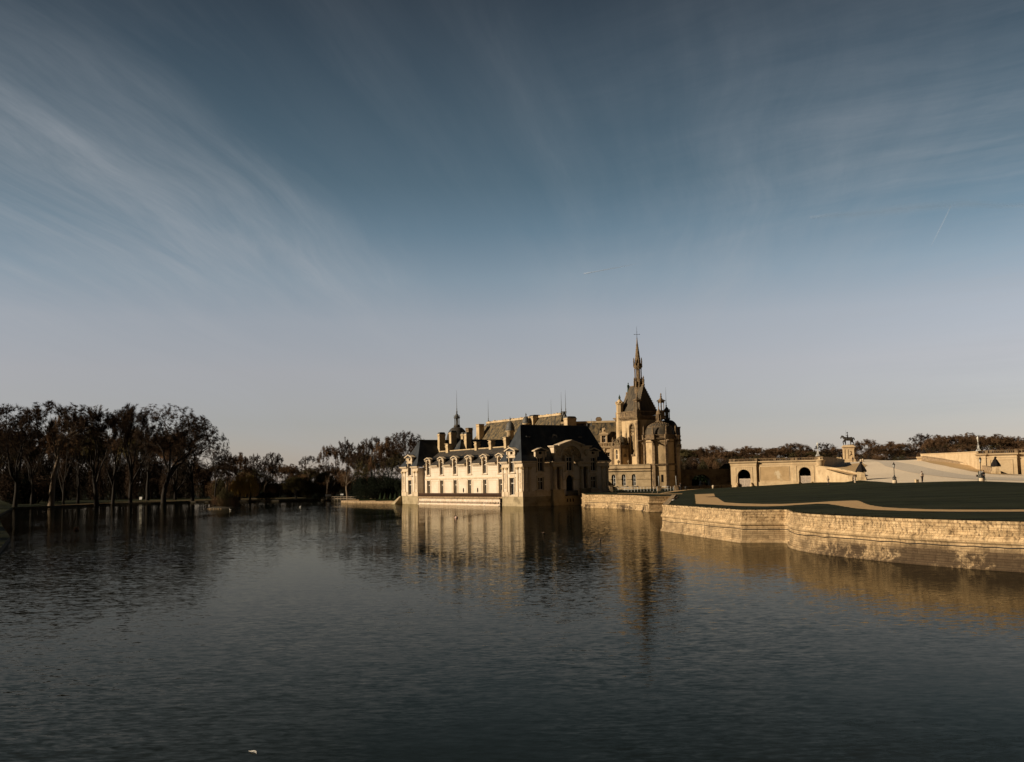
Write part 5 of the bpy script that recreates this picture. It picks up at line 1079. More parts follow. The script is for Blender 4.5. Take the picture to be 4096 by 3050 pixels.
# upper plateau with the woodland floor
pl_z = lambda x, y: 9.3+max(y-330, 0)*0.004 if y > 300 else 8.6
M['wood_floor'] = mat('leaf_litter', (0.05, 0.04, 0.022), (0.025, 0.026, 0.014), 0.2, 6, 0.95)
pla = [(78, 329.5), (92, 345), (122, 345), (112, 275), tuple(at(3692, 1837, 252).xy)]
sheet('plateau', [(gw(0, -8)[0], gw(0, -8)[1]), (gw(19, -6)[0], gw(19, -6)[1])]+[(p.x-0.4, p.y) for p in ret[2:]]+[(78, 330.2), (92, 345.2), (122.2, 345.2), (300, 345), (900, 345), (900, 1200), (215, 1200), (205, 570), (98, 480), (63, 300)], lambda x, y: 9.0 if y < 300 else 9.3, M['wood_floor'], 60.0)
sheet('plateau', [(112.4, 275), (122.5, 344.8), (700, 344.8), (700, 205), (132, 205), (118, 225), (107, 252)], lambda x, y: 9.6, M['wood_floor'], 60.0)
# park on the far and left bank
bank = [(-1200, -300), (-60, -300), (-44, 40), (-42.55, 83.55), (-52, 104), (-68, 134), (-100, 195), (-141.5, 284.4), (-135.4, 293.7), (-134, 326), (-119, 330), (-110, 341), (-92, 335.5), (-78, 333.5), (-65, 338.5), (-58, 334), (-52, 322), (-49.77, 291), (-30, 270), (-20, 275), (30, 300), (60, 330), (60, 420), (700, 420), (1500, 900), (1500, 2500), (-1500, 2500)]
bk = sheet('park_lawn', bank, lambda x, y: 0.45+max(y-345, 0)*0.004+max(-x-150, 0)*0.003, M['grass'], 40.0)
e = MB()
for i in range(1, 19):
    a, b_ = bank[i], bank[i+1]; e.quad((a[0], a[1], -1), (b_[0], b_[1], -1), (b_[0], b_[1], 0.46), (a[0], a[1], 0.46))
M['bankside'] = mat('muddy_bank', (0.05, 0.04, 0.028), (0.025, 0.022, 0.016), 1.0, 6, 0.95)
tag(e.build('bank_edge', M['bankside'], None), kind='structure')
ppath = [(-139, 296), (-131, 331), (-118, 336), (-108, 346), (-92, 341), (-66, 344), (-66, 346), (-92, 343), (-108, 348.5), (-119, 338), (-133, 333), (-141, 297)]
sheet('park_path', ppath, lambda x, y: 0.49, M['gravel'], 20.0)
sheet('park_path', [(-150, 352), (-40, 372), (-40, 375), (-150, 355)], lambda x, y: 0.5+max(y-345, 0)*0.004, M['gravel'], 40.0)
# low quay of the water parterre left of the wing
q = MB(); qp = [(-49.8, 289.8), (-45.6, 281.0), (-45.2, 279.6), (-36, 267.0), (-30.6, 260.2), (-20, 262), (-22, 300), (-46, 318), (-50, 300)]
q.prism([(x, y, -1) for x, y in qp], [(x, y, 0.58) for x, y in qp]); q.prism([(x, y-0.18, -1) for x, y in qp[:5]]+[(-30, 262, -1), (-49, 291, -1)], [(x, y-0.12, 0.16) for x, y in qp[:5]]+[(-30, 262, 0.16), (-49, 291, 0.16)])
tag(q.build('stone_quay', M['rubble'], None), 'low rubble stone quay at water level left of the sunlit wing', 'quay')
sheet('parterre_path', [(-49, 290.6), (-44.8, 281.4), (-35.6, 267.6), (-30.8, 261.2), (-21, 262.8), (-23, 299), (-46, 317)], lambda x, y: 0.60, M['gravel'], 30)

tf = MB(); rn = random.Random(21)
for line, z in ((nearline[1:], 2.6), (farline[1:-1], 2.44)):
    for i in range(len(line)-1):
        a, b = Vector(line[i]), Vector(line[i+1]); n = int((b-a).length*5)
        d = (b-a).normalized(); nn = Vector((d.y, -d.x))
        for k in range(n):
            if rn.random() < 0.35: continue
            c = a.lerp(b, rn.random())-nn*rn.uniform(-0.02, 0.5)
            for _ in range(4):
                h = rn.uniform(0.05, 0.16)*(2.0 if rn.random() < 0.06 else 1); o = Vector((rn.uniform(-0.08, 0.08), rn.uniform(-0.08, 0.08))); w_ = 0.018
                tf.add([(c.x+o.x-w_, c.y+o.y, z-0.02), (c.x+o.x+w_, c.y+o.y, z-0.02), (c.x+o.x*2+nn.x*0.06, c.y+o.y*2+nn.y*0.06, z+h)], [(0, 1, 2)])
tag(tf.build('grass_fringe', M['grass'], None), 'ragged grass fringe growing along the tops of the moat walls', 'grass', kind='stuff')
# ------------------------------------------------------------------ terrace, ramp walls, bridge
RA = GA
ter = thing('terrace_wall', 'golden retaining wall with two arched bays closed by white lattice gates', 'wall', (G0.x, G0.y, 0), RA)
fr = frame((0, 0, 0), (1, 0, 0), (0, -1, 0))
A = MB(); T = MB(); PNL = MB()
def arch_bay(u0, u1, a0, a1, zt, d, panel_z):
    A.wall(fr, u0, u1, 0, 8.1, [(a0, a1, 1.0, zt, 1.0)], d, 0.8)
    for u in (u0, u1): A.quad(fr(u, d, 0), fr(u, -0.6, 0), fr(u, -0.6, 8.1), fr(u, d, 8.1))
    T.fbox(fr, u0-0.06, u1+0.06, d-0.05, d+0.10, 7.88, 8.0)
    b0, b1, zp = panel_z
    for a, b_ in ((b0, b0+0.14), (b1-0.14, b1)): T.fbox(fr, a, b_, d-0.02, d+0.09, 3.9, zp)
    T.fbox(fr, b0, b1, d-0.02, d+0.09, zp, zp+0.13)
    r = (a1-a0)/2; c = (a0+a1)/2; zc = zt-r
    for k in range(12):
        a, b_ = math.pi*(k+0.06)/12, math.pi*(k+0.94)/12
        T.fprism(fr, [(c-q*math.cos(t), zc+q*math.sin(t)) for q, t in ((r+0.02, a), (r+0.02, b_), (r+0.55, b_), (r+0.55, a))], d-0.02, d+0.035)
    for u in (a0-0.12, a1+0.12): T.fprism(fr, [(u-0.2, 2.4), (u+0.2, 2.4), (u+0.12, 3.9), (u-0.12, 3.9)], d-0.02, d+0.5)
arch_bay(0, 6.1, 1.58, 4.66, 7.0, 0.0, (1.1, 5.2, 7.45))
A.wall(fr, 6.1, 14.4, 0, 8.1, [], -0.55); arch_bay(14.4, 20.0, 15.84, 18.52, 7.25, -0.25, (15.2, 19.3, 7.62))
for a, b_, d in ((-0.1, 6.2, 0.0), (6.2, 14.4, -0.55), (14.4, 20.3, -0.25)):
    T.fbox(fr, a, b_, d-0.4, d+0.08, 8.1, 8.5); T.fbox(fr, a-0.1, b_+0.1, d-0.5, d+0.3, 8.5, 8.66); T.fbox(fr, a-0.2, b_+0.2, d-0.5, d+0.5, 8.66, 8.84)
T.fbox(fr, 6.3, 14.3, -0.6, -0.45, 7.88, 8.0); T.fbox(fr, 6.2, 14.4, -0.6, -0.35, 2.4, 4.0)
for u in (6.75, 13.55): T.fbox(fr, u, u+0.13, -0.6, -0.46, 4.35, 7.5)
T.fbox(fr, 6.75, 13.68, -0.6, -0.46, 7.5, 7.63); T.fbox(fr, 6.75, 13.68, -0.6, -0.46, 4.22, 4.35)
PNL.fbox(fr, 6.9, 13.5, -0.6, -0.52, 4.36, 7.48)
tw_ = A.build('terrace_face', M['terrace'], ter); T.build('terrace_trim', M['terrace'], ter); PNL.build('rubble_panel', M['panel'], ter)
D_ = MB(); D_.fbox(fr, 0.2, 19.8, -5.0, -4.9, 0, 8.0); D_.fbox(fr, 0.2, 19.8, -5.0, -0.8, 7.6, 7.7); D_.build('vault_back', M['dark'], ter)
BL = MB()
def balusters(mb, fr, u0, u1, d, z0, h=0.66, w=0.36, piers=()):
    mb.fbox(fr, u0, u1, d-0.16, d+0.16, z0, z0+0.1); mb.fbox(fr, u0, u1, d-0.18, d+0.18, z0+h-0.12, z0+h)
    n = int((u1-u0)/w)
    for k in range(n):
        u = u0+(u1-u0)*(k+0.5)/n; c = fr(u, d, 0); mb.lathe([(0.06, z0+0.1), (0.11, z0+h*0.35), (0.055, z0+h*0.65), (0.09, z0+h-0.12)], c, 6)
    for p in piers: mb.fbox(fr, p-0.3, p+0.3, d-0.22, d+0.22, z0, z0+h+0.05)
balusters(BL, fr, 0.3, 5.8, -0.1, 8.84, piers=(0.0, 0.9, 6.1)); balusters(BL, fr, 6.6, 14.2, -0.65, 8.84, piers=(6.6, 10.4, 14.2)); balusters(BL, fr, 14.6, 20.0, -0.35, 8.84, piers=(14.6, 15.4, 19.9))
BL.build('balustrade', M['pinnacle'], ter)
def lattice_gate(u0, u1, z0, z1, d):
    g = MB(); c = (u0+u1)/2
    g.fbox(fr, u0, u1, d-0.03, d+0.03, z1-0.1, z1); g.fbox(fr, u0, u1, d-0.03, d+0.03, z0, z0+0.1)
    for u in (u0, c-0.04, u1-0.08): g.fbox(fr, u, u+0.08, d-0.03, d+0.03, z0, z1)
    n = 12; hw = (u1-u0)/2; h = z1-z0
    for s in (-1, 1):
        for k in range(-n, n+1):
            # slats rise towards the middle
            a = k*0.26; p0 = (c+s*hw, z0+a); p1 = (c, z0+a+hw*0.85)
            t0, t1 = 0.0, 1.0; dz = p1[1]-p0[1]
            t0 = max(0.0, (z0-p0[1])/dz); t1 = min(1.0, (z1-p0[1])/dz)
            if t1-t0 < 0.03: continue
            q0 = (p0[0]+(p1[0]-p0[0])*t0, p0[1]+dz*t0); q1 = (p0[0]+(p1[0]-p0[0])*t1, p0[1]+dz*t1)
            g.fprism(fr, [(q0[0], q0[1]), (q1[0], q1[1]), (q1[0], q1[1]+0.17), (q0[0], q0[1]+0.17)], d-0.02, d+0.02)
    return g.build('lattice_gate', M['lattice'], ter)
M['lattice'] = mat('pale_gate_paint', (0.60, 0.50, 0.42), (0.48, 0.39, 0.32), 3, 3, 0.7)
lattice_gate(1.58, 4.66, 2.9, 4.76, -0.35); lattice_gate(15.84, 18.52, 3.5, 5.15, -0.6)
pr_ = MB(); pr_.lathe([(0.95, 0), (0.95, 8.1), (1.1, 8.3), (1.15, 8.55), (1.35, 8.7), (1.35, 8.86)], fr(20.6, -0.9, 0), 14); balusters(pr_, fr, 20.1, 21.5, -0.2, 8.86); pr_.build('end_pier', M['terrace'], ter)
for u, z in ((1.3, 2.9), (4.95, 3.05)): kb = MB(); kb.sphere(fr(u, 0.5, z), 0.42, 8, 6); kb.build('guard_stone', M['terrace'], ter)
gstub = MB(); gstub.lathe([(0.5, 5.6), (0.5, 6.2), (0.25, 6.3), (0.22, 7.8), (0.3, 7.9)], (0, 0, 0), 10); p = at(3287, 1868, 232); tag(gstub.build('stone_bollard', M['terrace'], None, (p.x, p.y, 0.3)), 'stub stone post on a block beside the end of the terrace wall', 'bollard')

# curved ramp wall, retaining walls
def ribbon_wall(name, line, ztop, zbot, th, m, label, cope=0.2, copem=None):
    P = [Vector(p) for p in line]; n = len(P); mb = MB(); cm = MB(); s = 0; L_ = []
    for i in range(n):
        if i: s += (P[i]-P[i-1]).length
        L_.append(s)
    for i in range(n-1):
        d = (P[i+1]-P[i]).normalized(); q = Vector((d.y, -d.x))*th/2
        z0, z1 = ztop(L_[i]/s), ztop(L_[i+1]/s); b0, b1 = zbot(L_[i]/s), zbot(L_[i+1]/s)
        a, b_ = P[i], P[i+1]
        mb.hexa([(*(a-q), b0), (*(b_-q), b1), (*(b_+q), b1), (*(a+q), b0)], [(*(a-q), z0-0.02), (*(b_-q), z1-0.02), (*(b_+q), z1-0.02), (*(a+q), z0-0.02)])
        q2 = q*1.35
        cm.hexa([(*(a-q2), z0-0.02), (*(b_-q2), z1-0.02), (*(b_+q2), z1-0.02), (*(a+q2), z0-0.02)], [(*(a-q2), z0+cope), (*(b_-q2), z1+cope), (*(b_+q2), z1+cope), (*(a+q2), z0+cope)])
    t = thing(name, label, 'wall'); mb.build('wall_body', m, t); cm.build('coping', copem or m, t); return t
zr = lambda t: float(np.interp(t, RW_T, RW_Z))
ribbon_wall('ramp_wall', ramp_wall, zr, lambda t: 2.0, 0.5, M['terrace'], 'curved low wall sweeping down from the terrace to the shrouded statue', 0.22, M['weathered'])
rt = [(p.x-0.35, p.y) for p in ret]
ribbon_wall('retaining_wall', rt, lambda t: 9.35+0.45*t, lambda t: 4.0, 0.6, M['weathered'], 'dark shaded retaining wall between terrace and equestrian statue', 0.22)
gwb = [(G0.x+0.8, G0.y+0.9), (G0.x+4.3, G0.y+14), (G0.x+8.6, G0.y+32)]
ribbon_wall('terrace_return', gwb, lambda t: 8.9, lambda t: 1.5, 0.6, M['weathered'], 'short return wall at the left end of the terrace', 0.2)

# second terrace, right edge of the picture
B0 = at(3905, 1815, 203.0).xy; BA = R(-30)
t2 = thing('terrace_wall', 'right hand terrace wall with balustrade cut by the picture edge, a shadow lying across it', 'wall', (B0.x, B0.y, 0), BA)
A = MB(); T = MB(); BL = MB()
A.wall(fr, 0, 1.7, 2, 8.7, [], 0.12); A.wall(fr, 1.7, 7.3, 2, 8.7, [], -0.05); A.quad(fr(7.3, -0.05, 2), fr(7.3, -0.7, 2), fr(7.3, -0.7, 8.7), fr(7.3, -0.05, 8.7)); A.wall(fr, 7.3, 30, 2, 8.7, [], -0.7)
A.quad(fr(1.7, 0.12, 2), fr(1.7, -0.05, 2), fr(1.7, -0.05, 8.7), fr(1.7, 0.12, 8.7)); A.quad(fr(0, 0.12, 2), fr(0, -8, 2), fr(0, -8, 8.7), fr(0, 0.12, 8.7))
A.build('terrace_face', M['terrace'], t2)
for a, b_, d in ((-0.1, 1.75, 0.12), (1.75, 7.4, -0.05), (7.4, 30, -0.7)):
    T.fbox(fr, a, b_, d-0.3, d+0.08, 8.15, 8.27); T.fbox(fr, a-0.1, b_+0.1, d-0.5, d+0.28, 8.7, 8.85); T.fbox(fr, a-0.2, b_+0.2, d-0.5, d+0.48, 8.85, 9.02)
for a, b_, d, zb in ((2.4, 6.4, -0.05, 6.2), (8.4, 16, -0.7, 5.6)):
    for u in (a, b_): T.fbox(fr, u, u+0.13, d-0.02, d+0.09, zb-1.5, 7.7)
    T.fbox(fr, a, b_+0.13, d-0.02, d+0.09, 7.7, 7.83)
T.build('terrace_trim', M['terrace'], t2)
PN = MB(); PN.fbox(fr, 8.55, 16, -0.72, -0.66, 4.6, 7.68); PN.build('rubble_panel', M['panel'], t2)
balusters(BL, fr, 0.2, 1.6, 0.0, 9.02, piers=(1.9,)); balusters(BL, fr, 2.7, 6.8, -0.2, 9.02, piers=(2.6, 7.2)); balusters(BL, fr, 8.2, 26, -0.85, 9.02, piers=(8.0, 14, 20)); BL.build('balustrade', M['pinnacle'], t2)
rw = smooth_line([tuple(B0+Vector((0.3, -0.1))), tuple(at(3860, 1815, 214).xy), tuple(at(3800, 1820, 227).xy), tuple(at(3740, 1825, 240).xy), tuple(at(3688, 1830, 249).xy)], 3)
zt = [at(3905, 1806, rw[0].y).z, at(3800, 1812, rw[6].y).z, at(3690, 1816, rw[-1].y).z]
ribbon_wall('retaining_wall', rw, lambda t: float(np.interp(t, [0, 0.5, 1], zt))-0.15, lambda t: 5.0, 0.6, M['terrace'], 'sunlit retaining wall of coursed rubble climbing beside the right hand ramp', 0.15)
lw = smooth_line([tuple(at(3985, 1880, 194).xy), tuple(at(3950, 1870, 200).xy), tuple(at(3905, 1858, 207).xy), tuple(at(3800, 1845, 226).xy), tuple(at(3692, 1836, 246).xy)], 3)
lz = [at(3980, 1876, 194).z, at(3905, 1854, 207).z, at(3800, 1840, 226).z, at(3695, 1827, 246).z]
ribbon_wall('ramp_kerb_wall', lw, lambda t: float(np.interp(t, [0, 0.33, 0.66, 1], lz)), lambda t: 3.5, 0.6, M['rubble'], 'low dark rubble parapet along the right hand ramp', 0.12)
q = MB(); p = at(3686, 1832, 248); q.box(-1.0, 1.0, -1.0, 1.0, -3, 0.9); q.box(-1.2, 1.2, -1.2, 1.2, 0.9, 1.25); tag(q.build('wall_pier', M['terrace'], None, (p.x, p.y, p.z-1.0), R(-20)), 'pale stone pier ending the sunlit ramp wall', 'pier')

# shaded bridge between chapel and terrace
br = thing('stone_bridge', 'deeply shaded stone bridge with one wide arch between chapel and terrace', 'bridge', (0, 0, 0))
ba, bb = Vector((44.5, 272)), Vector((60.5, 271)); bd_ = (bb-ba).normalized()
frb = frame((ba.x, ba.y, 0), (bd_.x, bd_.y, 0), (bd_.y, -bd_.x, 0)); Lb = (bb-ba).length
def ub(px_):
    d = ray(px_, 1920); n = Vector((bd_.y, -bd_.x)); k = ba.dot(n)/Vector((d.x, d.y)).dot(n); return (Vector((d.x, d.y))*k-ba).dot(bd_)
A = MB(); a0, a1 = ub(2767), ub(2842)
A.wall(frb, -1.5, Lb+1, -1, 6.2, [(a0, a1, -0.5, at(2805, 1899, 272).z, 0.8)], 0, 6.0); A.wall(frb, -1.5, Lb+1, -1, 6.2, [(a0, a1, -0.5, at(2805, 1899, 272).z, 0.8)], -6.0, 0.1)
A.fbox(frb, -1.5, Lb+1, -6.2, 0.3, 6.2, 6.4); A.fbox(frb, -1.5, Lb+1, -0.2, 0.5, 6.4, 6.6); A.fbox(frb, -1.5, Lb+1, -0.2, 0.1, 6.6, 7.3); A.fbox(frb, -1.5, Lb+1, -0.3, 0.25, 7.3, 7.5)
for k in range(5): A.fbox(frb, -1.0+k*0.4, -0.6+k*0.4, -0.1, 0.4-k*0.05, 5.6-k*0.1, 6.2)
A.build('bridge_wall', M['shade_stone'], br)
rw_ = [tuple(at(2712, 1950, 224).xy), tuple(at(2760, 1950, 227).xy), tuple(at(2850, 1950, 232).xy), tuple(at(2924, 1950, 238).xy)]
ribbon_wall('rubble_wall', rw_, lambda t: 3.35, lambda t: 1.5, 0.5, M['rubble'], 'low rubble wall along the lawn below the shaded bridge', 0.08)
for i, (x, top, lb) in enumerate(((2802, 1922, 'taller pale garden statue seen through the bridge arch'), (2816, 1927, 'shorter pale garden statue seen through the bridge arch'))):
    p = at(x, 1946, 300); h = at(x, top, 300).z-p.z; q = MB(); q.taper(0, 0, -1.5, h*0.35, 0.5, 0.5, 0.42, 0.42)
    q.lathe([(0.28, h*0.35), (0.3, h*0.5), (0.24, h*0.68), (0.3, h*0.8), (0.12, h*0.86), (0.15, h*0.93), (0.03, h)], (0, 0, 0), 8); q.path([(0.25, 0, h*0.78), (0.4, -0.1, h*0.6)], 0.08, 5)
    tag(q.build('garden_statue', M['white'] if i == 0 else M['terrace'], None, p), lb, 'statue', 'garden statues')
hg = MB(); rn = random.Random(12); hg.box(44, 66, 312, 315, -1, 5.6)
for _ in range(2500):
    c_ = Vector((rn.uniform(44, 66), rn.uniform(311.6, 312.1), rn.uniform(0, 5.8))); a_ = Vector((rn.uniform(-1, 1), rn.uniform(-1, 1), rn.uniform(-1, 1)))*0.3; b_ = Vector((rn.uniform(-1, 1), rn.uniform(-1, 1), rn.uniform(-1, 1)))*0.2; hg.add([c_-a_, c_+b_, c_+a_, c_-b_], [(0, 1, 2, 3)])
tag(hg.build('tall_hedge', M['hedge'], None), 'tall dark hedge seen through the arch of the shaded bridge', 'hedge')

# ------------------------------------------------------------------ figures by skin modifier
def skin_mesh(verts, edges, rads, name, m, parent=None, loc=None, rot=None, sub=1, root=0):
    me = bpy.data.meshes.new(name); me.from_pydata(verts, edges, []); o = bpy.data.objects.new(name, me); C.objects.link(o)
    o.modifiers.new('skin', 'SKIN'); s = o.modifiers.new('sub', 'SUBSURF'); s.levels = sub; s.render_levels = sub
    for i, r in enumerate(rads):
        sv = me.skin_vertices[0].data[i]; sv.radius = (r, r) if not isinstance(r, tuple) else r; sv.use_root = (i == root)
    dg = bpy.context.evaluated_depsgraph_get(); em = bpy.data.meshes.new_from_object(o.evaluated_get(dg)); em.name = name
    bpy.data.objects.remove(o); bpy.data.meshes.remove(me)
    for p in em.polygons: p.use_smooth = True
    em.materials.clear(); em.materials.append(m)
    o = bpy.data.objects.new(name, em); C.objects.link(o)
    if parent: o.parent = parent
    if loc is not None: o.location = loc
    if rot is not None: o.rotation_euler = (0, 0, rot)
    return o
def chain(spec):
    """spec: list of (name, parent or None, (x,y,z), r)"""
    idx = {s[0]: i for i, s in enumerate(spec)}
    return [s[2] for s in spec], [(idx[s[1]], i) for i, s in enumerate(spec) if s[1]], [s[3] for s in spec]
def hand_spec(tag_, wrist, d, side):
    d = Vector(d).normalized(); a = d.cross(Vector((0, 1, 0.1))).normalized(); w = Vector(wrist); out = []
    palm = w+d*0.06; out.append((tag_+'p', tag_+'w', tuple(palm), 0.032))
    for k, (o, l) in enumerate(((-0.027, 0.075), (-0.009, 0.085), (0.009, 0.08), (0.027, 0.062))):
        b = palm+d*0.035+a*o; out.append((tag_+'f%d' % k, tag_+'p', tuple(b), 0.010)); out.append((tag_+'g%d' % k, tag_+'f%d' % k, tuple(b+d*l*0.6+Vector((0, -0.01, 0))), 0.008)); out.append((tag_+'h%d' % k, tag_+'g%d' % k, tuple(b+d*l+Vector((0, -0.025, 0))), 0.007))
    t = w+d*0.03+a*0.035*side; out.append((tag_+'t', tag_+'p', tuple(t), 0.011)); out.append((tag_+'u', tag_+'t', tuple(t+d*0.045+a*0.02*side), 0.009))
    return out
def person(label, loc, rot, h, top, legs, hair='hair', arms='down', long_coat=None, hat=False, bag=None, longhair=False):
    """standing figure facing local -y"""
    root = thing('person', label, 'person', loc, rot); k = h/1.72; S_ = lambda x, y, z: (x*k, y*k, z*k)
    if arms == 'down': el = [(-0.25, 0.02, 1.10), (0.25, 0.02, 1.10)]; wr = [(-0.27, -0.05, 0.86), (0.27, -0.05, 0.86)]; hd = [(0, -0.1, -1), (0, -0.1, -1)]
    elif arms == 'camera': el = [(-0.27, -0.10, 1.20), (0.26, -0.10, 1.18)]; wr = [(-0.12, -0.27, 1.46), (0.10, -0.27, 1.44)]; hd = [(0.3, -0.6, 0.7), (-0.3, -0.6, 0.7)]
    else: el = [(-0.26, -0.02, 1.12), (0.26, -0.02, 1.12)]; wr = [(-0.10, -0.20, 1.08), (0.10, -0.20, 1.06)]; hd = [(0.8, -0.4, 0.1), (-0.8, -0.4, 0.1)]
    sp = [('hip', None, S_(0, 0, 0.95), 0.13*k), ('waist', 'hip', S_(0, -0.01, 1.12), 0.115*k), ('chest', 'waist', S_(0, 0, 1.32), 0.135*k), ('neck0', 'chest', S_(0, 0.01, 1.44), 0.065*k), ('neck', 'neck0', S_(0, 0, 1.50), 0.05*k),
          ('jaw', 'neck', S_(0, -0.02, 1.56), 0.065*k), ('head', 'jaw', S_(0, -0.01, 1.62), 0.088*k), ('crown', 'head', S_(0, 0.0, 1.69), 0.06*k), ('nose', 'head', S_(0, -0.105, 1.60), 0.014*k)]
    for s, t in ((-1, 0), (1, 1)):
        n = 'LR'[t]
        sp += [(n+'sh', 'chest', S_(s*0.16, 0, 1.40), 0.06*k), (n+'el', n+'sh', S_(*el[t]), 0.042*k), (n+'w', n+'el', S_(*wr[t]), 0.03*k)]
        sp += [(q[0], q[1], q[2], q[3]) for q in hand_spec(n, S_(*wr[t]), hd[t], -s)]
        sp += [(n+'th', 'hip', S_(s*0.085, 0, 0.88), 0.09*k), (n+'kn', n+'th', S_(s*0.095, -0.01+0.03*t, 0.50), 0.06*k), (n+'an', n+'kn', S_(s*0.10, 0.02+0.05*t, 0.09), 0.04*k), (n+'to', n+'an', S_(s*0.11, -0.12+0.05*t, 0.03), 0.03*k)]
    v, e, r = chain(sp); skin_mesh(v, e, r, 'body', M['skin'], root, sub=1)
    tp = [s for s in sp if s[0] in ('hip', 'waist', 'chest', 'neck0', 'Lsh', 'Lel', 'Lw', 'Rsh', 'Rel', 'Rw')]
    v, e, r = chain(tp); skin_mesh(v, e, [x+0.024*k for x in r], 'jacket', M[top], root, sub=1)
    tp = [s for s in sp if s[0] in ('hip', 'Lth', 'Lkn', 'Lan', 'Rth', 'Rkn', 'Ran')]
    v, e, r = chain(tp); skin_mesh(v, e, [x+0.02*k for x in r], 'trousers', M[legs], root, sub=1)
    sh = MB()
    for s, t in ((-1, 0), (1, 1)): sh.path([S_(s*0.10, 0.06+0.05*t, 0.045), S_(s*0.105, -0.04+0.05*t, 0.05), S_(s*0.115, -0.15+0.05*t, 0.035)], [0.045*k, 0.05*k, 0.03*k], 6)
    sh.build('shoes', M['black'], root)
    hr = MB(); hr.sphere(S_(0, 0.02, 1.645), 0.105*k, 10, 7)
    if longhair: hr.path([S_(0, 0.05, 1.62), S_(0, 0.08, 1.5), S_(0, 0.09, 1.38)], [0.09*k, 0.085*k, 0.05*k], 8)
    hr.build('hair', M[hair], root)
    if long_coat:
        c = MB(); c.lathe([(0.17*k, 0.42*k), (0.185*k, 0.6*k), (0.165*k, 0.95*k), (0.15*k, 1.12*k), (0.17*k, 1.3*k)], (0, 0, 0), 12, sx=1.15, sy=0.85); c.build('coat_skirt', M[long_coat], root)
    if bag:
        c = MB(); c.hexa([S_(0.12, -0.16, 0.98), S_(0.34, -0.16, 0.98), S_(0.34, -0.06, 0.98), S_(0.12, -0.06, 0.98)], [S_(0.14, -0.15, 1.16), S_(0.32, -0.15, 1.16), S_(0.32, -0.07, 1.16), S_(0.14, -0.07, 1.16)]); c.path([S_(0.2, -0.1, 1.15), S_(0, -0.15, 1.35), S_(-0.14, -0.05, 1.45)], 0.012*k, 4); o = c.build('shoulder_bag', M[bag], None); o.parent = root
    return root
def stand(px_, py_, Y, zf):
    p = at(px_, py_, Y); return (p.x, p.y, zf(p.x, p.y))
person('person in long beige coat standing on the lawn edge by the curved wall', stand(3313, 1941, 184, lawn_z), R(-40), 1.66, 'beige', 'navy', arms='hold', long_coat='beige', bag='darkbrown', longhair=True)
person('person in cream clothes raising a camera beside the shrouded statue', stand(3420, 1939, 178, lawn_z), R(-70), 1.64, 'cream', 'cream', arms='camera', longhair=True)
person('person in pale shirt and dark trousers standing alone on the gravel road', stand(3690, 1930, 156.3, road_z), R(25), 1.74, 'cream', 'darkbrown', arms='hold')
person('person in black reading the easel board beside the lamp post', stand(3936, 1925, 156, road_z), R(200), 1.72, 'black', 'black', arms='hold')
person('person in dark clothes standing at the foot of the equestrian statue', stand(3412, 1850, 314, road_z), R(20), 1.68, 'black', 'darkbrown')
person('person in black walking past the shaded end of the fence', stand(2722, 1964, 214, lawn_z), R(-60), 1.7, 'black', 'black', arms='hold')

# ------------------------------------------------------------------ equestrian statue
sx, sy = at(3396, 1849, 320).xy; gz = road_z(sx, sy)
eq = thing('equestrian_statue', 'dark bronze rider with raised sword on a walking horse, high on a carved stone pedestal', 'statue', (sx, sy, at(3396, 1850, 320).z), R(-14))
P = MB(); zt_ = at(3396, 1781, 320).z-at(3396, 1850, 320).z                     # pedestal height
hw = 1.62; hd = 1.3
P.box(-2.15, 2.15, -1.9, 1.9, -1.5, 0.35); P.box(-1.95, 1.95, -1.7, 1.7, 0.35, 0.75); P.taper(0, 0, 0.75, 1.05, 1.95, 1.7, 1.72, 1.45)
P.box(-hw, hw, -hd, hd, 1.05, zt_-1.1); P.box(-hw-0.06, hw+0.06, -hd-0.06, hd+0.06, zt_-1.4, zt_-1.1); P.box(-hw-0.12, hw+0.12, -hd-0.12, hd+0.12, zt_-1.1, zt_-0.75); P.box(-hw-0.45, hw+0.45, -hd-0.45, hd+0.45, zt_-0.75, zt_-0.55); P.taper(0, 0, zt_-0.55, zt_, hw+0.3, hd+0.3, hw-0.15, hd-0.2)
for s in (-1.38, -0.42, 1.38): P.box(s-0.2, s+0.2, -hd-0.12, -hd+0.1, 1.05, zt_-1.4)
P.box(-hw-0.1, -hw+0.1, -0.7, 0.7, 1.2, zt_-1.6); P.box(1.95, 2.7, -1.1, 1.1, -1.5, 0.6); P.taper(1.85, 0, 0.6, 1.5, 0.5, 0.9, 0.1, 0.8)
P.build('pedestal', M['terrace'], eq)
cr_ = MB(); cr_.lathe([(0.0, 0.0), (0.1, 0.02)], (0, 0, 0), 6)
cr_ = MB()
for k in range(18): a = math.pi*(0.3+1.4*k/17); cr_.sphere((0.55+0.42*math.sin(a+1.6), -hd-0.06, 2.6+0.62*math.cos(a)), 0.09, 6, 4)
cr_.sphere((0.5, -hd-0.08, 3.35), 0.2, 7, 5); cr_.sphere((0.72, -hd-0.08, 3.3), 0.14, 7, 5); cr_.sphere((0.6, -hd-0.05, 2.5), 0.24, 7, 5); cr_.build('carved_arms', M['pinnacle'], eq)
def hz(x, z, y=0.0): return (x, y, zt_+z)
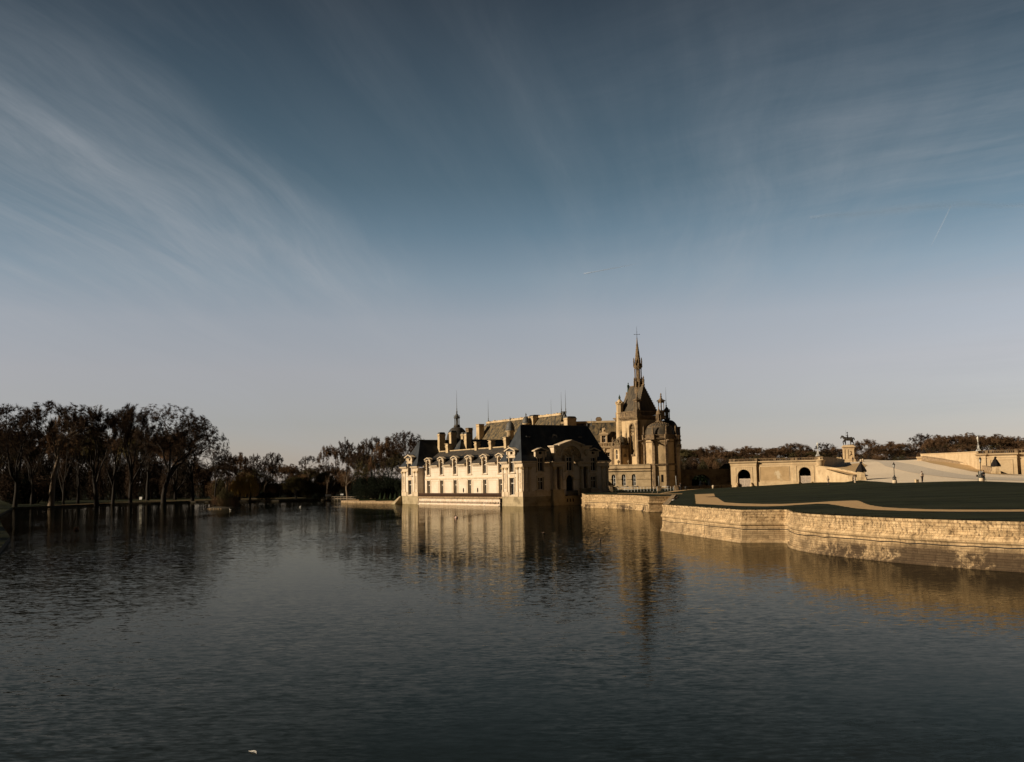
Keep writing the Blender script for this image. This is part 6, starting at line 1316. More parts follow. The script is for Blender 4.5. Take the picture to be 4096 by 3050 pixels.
hs = [('b', None, hz(0.75, 1.95), 0.52), ('m', 'b', hz(0.1, 1.92), 0.52), ('w', 'm', hz(-0.7, 1.98), 0.52), ('c', 'w', hz(-1.0, 1.95), 0.42), ('n1', 'w', hz(-1.25, 2.35), 0.36), ('n2', 'n1', hz(-1.55, 2.72), 0.27), ('p', 'n2', hz(-1.78, 2.86), 0.22), ('h1', 'p', hz(-2.0, 2.6), 0.19), ('h2', 'h1', hz(-2.12, 2.25), 0.13), ('h3', 'h2', hz(-2.12, 2.02), 0.10),
      ('rump', 'b', hz(1.15, 1.98), 0.45), ('t0', 'rump', hz(1.5, 2.22), 0.13), ('t1', 't0', hz(1.75, 2.2), 0.16), ('t2', 't1', hz(1.95, 1.85), 0.15), ('t3', 't2', hz(2.05, 1.45), 0.07)]
for nm, s, fx_, pts in (('fl', -0.2, 'c', [(-1.2, 1.3), (-1.55, 1.05), (-1.42, 0.55), (-1.33, 0.15), (-1.5, 0.06)]), ('fr', 0.2, 'c', [(-0.85, 1.25), (-0.8, 0.75), (-0.72, 0.35), (-0.72, 0.12), (-0.85, 0.05)]),
                        ('hl', -0.2, 'rump', [(1.0, 1.35), (0.78, 0.95), (0.85, 0.55), (0.62, 0.12), (0.45, 0.05)]), ('hr', 0.2, 'rump', [(1.3, 1.3), (1.38, 0.98), (1.75, 0.62), (1.72, 0.15), (1.6, 0.05)])):
    rr = [0.25, 0.15, 0.105, 0.085, 0.11] if nm[0] == 'f' else [0.3, 0.2, 0.12, 0.09, 0.11]; prev = fx_
    for k, (x, z) in enumerate(pts): hs.append((nm+str(k), prev, hz(x, z, s), rr[k])); prev = nm+str(k)
v, e, r = chain(hs); ho = skin_mesh(v, e, [x*(1.18 if x > 0.2 else 1.3) for x in r], 'horse', M['bronze'], eq, sub=2)
q = MB(); q.path([hz(-1.7, 3.02), hz(-1.45, 2.95), hz(-1.1, 2.6), hz(-0.75, 2.4)], [0.08, 0.13, 0.13, 0.06], 6); q.path([hz(-1.82, 3.0, -0.08), hz(-1.86, 3.2, -0.1)], [0.07, 0.02], 5); q.path([hz(-1.82, 3.0, 0.08), hz(-1.86, 3.2, 0.1)], [0.07, 0.02], 5); q.build('mane', M['bronze'], ho)
rs = [('hip', None, hz(0.05, 2.55), 0.26), ('waist', 'hip', hz(0.0, 2.85), 0.2), ('chest', 'waist', hz(-0.04, 3.2), 0.25), ('neck', 'chest', hz(-0.07, 3.5), 0.1), ('head', 'neck', hz(-0.1, 3.68), 0.14), ('cr', 'head', hz(-0.09, 3.8), 0.13)]
for s, nm in ((-1, 'L'), (1, 'R')):
    rs += [(nm+'th', 'hip', hz(-0.2, 2.4, s*0.4), 0.17), (nm+'kn', nm+'th', hz(-0.42, 2.0, s*0.58), 0.13), (nm+'an', nm+'kn', hz(-0.2, 1.5, s*0.6), 0.08), (nm+'to', nm+'an', hz(-0.42, 1.42, s*0.62), 0.07), (nm+'sh', 'chest', hz(-0.05, 3.36, s*0.28), 0.11), (nm+'el', nm+'sh', hz(-0.08, 2.98, s*0.36), 0.085), (nm+'w', nm+'el', hz(-0.5, 3.0, s*0.25), 0.06)]
v, e, r = chain(rs); rd = skin_mesh(v, e, r, 'rider', M['bronze'], eq, sub=2)
q = MB(); q.lathe([(0.17, 3.82), (0.2, 3.9), (0.2, 4.08), (0.24, 4.1), (0.2, 4.14), (0.02, 4.15)], (-0.09, 0, zt_), 10); q.lathe([(0.24, 3.82), (0.24, 3.85)], (-0.16, 0, zt_), 10); q.build('cap', M['bronze'], rd)
q = MB(); q.path([hz(-0.52, 2.9, -0.25), hz(-0.58, 4.95, -0.28)], [0.03, 0.012], 5); q.path([hz(-0.62, 3.1, -0.25), hz(-0.42, 3.1, -0.25)], 0.05, 5); q.build('sword', M['bronze'], rd)

# ------------------------------------------------------------------ shrouded statues
def shroud(px_, yb, yt, Y, z, label, w=1.0, ped=True):
    p = at(px_, yb, Y); h = at(px_, yt, Y).z-z
    t = thing('shrouded_statue', label, 'statue', (p.x, p.y, z), R(-25), 'black shrouded statues on pedestals')
    hp = h*0.44 if ped else 0.25
    q = MB(); q.taper(0, 0, -0.5, hp*0.28, 0.95*w, 0.8*w, 0.95*w, 0.8*w); q.taper(0, 0, hp*0.28, hp*0.42, 0.95*w, 0.8*w, 0.72*w, 0.6*w); q.taper(0, 0, hp*0.42, hp, 0.72*w, 0.6*w, 0.68*w, 0.58*w); q.build('pedestal', M['weathered'], t)
    hh = h-hp; rn = random.Random(int(px_)); n = 28; vs = []
    prof = [(0.92, -0.02), (0.96, 0.06), (0.86, 0.2), (0.63, 0.42), (0.42, 0.62), (0.25, 0.76), (0.19, 0.80), (0.25, 0.86), (0.25, 0.93), (0.13, 1.0)]
    ph = [rn.uniform(0, 6) for _ in range(4)]
    for i, (r, zz_) in enumerate(prof):
        for k in range(n):
            a = 2*math.pi*k/n; f = 1+(0.10 if i < 5 else 0.04)*math.sin(5*a+ph[0])+(0.05 if i < 5 else 0.02)*math.sin(9*a+ph[1]); vs.append((r*w*f*math.cos(a)+0.08*(zz_ > 0.8), r*w*0.85*f*math.sin(a), hp+hh*zz_+(0.05*math.sin(3*a+ph[2]) if i == 0 else 0)))
    m = len(prof); mb = MB(); mb.add(vs, [(i*n+k, i*n+(k+1) % n, (i+1)*n+(k+1) % n, (i+1)*n+k) for i in range(m-1) for k in range(n)]+[tuple(range((m-1)*n, m*n))], True); mb.build('cloth_cover', M['cloth'], t)
    return t
p = at(3445, 1919, 181); shroud(3446, 1920, 1847, 181, road_z(p.x, p.y), 'black shrouded statue on a stone pedestal at the foot of the curved ramp wall', 0.95)
p = at(3986, 1896, 192); shroud(3984, 1896, 1827, 192, road_z(p.x, p.y)-0.1, 'black shrouded statue on a pedestal before the right hand terrace', 0.88)
shroud(3357, 1832, 1805, 300, at(3357, 1832, 300).z, 'dark shrouded shape on the shaded wall left of the horseman', 0.75, False)
shroud(3696, 1818, 1794, 252, at(3696, 1819, 252).z, 'black shrouded shape on the pier at the top of the right ramp', 0.62, False)
shroud(3437, 1848, 1829, 330, at(3437, 1850, 330).z, 'small dark shrouded shape right of the equestrian pedestal', 0.7, False)

# ------------------------------------------------------------------ lamps
def lantern(mb, gl, z, s=1.0):
    mb.lathe([(0.06*s, z), (0.13*s, z+0.05*s), (0.10*s, z+0.1*s)], (0, 0, 0), 6)
    for k in range(6): a = math.pi*k/3; mb.path([(0.10*s*math.cos(a), 0.10*s*math.sin(a), z+0.1*s), (0.2*s*math.cos(a), 0.2*s*math.sin(a), z+0.58*s)], 0.014*s, 4)
    mb.lathe([(0.25*s, z+0.58*s), (0.23*s, z+0.62*s), (0.16*s, z+0.75*s), (0.1*s, z+0.8*s), (0.12*s, z+0.86*s), (0.04*s, z+0.92*s), (0.06*s, z+0.98*s), (0.01*s, z+1.05*s)], (0, 0, 0), 6)
    gl.lathe([(0.085*s, z+0.1*s), (0.185*s, z+0.575*s)], (0, 0, 0), 6, False)
M['lampglass'] = mat('frosted_lamp_glass', (0.55, 0.55, 0.52), rough=0.3)
def black_lamp(loc, h, label, rz=0.0):
    t = thing('lamp_post', label, 'lamp post', loc, rz, 'black cast iron lamp posts')
    b = MB(); b.lathe([(0.36, -0.3), (0.36, 0.48), (0.33, 0.5), (0.33, 0.52)], (0, 0, 0), 12); b.build('stone_base', M['trim'], t)
    q = MB(); q.lathe([(0.3, 0.5), (0.3, 0.6), (0.2, 0.7), (0.24, 0.85), (0.2, 1.0), (0.1, 1.12), (0.14, 1.2), (0.06, 1.35), (0.05, h-1.1), (0.09, h-1.06), (0.05, h-1.0)], (0, 0, 0), 10)
    for k in range(4): a = math.pi/2*k; q.path([(0.28*math.cos(a), 0.28*math.sin(a), 0.6), (0.33*math.cos(a), 0.33*math.sin(a), 0.85), (0.15*math.cos(a), 0.15*math.sin(a), 1.1)], 0.035, 5)
    q.build('post', M['iron'], t)
    l = MB(); g = MB(); lantern(l, g, h-1.02, 0.95); o = l.build('lantern', M['iron'], t); g.build('lamp_glass', M['lampglass'], o)
    return t
p = stand(3579, 1933, 163.5, road_z); black_lamp(p, at(3578, 1848, 163.5).z-p[2], 'black iron lamp post standing on the gravel left of the lone walker')
p = stand(3926, 1924, 153.5, road_z); black_lamp(p, at(3920, 1826, 153.5).z-p[2], 'black iron lamp post rising in front of the easel board')
def white_lamp(loc, h, label):
    t = thing('ornate_lamp', label, 'lamp', loc, 0.3, 'white ornate lamps on the terrace balustrades'); k = h/3.3
    q = MB(); q.lathe([(0.12*k, 0), (0.14*k, 0.15*k), (0.07*k, 0.3*k), (0.09*k, 1.0*k), (0.05*k, 1.15*k), (0.045*k, 2.0*k), (0.1*k, 2.06*k), (0.05*k, 2.15*k)], (0, 0, 0), 10); q.box(-0.5*k, 0.5*k, -0.3*k, 0.3*k, -0.02, 0.06)
    q.build('stem', M['white'], t)
    s = MB()
    for j in range(4):
        a = math.pi/2*j; c, si = math.cos(a), math.sin(a)
        s.path([(c*r*k, si*r*k, z*k) for r, z in ((0.06, 1.05), (0.22, 0.95), (0.2, 0.7), (0.26, 0.45), (0.48, 0.25), (0.55, 0.12), (0.45, 0.06), (0.38, 0.14), (0.44, 0.22))], 0.045*k, 5)
        s.path([(c*r*k, si*r*k, z*k) for r, z in ((0.05, 1.2), (0.2, 1.25), (0.24, 1.1), (0.15, 1.0))], 0.035*k, 5)
    s.build('scrolls', M['white'], t)
    l = MB(); g = MB(); lantern(l, g, 2.12*k, 1.1*k); o = l.build('lantern', M['white'], t); g.build('lamp_glass', M['lampglass'], o)
    return t
p = at(3272, 1825, 229.5); white_lamp((p.x, p.y, p.z), at(3272, 1768, 229.5).z-p.z, 'white scrolled lamp on the left terrace end pier')
p = at(3914, 1805, 202.5); white_lamp((p.x, p.y, p.z), at(3911, 1744, 202.5).z-p.z, 'white scrolled lamp on the right hand terrace balustrade')

# ------------------------------------------------------------------ easel board, crate, fences, posts
p = stand(3926, 1925, 156.5, road_z)
es = thing('easel_board', 'white notice board on a green easel behind the lamp post', 'sign', p, R(4))
q = MB()
for a, b_ in (((-0.62, -0.15, -0.1), (-0.36, 0.1, 1.62)), ((0.72, -0.15, -0.1), (0.36, 0.1, 1.5)), ((-0.3, 0.5, -0.1), (-0.33, 0.12, 1.55)), ((0.4, 0.5, -0.1), (0.33, 0.12, 1.5))): q.path([a, b_], 0.035, 4)
q.path([(-0.5, 0.0, 0.7), (0.52, 0.0, 0.7)], 0.03, 4); q.build('easel_frame', M['green'], es)
q = MB(); q.hexa([(-0.36, -0.02, 0.72), (0.4, -0.02, 0.72), (0.4, 0.02, 0.72), (-0.36, 0.02, 0.72)], [(-0.34, 0.10, 1.6), (0.36, 0.10, 1.6), (0.36, 0.14, 1.6), (-0.34, 0.14, 1.6)]); q.build('notice_board', M['white'], es)
q = MB(); q.box(-0.66, -0.4, 0.05, 0.3, 0.72, 1.05); q.build('leaflet_box', M['darkbrown'], es)
p = stand(3668, 1929, 157, road_z); q = MB(); q.box(-0.27, 0.2, -0.2, 0.2, 0, 0.46); q.box(-0.3, 0.23, -0.23, 0.23, 0.46, 0.5); q.box(0.0, 0.16, -0.24, -0.18, 0.02, 0.2); tag(q.build('stone_block', M['weathered'], None, p, 0.2), 'small mottled stone block on the gravel left of the lone walker', 'stone block')
def rail_fence(x0, x1, Y, yb, n, label, parent=None):
    a, b_ = at(x0, yb[0], Y), at(x1, yb[1], Y); t = thing('rail_fence', label, 'fence', a, math.atan2(b_.y-a.y, b_.x-a.x), 'white rail fences below the chapel')
    L_ = (b_-a).length
    for k in range(n+1):
        q = MB(); q.path([(L_*k/n, 0, -0.2), (L_*k/n, 0, 1.02)], 0.035, 4); q.build('post', M['white'], t)
    q = MB()
    for z in (0.5, 1.02): q.path([(0, 0, z), (L_, 0, z)], 0.035, 4)
    q.build('rails', M['white'], t)
rail_fence(2462, 2627, 214, (1970, 1966.5), 13, 'longer white rail fence below the arched podium windows'); rail_fence(2649, 2694, 213, (1966, 1965), 4, 'short white rail fence between the two stone piers')
for i, (x, yt, yb, lb) in enumerate(((2444, 1944, 1971, 'dark stone pier beside the pavilion at the end of the white fence'), (2637, 1946, 1967, 'stone fence pier below the left flagpole'), (2706, 1943, 1967, 'stone fence pier below the right flagpole'))):
    a = at(x, yb, 213); h = at(x, yt, 213).z-a.z; q = MB(); q.box(-0.36, 0.36, -0.3, 0.3, -0.5, h-0.1); q.box(-0.42, 0.42, -0.36, 0.36, h-0.1, h)
    tag(q.build('fence_pier', M['rubble'], None, a, 0.1), lb, 'pier', 'stone piers of the fence')
    if i:
        q = MB(); q.path([(0, 0, 0), (-0.06, 0, at(x, 1907, 213).z-a.z-h)], [0.05, 0.035], 6); q.sphere((-0.06, 0, at(x, 1907, 213).z-a.z-h+0.04), 0.07, 6, 4); tag(q.build('white_pole', M['white'], None, a+Vector((0, 0, h))), 'slim white pole on the '+('left' if i == 1 else 'right')+' fence pier', 'pole', 'white poles on the fence piers')
for x, yb, lb in ((2609.5, 1978, 'pale wooden stake in the grass, left of two'), (2630, 1977, 'pale wooden stake in the grass, right of two')):
    a = at(x, yb, 175); h = at(x, yb-13, 175).z-a.z; q = MB(); q.box(-0.05, 0.05, -0.05, 0.05, -0.4, h); q.box(-0.06, 0.06, -0.06, 0.06, h, h+0.03); tag(q.build('wooden_stake', M['timber'], None, a), lb, 'stake', 'stakes in the grass')
for i, (x, yb, lb) in enumerate(((2744, 1962, 'dark bollard beside the walking person in black'), (2853, 1957, 'pale stone bollard standing before the rubble wall'), (3451, 1848, 'right one of two small stone bollards at the top of the ramp'), (3445, 1849, ''))):
    if not lb: continue
    Y = (216, 225, 285)[min(i, 2)]; a = at(x, yb, Y); q = MB(); q.lathe([(0.26, -0.4), (0.26, 0.5), (0.3, 0.55), (0.28, 0.72), (0.14, 0.85), (0.02, 0.88)], (0, 0, 0), 10); tag(q.build('stone_bollard', M['iron'] if i == 0 else M['trim'], None, a), lb, 'bollard', 'bollards')
a = at(3443, 1850, 285); q = MB(); q.lathe([(0.26, -0.4), (0.26, 0.5), (0.3, 0.55), (0.28, 0.72), (0.14, 0.85), (0.02, 0.88)], (0, 0, 0), 10); tag(q.build('stone_bollard', M['trim'], None, a), 'left one of two small stone bollards at the top of the ramp', 'bollard', 'bollards')

# ------------------------------------------------------------------ birds, buoys, litter
def swim_bird(px_, py_, label, body, neck, s=1.0, heading=0.0, headm=None):
    p = atz(px_, py_, 0.0); t = thing('swan' if body == 'feather' and s > 0.5 else 'duck', label, 'bird', (p.x, p.y, 0), heading, 'water birds on the lake')
    spx = [('a', None, (0.32*s, 0, 0.12*s), 0.07*s), ('b', 'a', (0.12*s, 0, 0.13*s), 0.17*s), ('c', 'b', (-0.14*s, 0, 0.12*s), 0.17*s), ('d', 'c', (-0.30*s, 0, 0.18*s), 0.09*s), ('e', 'd', (-0.34*s, 0, 0.18*s+neck*0.5), 0.05*s), ('f', 'e', (-0.30*s, 0, 0.2*s+neck), 0.05*s), ('g', 'f', (-0.40*s, 0, 0.2*s+neck), 0.06*s), ('h', 'g', (-0.52*s, 0, 0.17*s+neck), 0.022*s)]
    v, e, r = chain(spx); skin_mesh(v, e, r, 'body', M[body], t, sub=1)
    q = MB(); q.sphere((0.08*s, 0.1*s, 0.2*s), 0.15*s, 8, 5, sx=1.7, sy=0.5, sz=0.6); q.sphere((0.08*s, -0.1*s, 0.2*s), 0.15*s, 8, 5, sx=1.7, sy=0.5, sz=0.6); q.build('wings', M[headm or body], t); return t
swim_bird(922, 2042, 'white swan swimming beside the bush islet', 'feather', 0.3, 0.62, R(10)); swim_bird(1200, 2030, 'white swan alone in open water between islet and quay', 'feather', 0.26, 0.55, R(160))
swim_bird(815, 2037, 'small pale duck left of the bush islet', 'feather', 0.06, 0.35, 0); swim_bird(868, 2036, 'small pale duck at the foot of the bush islet', 'feather', 0.06, 0.35, 2)
swim_bird(2175, 2135, 'dark duck swimming left of the far moat wall reflection', 'brown_feather', 0.08, 0.5, R(20)); swim_bird(2401, 2163, 'dark duck swimming nearer the curved moat wall', 'brown_feather', 0.14, 0.5, R(80))
p = atz(2698, 2007, 2.6); gsx = thing('goose', 'brown goose resting on the grass at the moat wall corner', 'bird', (p.x, p.y, 2.66), R(200))
v, e, r = chain([('a', None, (0.42, 0, 0.2), 0.06), ('b', 'a', (0.2, 0, 0.24), 0.17), ('c', 'b', (-0.12, 0, 0.24), 0.19), ('d', 'c', (-0.3, 0, 0.3), 0.1), ('e', 'd', (-0.34, 0, 0.42), 0.05), ('f', 'e', (-0.4, 0, 0.5), 0.055), ('g', 'f', (-0.5, 0, 0.48), 0.02)]); skin_mesh(v, e, [x*0.75 for x in r], 'body', M['brown_feather'], gsx)
q = MB(); q.sphere((0.1, 0, 0.12), 0.16, 8, 5, sx=1.6, sy=0.9, sz=0.5); q.build('belly', M['feather'], gsx)
for x, y, r_, m, lb in ((306, 2121, 0.32, 'brown', 'brown round buoy floating near the left bank'), (1825, 2074, 0.24, 'pink', 'pinkish round buoy floating before the sunlit wing')):
    p = atz(x, y); t = thing('buoy', lb, 'buoy', (p.x, p.y, 0)); q = MB(); q.sphere((0, 0, r_*0.35), r_, 12, 8); q.build('float', M[m], t); q = MB(); q.lathe([(0.05, r_*1.3), (0.05, r_*1.5), (0.02, r_*1.52)], (0, 0, 0), 8); q.build('cap', M['darkbrown'], t)
p = atz(1013, 3012); q = MB(); n = 9
cen = [Vector((-0.10+0.2*k/n, 0.02*math.sin(k*0.35), 0.012+0.012*math.sin(k*0.5))) for k in range(n+1)]; wd = [0.004, 0.016, 0.026, 0.034, 0.038, 0.038, 0.034, 0.024, 0.012, 0.002]
for k in range(n):
    a, b_ = cen[k], cen[k+1]; o1 = Vector((0, wd[k], 0.008)); o2 = Vector((0, wd[k+1], 0.008)); o1b = Vector((0, -wd[k], 0.006)); o2b = Vector((0, -wd[k+1], 0.006)); up = Vector((0, 0, 0.004))
    q.add([a, b_, b_+o2, a+o1, b_+o2b, a+o1b, a+up, b_+up], [(0, 1, 2, 3), (0, 1, 4, 5), (6, 7, 2, 3), (6, 7, 4, 5)])
q.path([(-0.15, 0, 0.012), (0.1, 0, 0.016)], 0.003, 4); tag(q.build('feather', M['feather'], None, (p.x, p.y, 0), R(-40)), 'single white feather floating on the dark water in the foreground', 'feather')

# ------------------------------------------------------------------ left park furniture
a = at(1335, 1999, 318); b_ = at(1437, 2000, 305)
fb = thing('footbridge', 'small low wooden footbridge at the far end of the stone quay', 'bridge', a, math.atan2(b_.y-a.y, b_.x-a.x)); L_ = (b_.xy-a.xy).length
q = MB(); q.box(0, L_, -0.8, 0.8, 0.25, 0.4); q.build('deck', M['timber'], fb)
for k in range(9):
    q = MB(); q.box(L_*k/8-0.06, L_*k/8+0.06, -0.86, -0.74, -1.0, 0.95); q.build('post', M['timber'], fb)
q = MB(); q.box(0, L_, -0.84, -0.76, 0.82, 0.95); q.build('rail', M['timber'], fb)
for i, (x, y, w_, h_, lb) in enumerate(((1312, 1982, 0.95, 0.34, 'low white tilted information panel left of the footbridge'), (1367, 1979, 0.5, 0.22, 'small white panel on the bank behind the footbridge'), (562, 1994, 0.45, 0.45, 'small white notice under the tall lakeside trees'))):
    Y = (325, 330, 338)[i]; p = at(x, y, Y); t = thing('information_panel', lb, 'sign', (p.x, p.y, 0.4), 0.0, 'white panels in the park'); zz_ = p.z-0.4
    q = MB(); q.hexa([(-w_, -0.02, zz_-h_), (w_, -0.02, zz_-h_), (w_, 0.03, zz_-h_), (-w_, 0.03, zz_-h_)], [(-w_, 0.28, zz_+h_), (w_, 0.28, zz_+h_), (w_, 0.33, zz_+h_), (-w_, 0.33, zz_+h_)]); q.build('panel', M['white'], t)
    q = MB(); q.path([(-w_*0.7, 0.15, -0.2), (-w_*0.7, 0.15, zz_)], 0.05, 5); q.path([(w_*0.7, 0.15, -0.2), (w_*0.7, 0.15, zz_)], 0.05, 5); q.build('legs', M['timber'], t)
# ------------------------------------------------------------------ trees
def unit(rnd):
    while True:
        v = Vector((rnd.uniform(-1, 1), rnd.uniform(-1, 1), rnd.uniform(-1, 1)))
        if 0.05 < v.length < 1: return v.normalized()
def gen_tree(seed, trunk_h=0.36, levels=5, spread=0.62, up=0.10, kids=(4, 3, 3, 3, 2), lens=(0.30, 0.22, 0.17, 0.12, 0.08), wob=0.22, lean=0.05, twl=0.034, tww=0.0010, twn=13, r0=0.021, tips=0.0, tipm=1.0, flat=0.0, dome=None):
    """unit-height bare tree: (limb mesh, twig mesh). lens are branch lengths per level as a share of height"""
    rnd = random.Random(seed); lb = MB(); tv = []; tf = []
    def twigs(p, d, n, sc=1.0):
        for _ in range(n):
            q = (d*0.55+unit(rnd)*0.9+Vector((0, 0, 0.12))).normalized(); l = twl*rnd.uniform(0.5, 1.25)*sc; w_ = tww*rnd.uniform(0.7, 1.4)
            s = q.cross(unit(rnd)); s = s.normalized() if s.length > 1e-4 else q.orthogonal().normalized()
            o = p+unit(rnd)*0.004; mid = o+q*l*0.55+unit(rnd)*l*0.12; b = len(tv)
            tv.extend((o-s*w_, o+s*w_, mid+s*w_*0.8, mid-s*w_*0.8, o+q*l+unit(rnd)*l*0.2)); tf.extend(((b, b+1, b+2, b+3), (b+3, b+2, b+4)))
            if tips and rnd.random() < tips:
                c = o+q*l*rnd.uniform(0.5, 1.0); u1 = unit(rnd)*0.0075*tipm; u2 = unit(rnd)*0.0075*tipm; b = len(tv); tv.extend((c-u1, c+u2, c+u1, c-u2)); tf.append((b, b+1, b+2, b+3))
    def grow(p, d, L_, r, lv):
        n = 4 if lv < 3 else 3; pts = [p]; rs = [r]; dirs = []
        for i in range(n):
            d = (d+unit(rnd)*wob*(0.45 if lv == 0 else 1)+Vector((0, 0, up*(1-flat*(lv > 1))))).normalized(); p = p+d*(L_/n); pts.append(p); rs.append(r*(1-0.42*(i+1)/n)); dirs.append(d)
        lb.path(pts, rs, 6 if lv == 0 else (5 if lv < 3 else 3), cap=False)
        if lv >= levels-1: 
            for i in range(1, n+1): twigs(pts[i], dirs[i-1], twn)
            return
        k = kids[lv]
        for j in range(k):
            t = 1.0 if j < 2 or lv == 0 and j < 3 else rnd.uniform(0.45, 0.95)
            i = max(1, int(round(t*n))); base = pts[i]; dd = dirs[i-1]
            a = 2*math.pi*(j+rnd.uniform(-0.25, 0.25))/k; o1 = dd.orthogonal().normalized(); o2 = dd.cross(o1); sp = spread*rnd.uniform(0.65, 1.25)*(0.75 if lv == 0 else 1)
            nd = (dd*math.cos(sp)+(o1*math.cos(a)+o2*math.sin(a))*math.sin(sp)).normalized()
            grow(base, nd, L_*0+lens[lv]*rnd.uniform(0.75, 1.2), rs[i]*rnd.uniform(0.60, 0.80), lv+1)
        if lv >= 2: twigs(pts[n], d, 5)
    grow(Vector((0, 0, -0.01)), Vector((rnd.uniform(-lean, lean), rnd.uniform(-lean, lean), 1)).normalized(), trunk_h, r0, 0)
    tw = MB(); tw.v = [tuple(v) for v in tv]; tw.f = tf; tw.sm = [False]*len(tf)
    if dome:                                             # crown reined in to a rounded outline
        A = np.array(tw.v); zc, (ra, rz_) = trunk_h*0.9, dome; na, ne = 9, 6
        def polar(P):
            V = P-np.array([0, 0, zc]); r = np.linalg.norm(V, axis=1)+1e-9; return V, r, (np.arctan2(V[:, 1], V[:, 0])/(2*np.pi) % 1)*na, (np.arcsin(np.clip(V[:, 2]/r, -1, 1))/np.pi+0.5)*ne
        V, r, ai, ei = polar(A); H_ = np.full((na, ne), np.nan); el = ((np.arange(ne)+0.5)/ne-0.5)*np.pi
        for i in range(na):
            for j in range(ne):
                k_ = (ai.astype(int) % na == i) & (np.minimum(ei.astype(int), ne-1) == j)
                if k_.sum() > 20: H_[i, j] = np.percentile(r[k_], 93)
        H_ = np.where(np.isnan(H_), np.nanmean(H_), H_); T_ = 1/np.sqrt((np.cos(el)/ra)**2+(np.sin(el)/rz_)**2)
        fac = np.clip((T_[None, :]/H_), 0.45, 2.2)**0.85
        def warp(m_):
            P = np.array(m_.v); V, r, ai, ei = polar(P); a_ = ai-0.5; e_ = np.clip(ei-0.5, 0, ne-1.001); i0 = np.floor(a_).astype(int); j0 = np.floor(e_).astype(int); fa = a_-i0; fe_ = e_-j0
            g = lambda i, j: fac[i % na, np.minimum(j, ne-1)]
            f = (g(i0, j0)*(1-fa)+g(i0+1, j0)*fa)*(1-fe_)+(g(i0, j0+1)*(1-fa)+g(i0+1, j0+1)*fa)*fe_
            t = np.clip((r-0.05)/0.25, 0, 1)*np.clip((P[:, 2]-trunk_h*0.6)/0.15, 0, 1); f = 1+(f-1)*t
            e2 = np.arcsin(np.clip(V[:, 2]/r, -1, 1)); Tp = 1/np.sqrt((np.cos(e2)/ra)**2+(np.sin(e2)/rz_)**2); rn_ = r*f/Tp; lim = np.where(rn_ > 1, 1+0.10*np.tanh((rn_-1)/0.25), rn_)
            f = np.where(t > 0.5, f*lim/np.maximum(rn_, 1e-6), f); m_.v = [tuple(q) for q in np.array([0, 0, zc])+V*f[:, None]]
        warp(lb); warp(tw)
    zs = max(v[2] for v in tw.v); xs = [v[0] for v in tw.v]; wd = (max(xs)-min(xs))/zs
    for m_ in (lb, tw): m_.v = [(v[0]/zs, v[1]/zs, v[2]/zs) for v in m_.v]
    return lb, tw, wd
PROTO = {}
def proto(key, seed, tm, bm, **k):
    lb, tw, wd = gen_tree(seed, **k)
    a = lb.build('trunk', M[bm], None); b = tw.build('crown', M[tm], None); PROTO[key] = (a.data, b.data, wd)
    bpy.data.objects.remove(a); bpy.data.objects.remove(b)
proto('plane_a', 11, 'twig', 'bark', dome=(0.36, 0.62), trunk_h=0.36, spread=0.66, kids=(4, 3, 3, 3), lens=(0.27, 0.2, 0.15, 0.1), levels=5, twn=42, wob=0.32, tips=0.10, tipm=0.55)
proto('plane_b', 23, 'twig', 'bark', dome=(0.38, 0.66), trunk_h=0.30, spread=0.58, kids=(4, 4, 3, 3), lens=(0.30, 0.2, 0.15, 0.11), levels=5, twn=34, wob=0.30, tips=0.10, tipm=0.55)
proto('plane_c', 37, 'twig', 'pale_bark', dome=(0.42, 0.58), trunk_h=0.42, spread=0.70, kids=(3, 4, 3, 3), lens=(0.27, 0.22, 0.15, 0.1), levels=5, twn=42, wob=0.36, lean=0.12, tips=0.10, tipm=0.55)
proto('vase', 51, 'twig', 'bark', dome=(0.32, 0.68), trunk_h=0.34, spread=0.42, up=0.14, kids=(5, 3, 3, 3), lens=(0.34, 0.22, 0.15, 0.1), levels=5, twn=34, wob=0.18, twl=0.036)
proto('broad', 67, 'twig', 'bark', dome=(0.52, 0.62), trunk_h=0.28, spread=0.74, up=0.06, kids=(5, 4, 3, 3), lens=(0.32, 0.22, 0.16, 0.11), levels=5, twn=28, wob=0.34, tips=0.10, tipm=0.55)
proto('mid_a', 71, 'twig_red', 'bark', dome=(0.38, 0.76), trunk_h=0.17, up=0.16, spread=0.48, kids=(5, 3, 3, 3), lens=(0.30, 0.2, 0.16, 0.12), levels=5, twn=27, wob=0.3, twl=0.040, tww=0.0015, tips=0.3, tipm=0.7)
proto('mid_b', 83, 'twig_red', 'bark', dome=(0.34, 0.74), trunk_h=0.20, spread=0.42, up=0.17, kids=(4, 3, 3, 3), lens=(0.30, 0.22, 0.16, 0.12), levels=5, twn=27, wob=0.28, twl=0.040, tww=0.0015, tips=0.25, tipm=0.7)
proto('olive', 91, 'twig_olive', 'bark', dome=(0.42, 0.76), trunk_h=0.14, up=0.14, spread=0.66, kids=(5, 4, 3, 3), lens=(0.3, 0.22, 0.16, 0.12), levels=5, twn=20, wob=0.3, twl=0.05, tww=0.0016, tips=0.9, tipm=1.0)
proto('umbrella', 97, 'twig', 'bark', trunk_h=0.62, spread=0.95, up=0.05, kids=(6, 4, 3), lens=(0.2, 0.14, 0.1), levels=4, twn=30, wob=0.2, tips=0.7, tipm=0.9, flat=0.6)
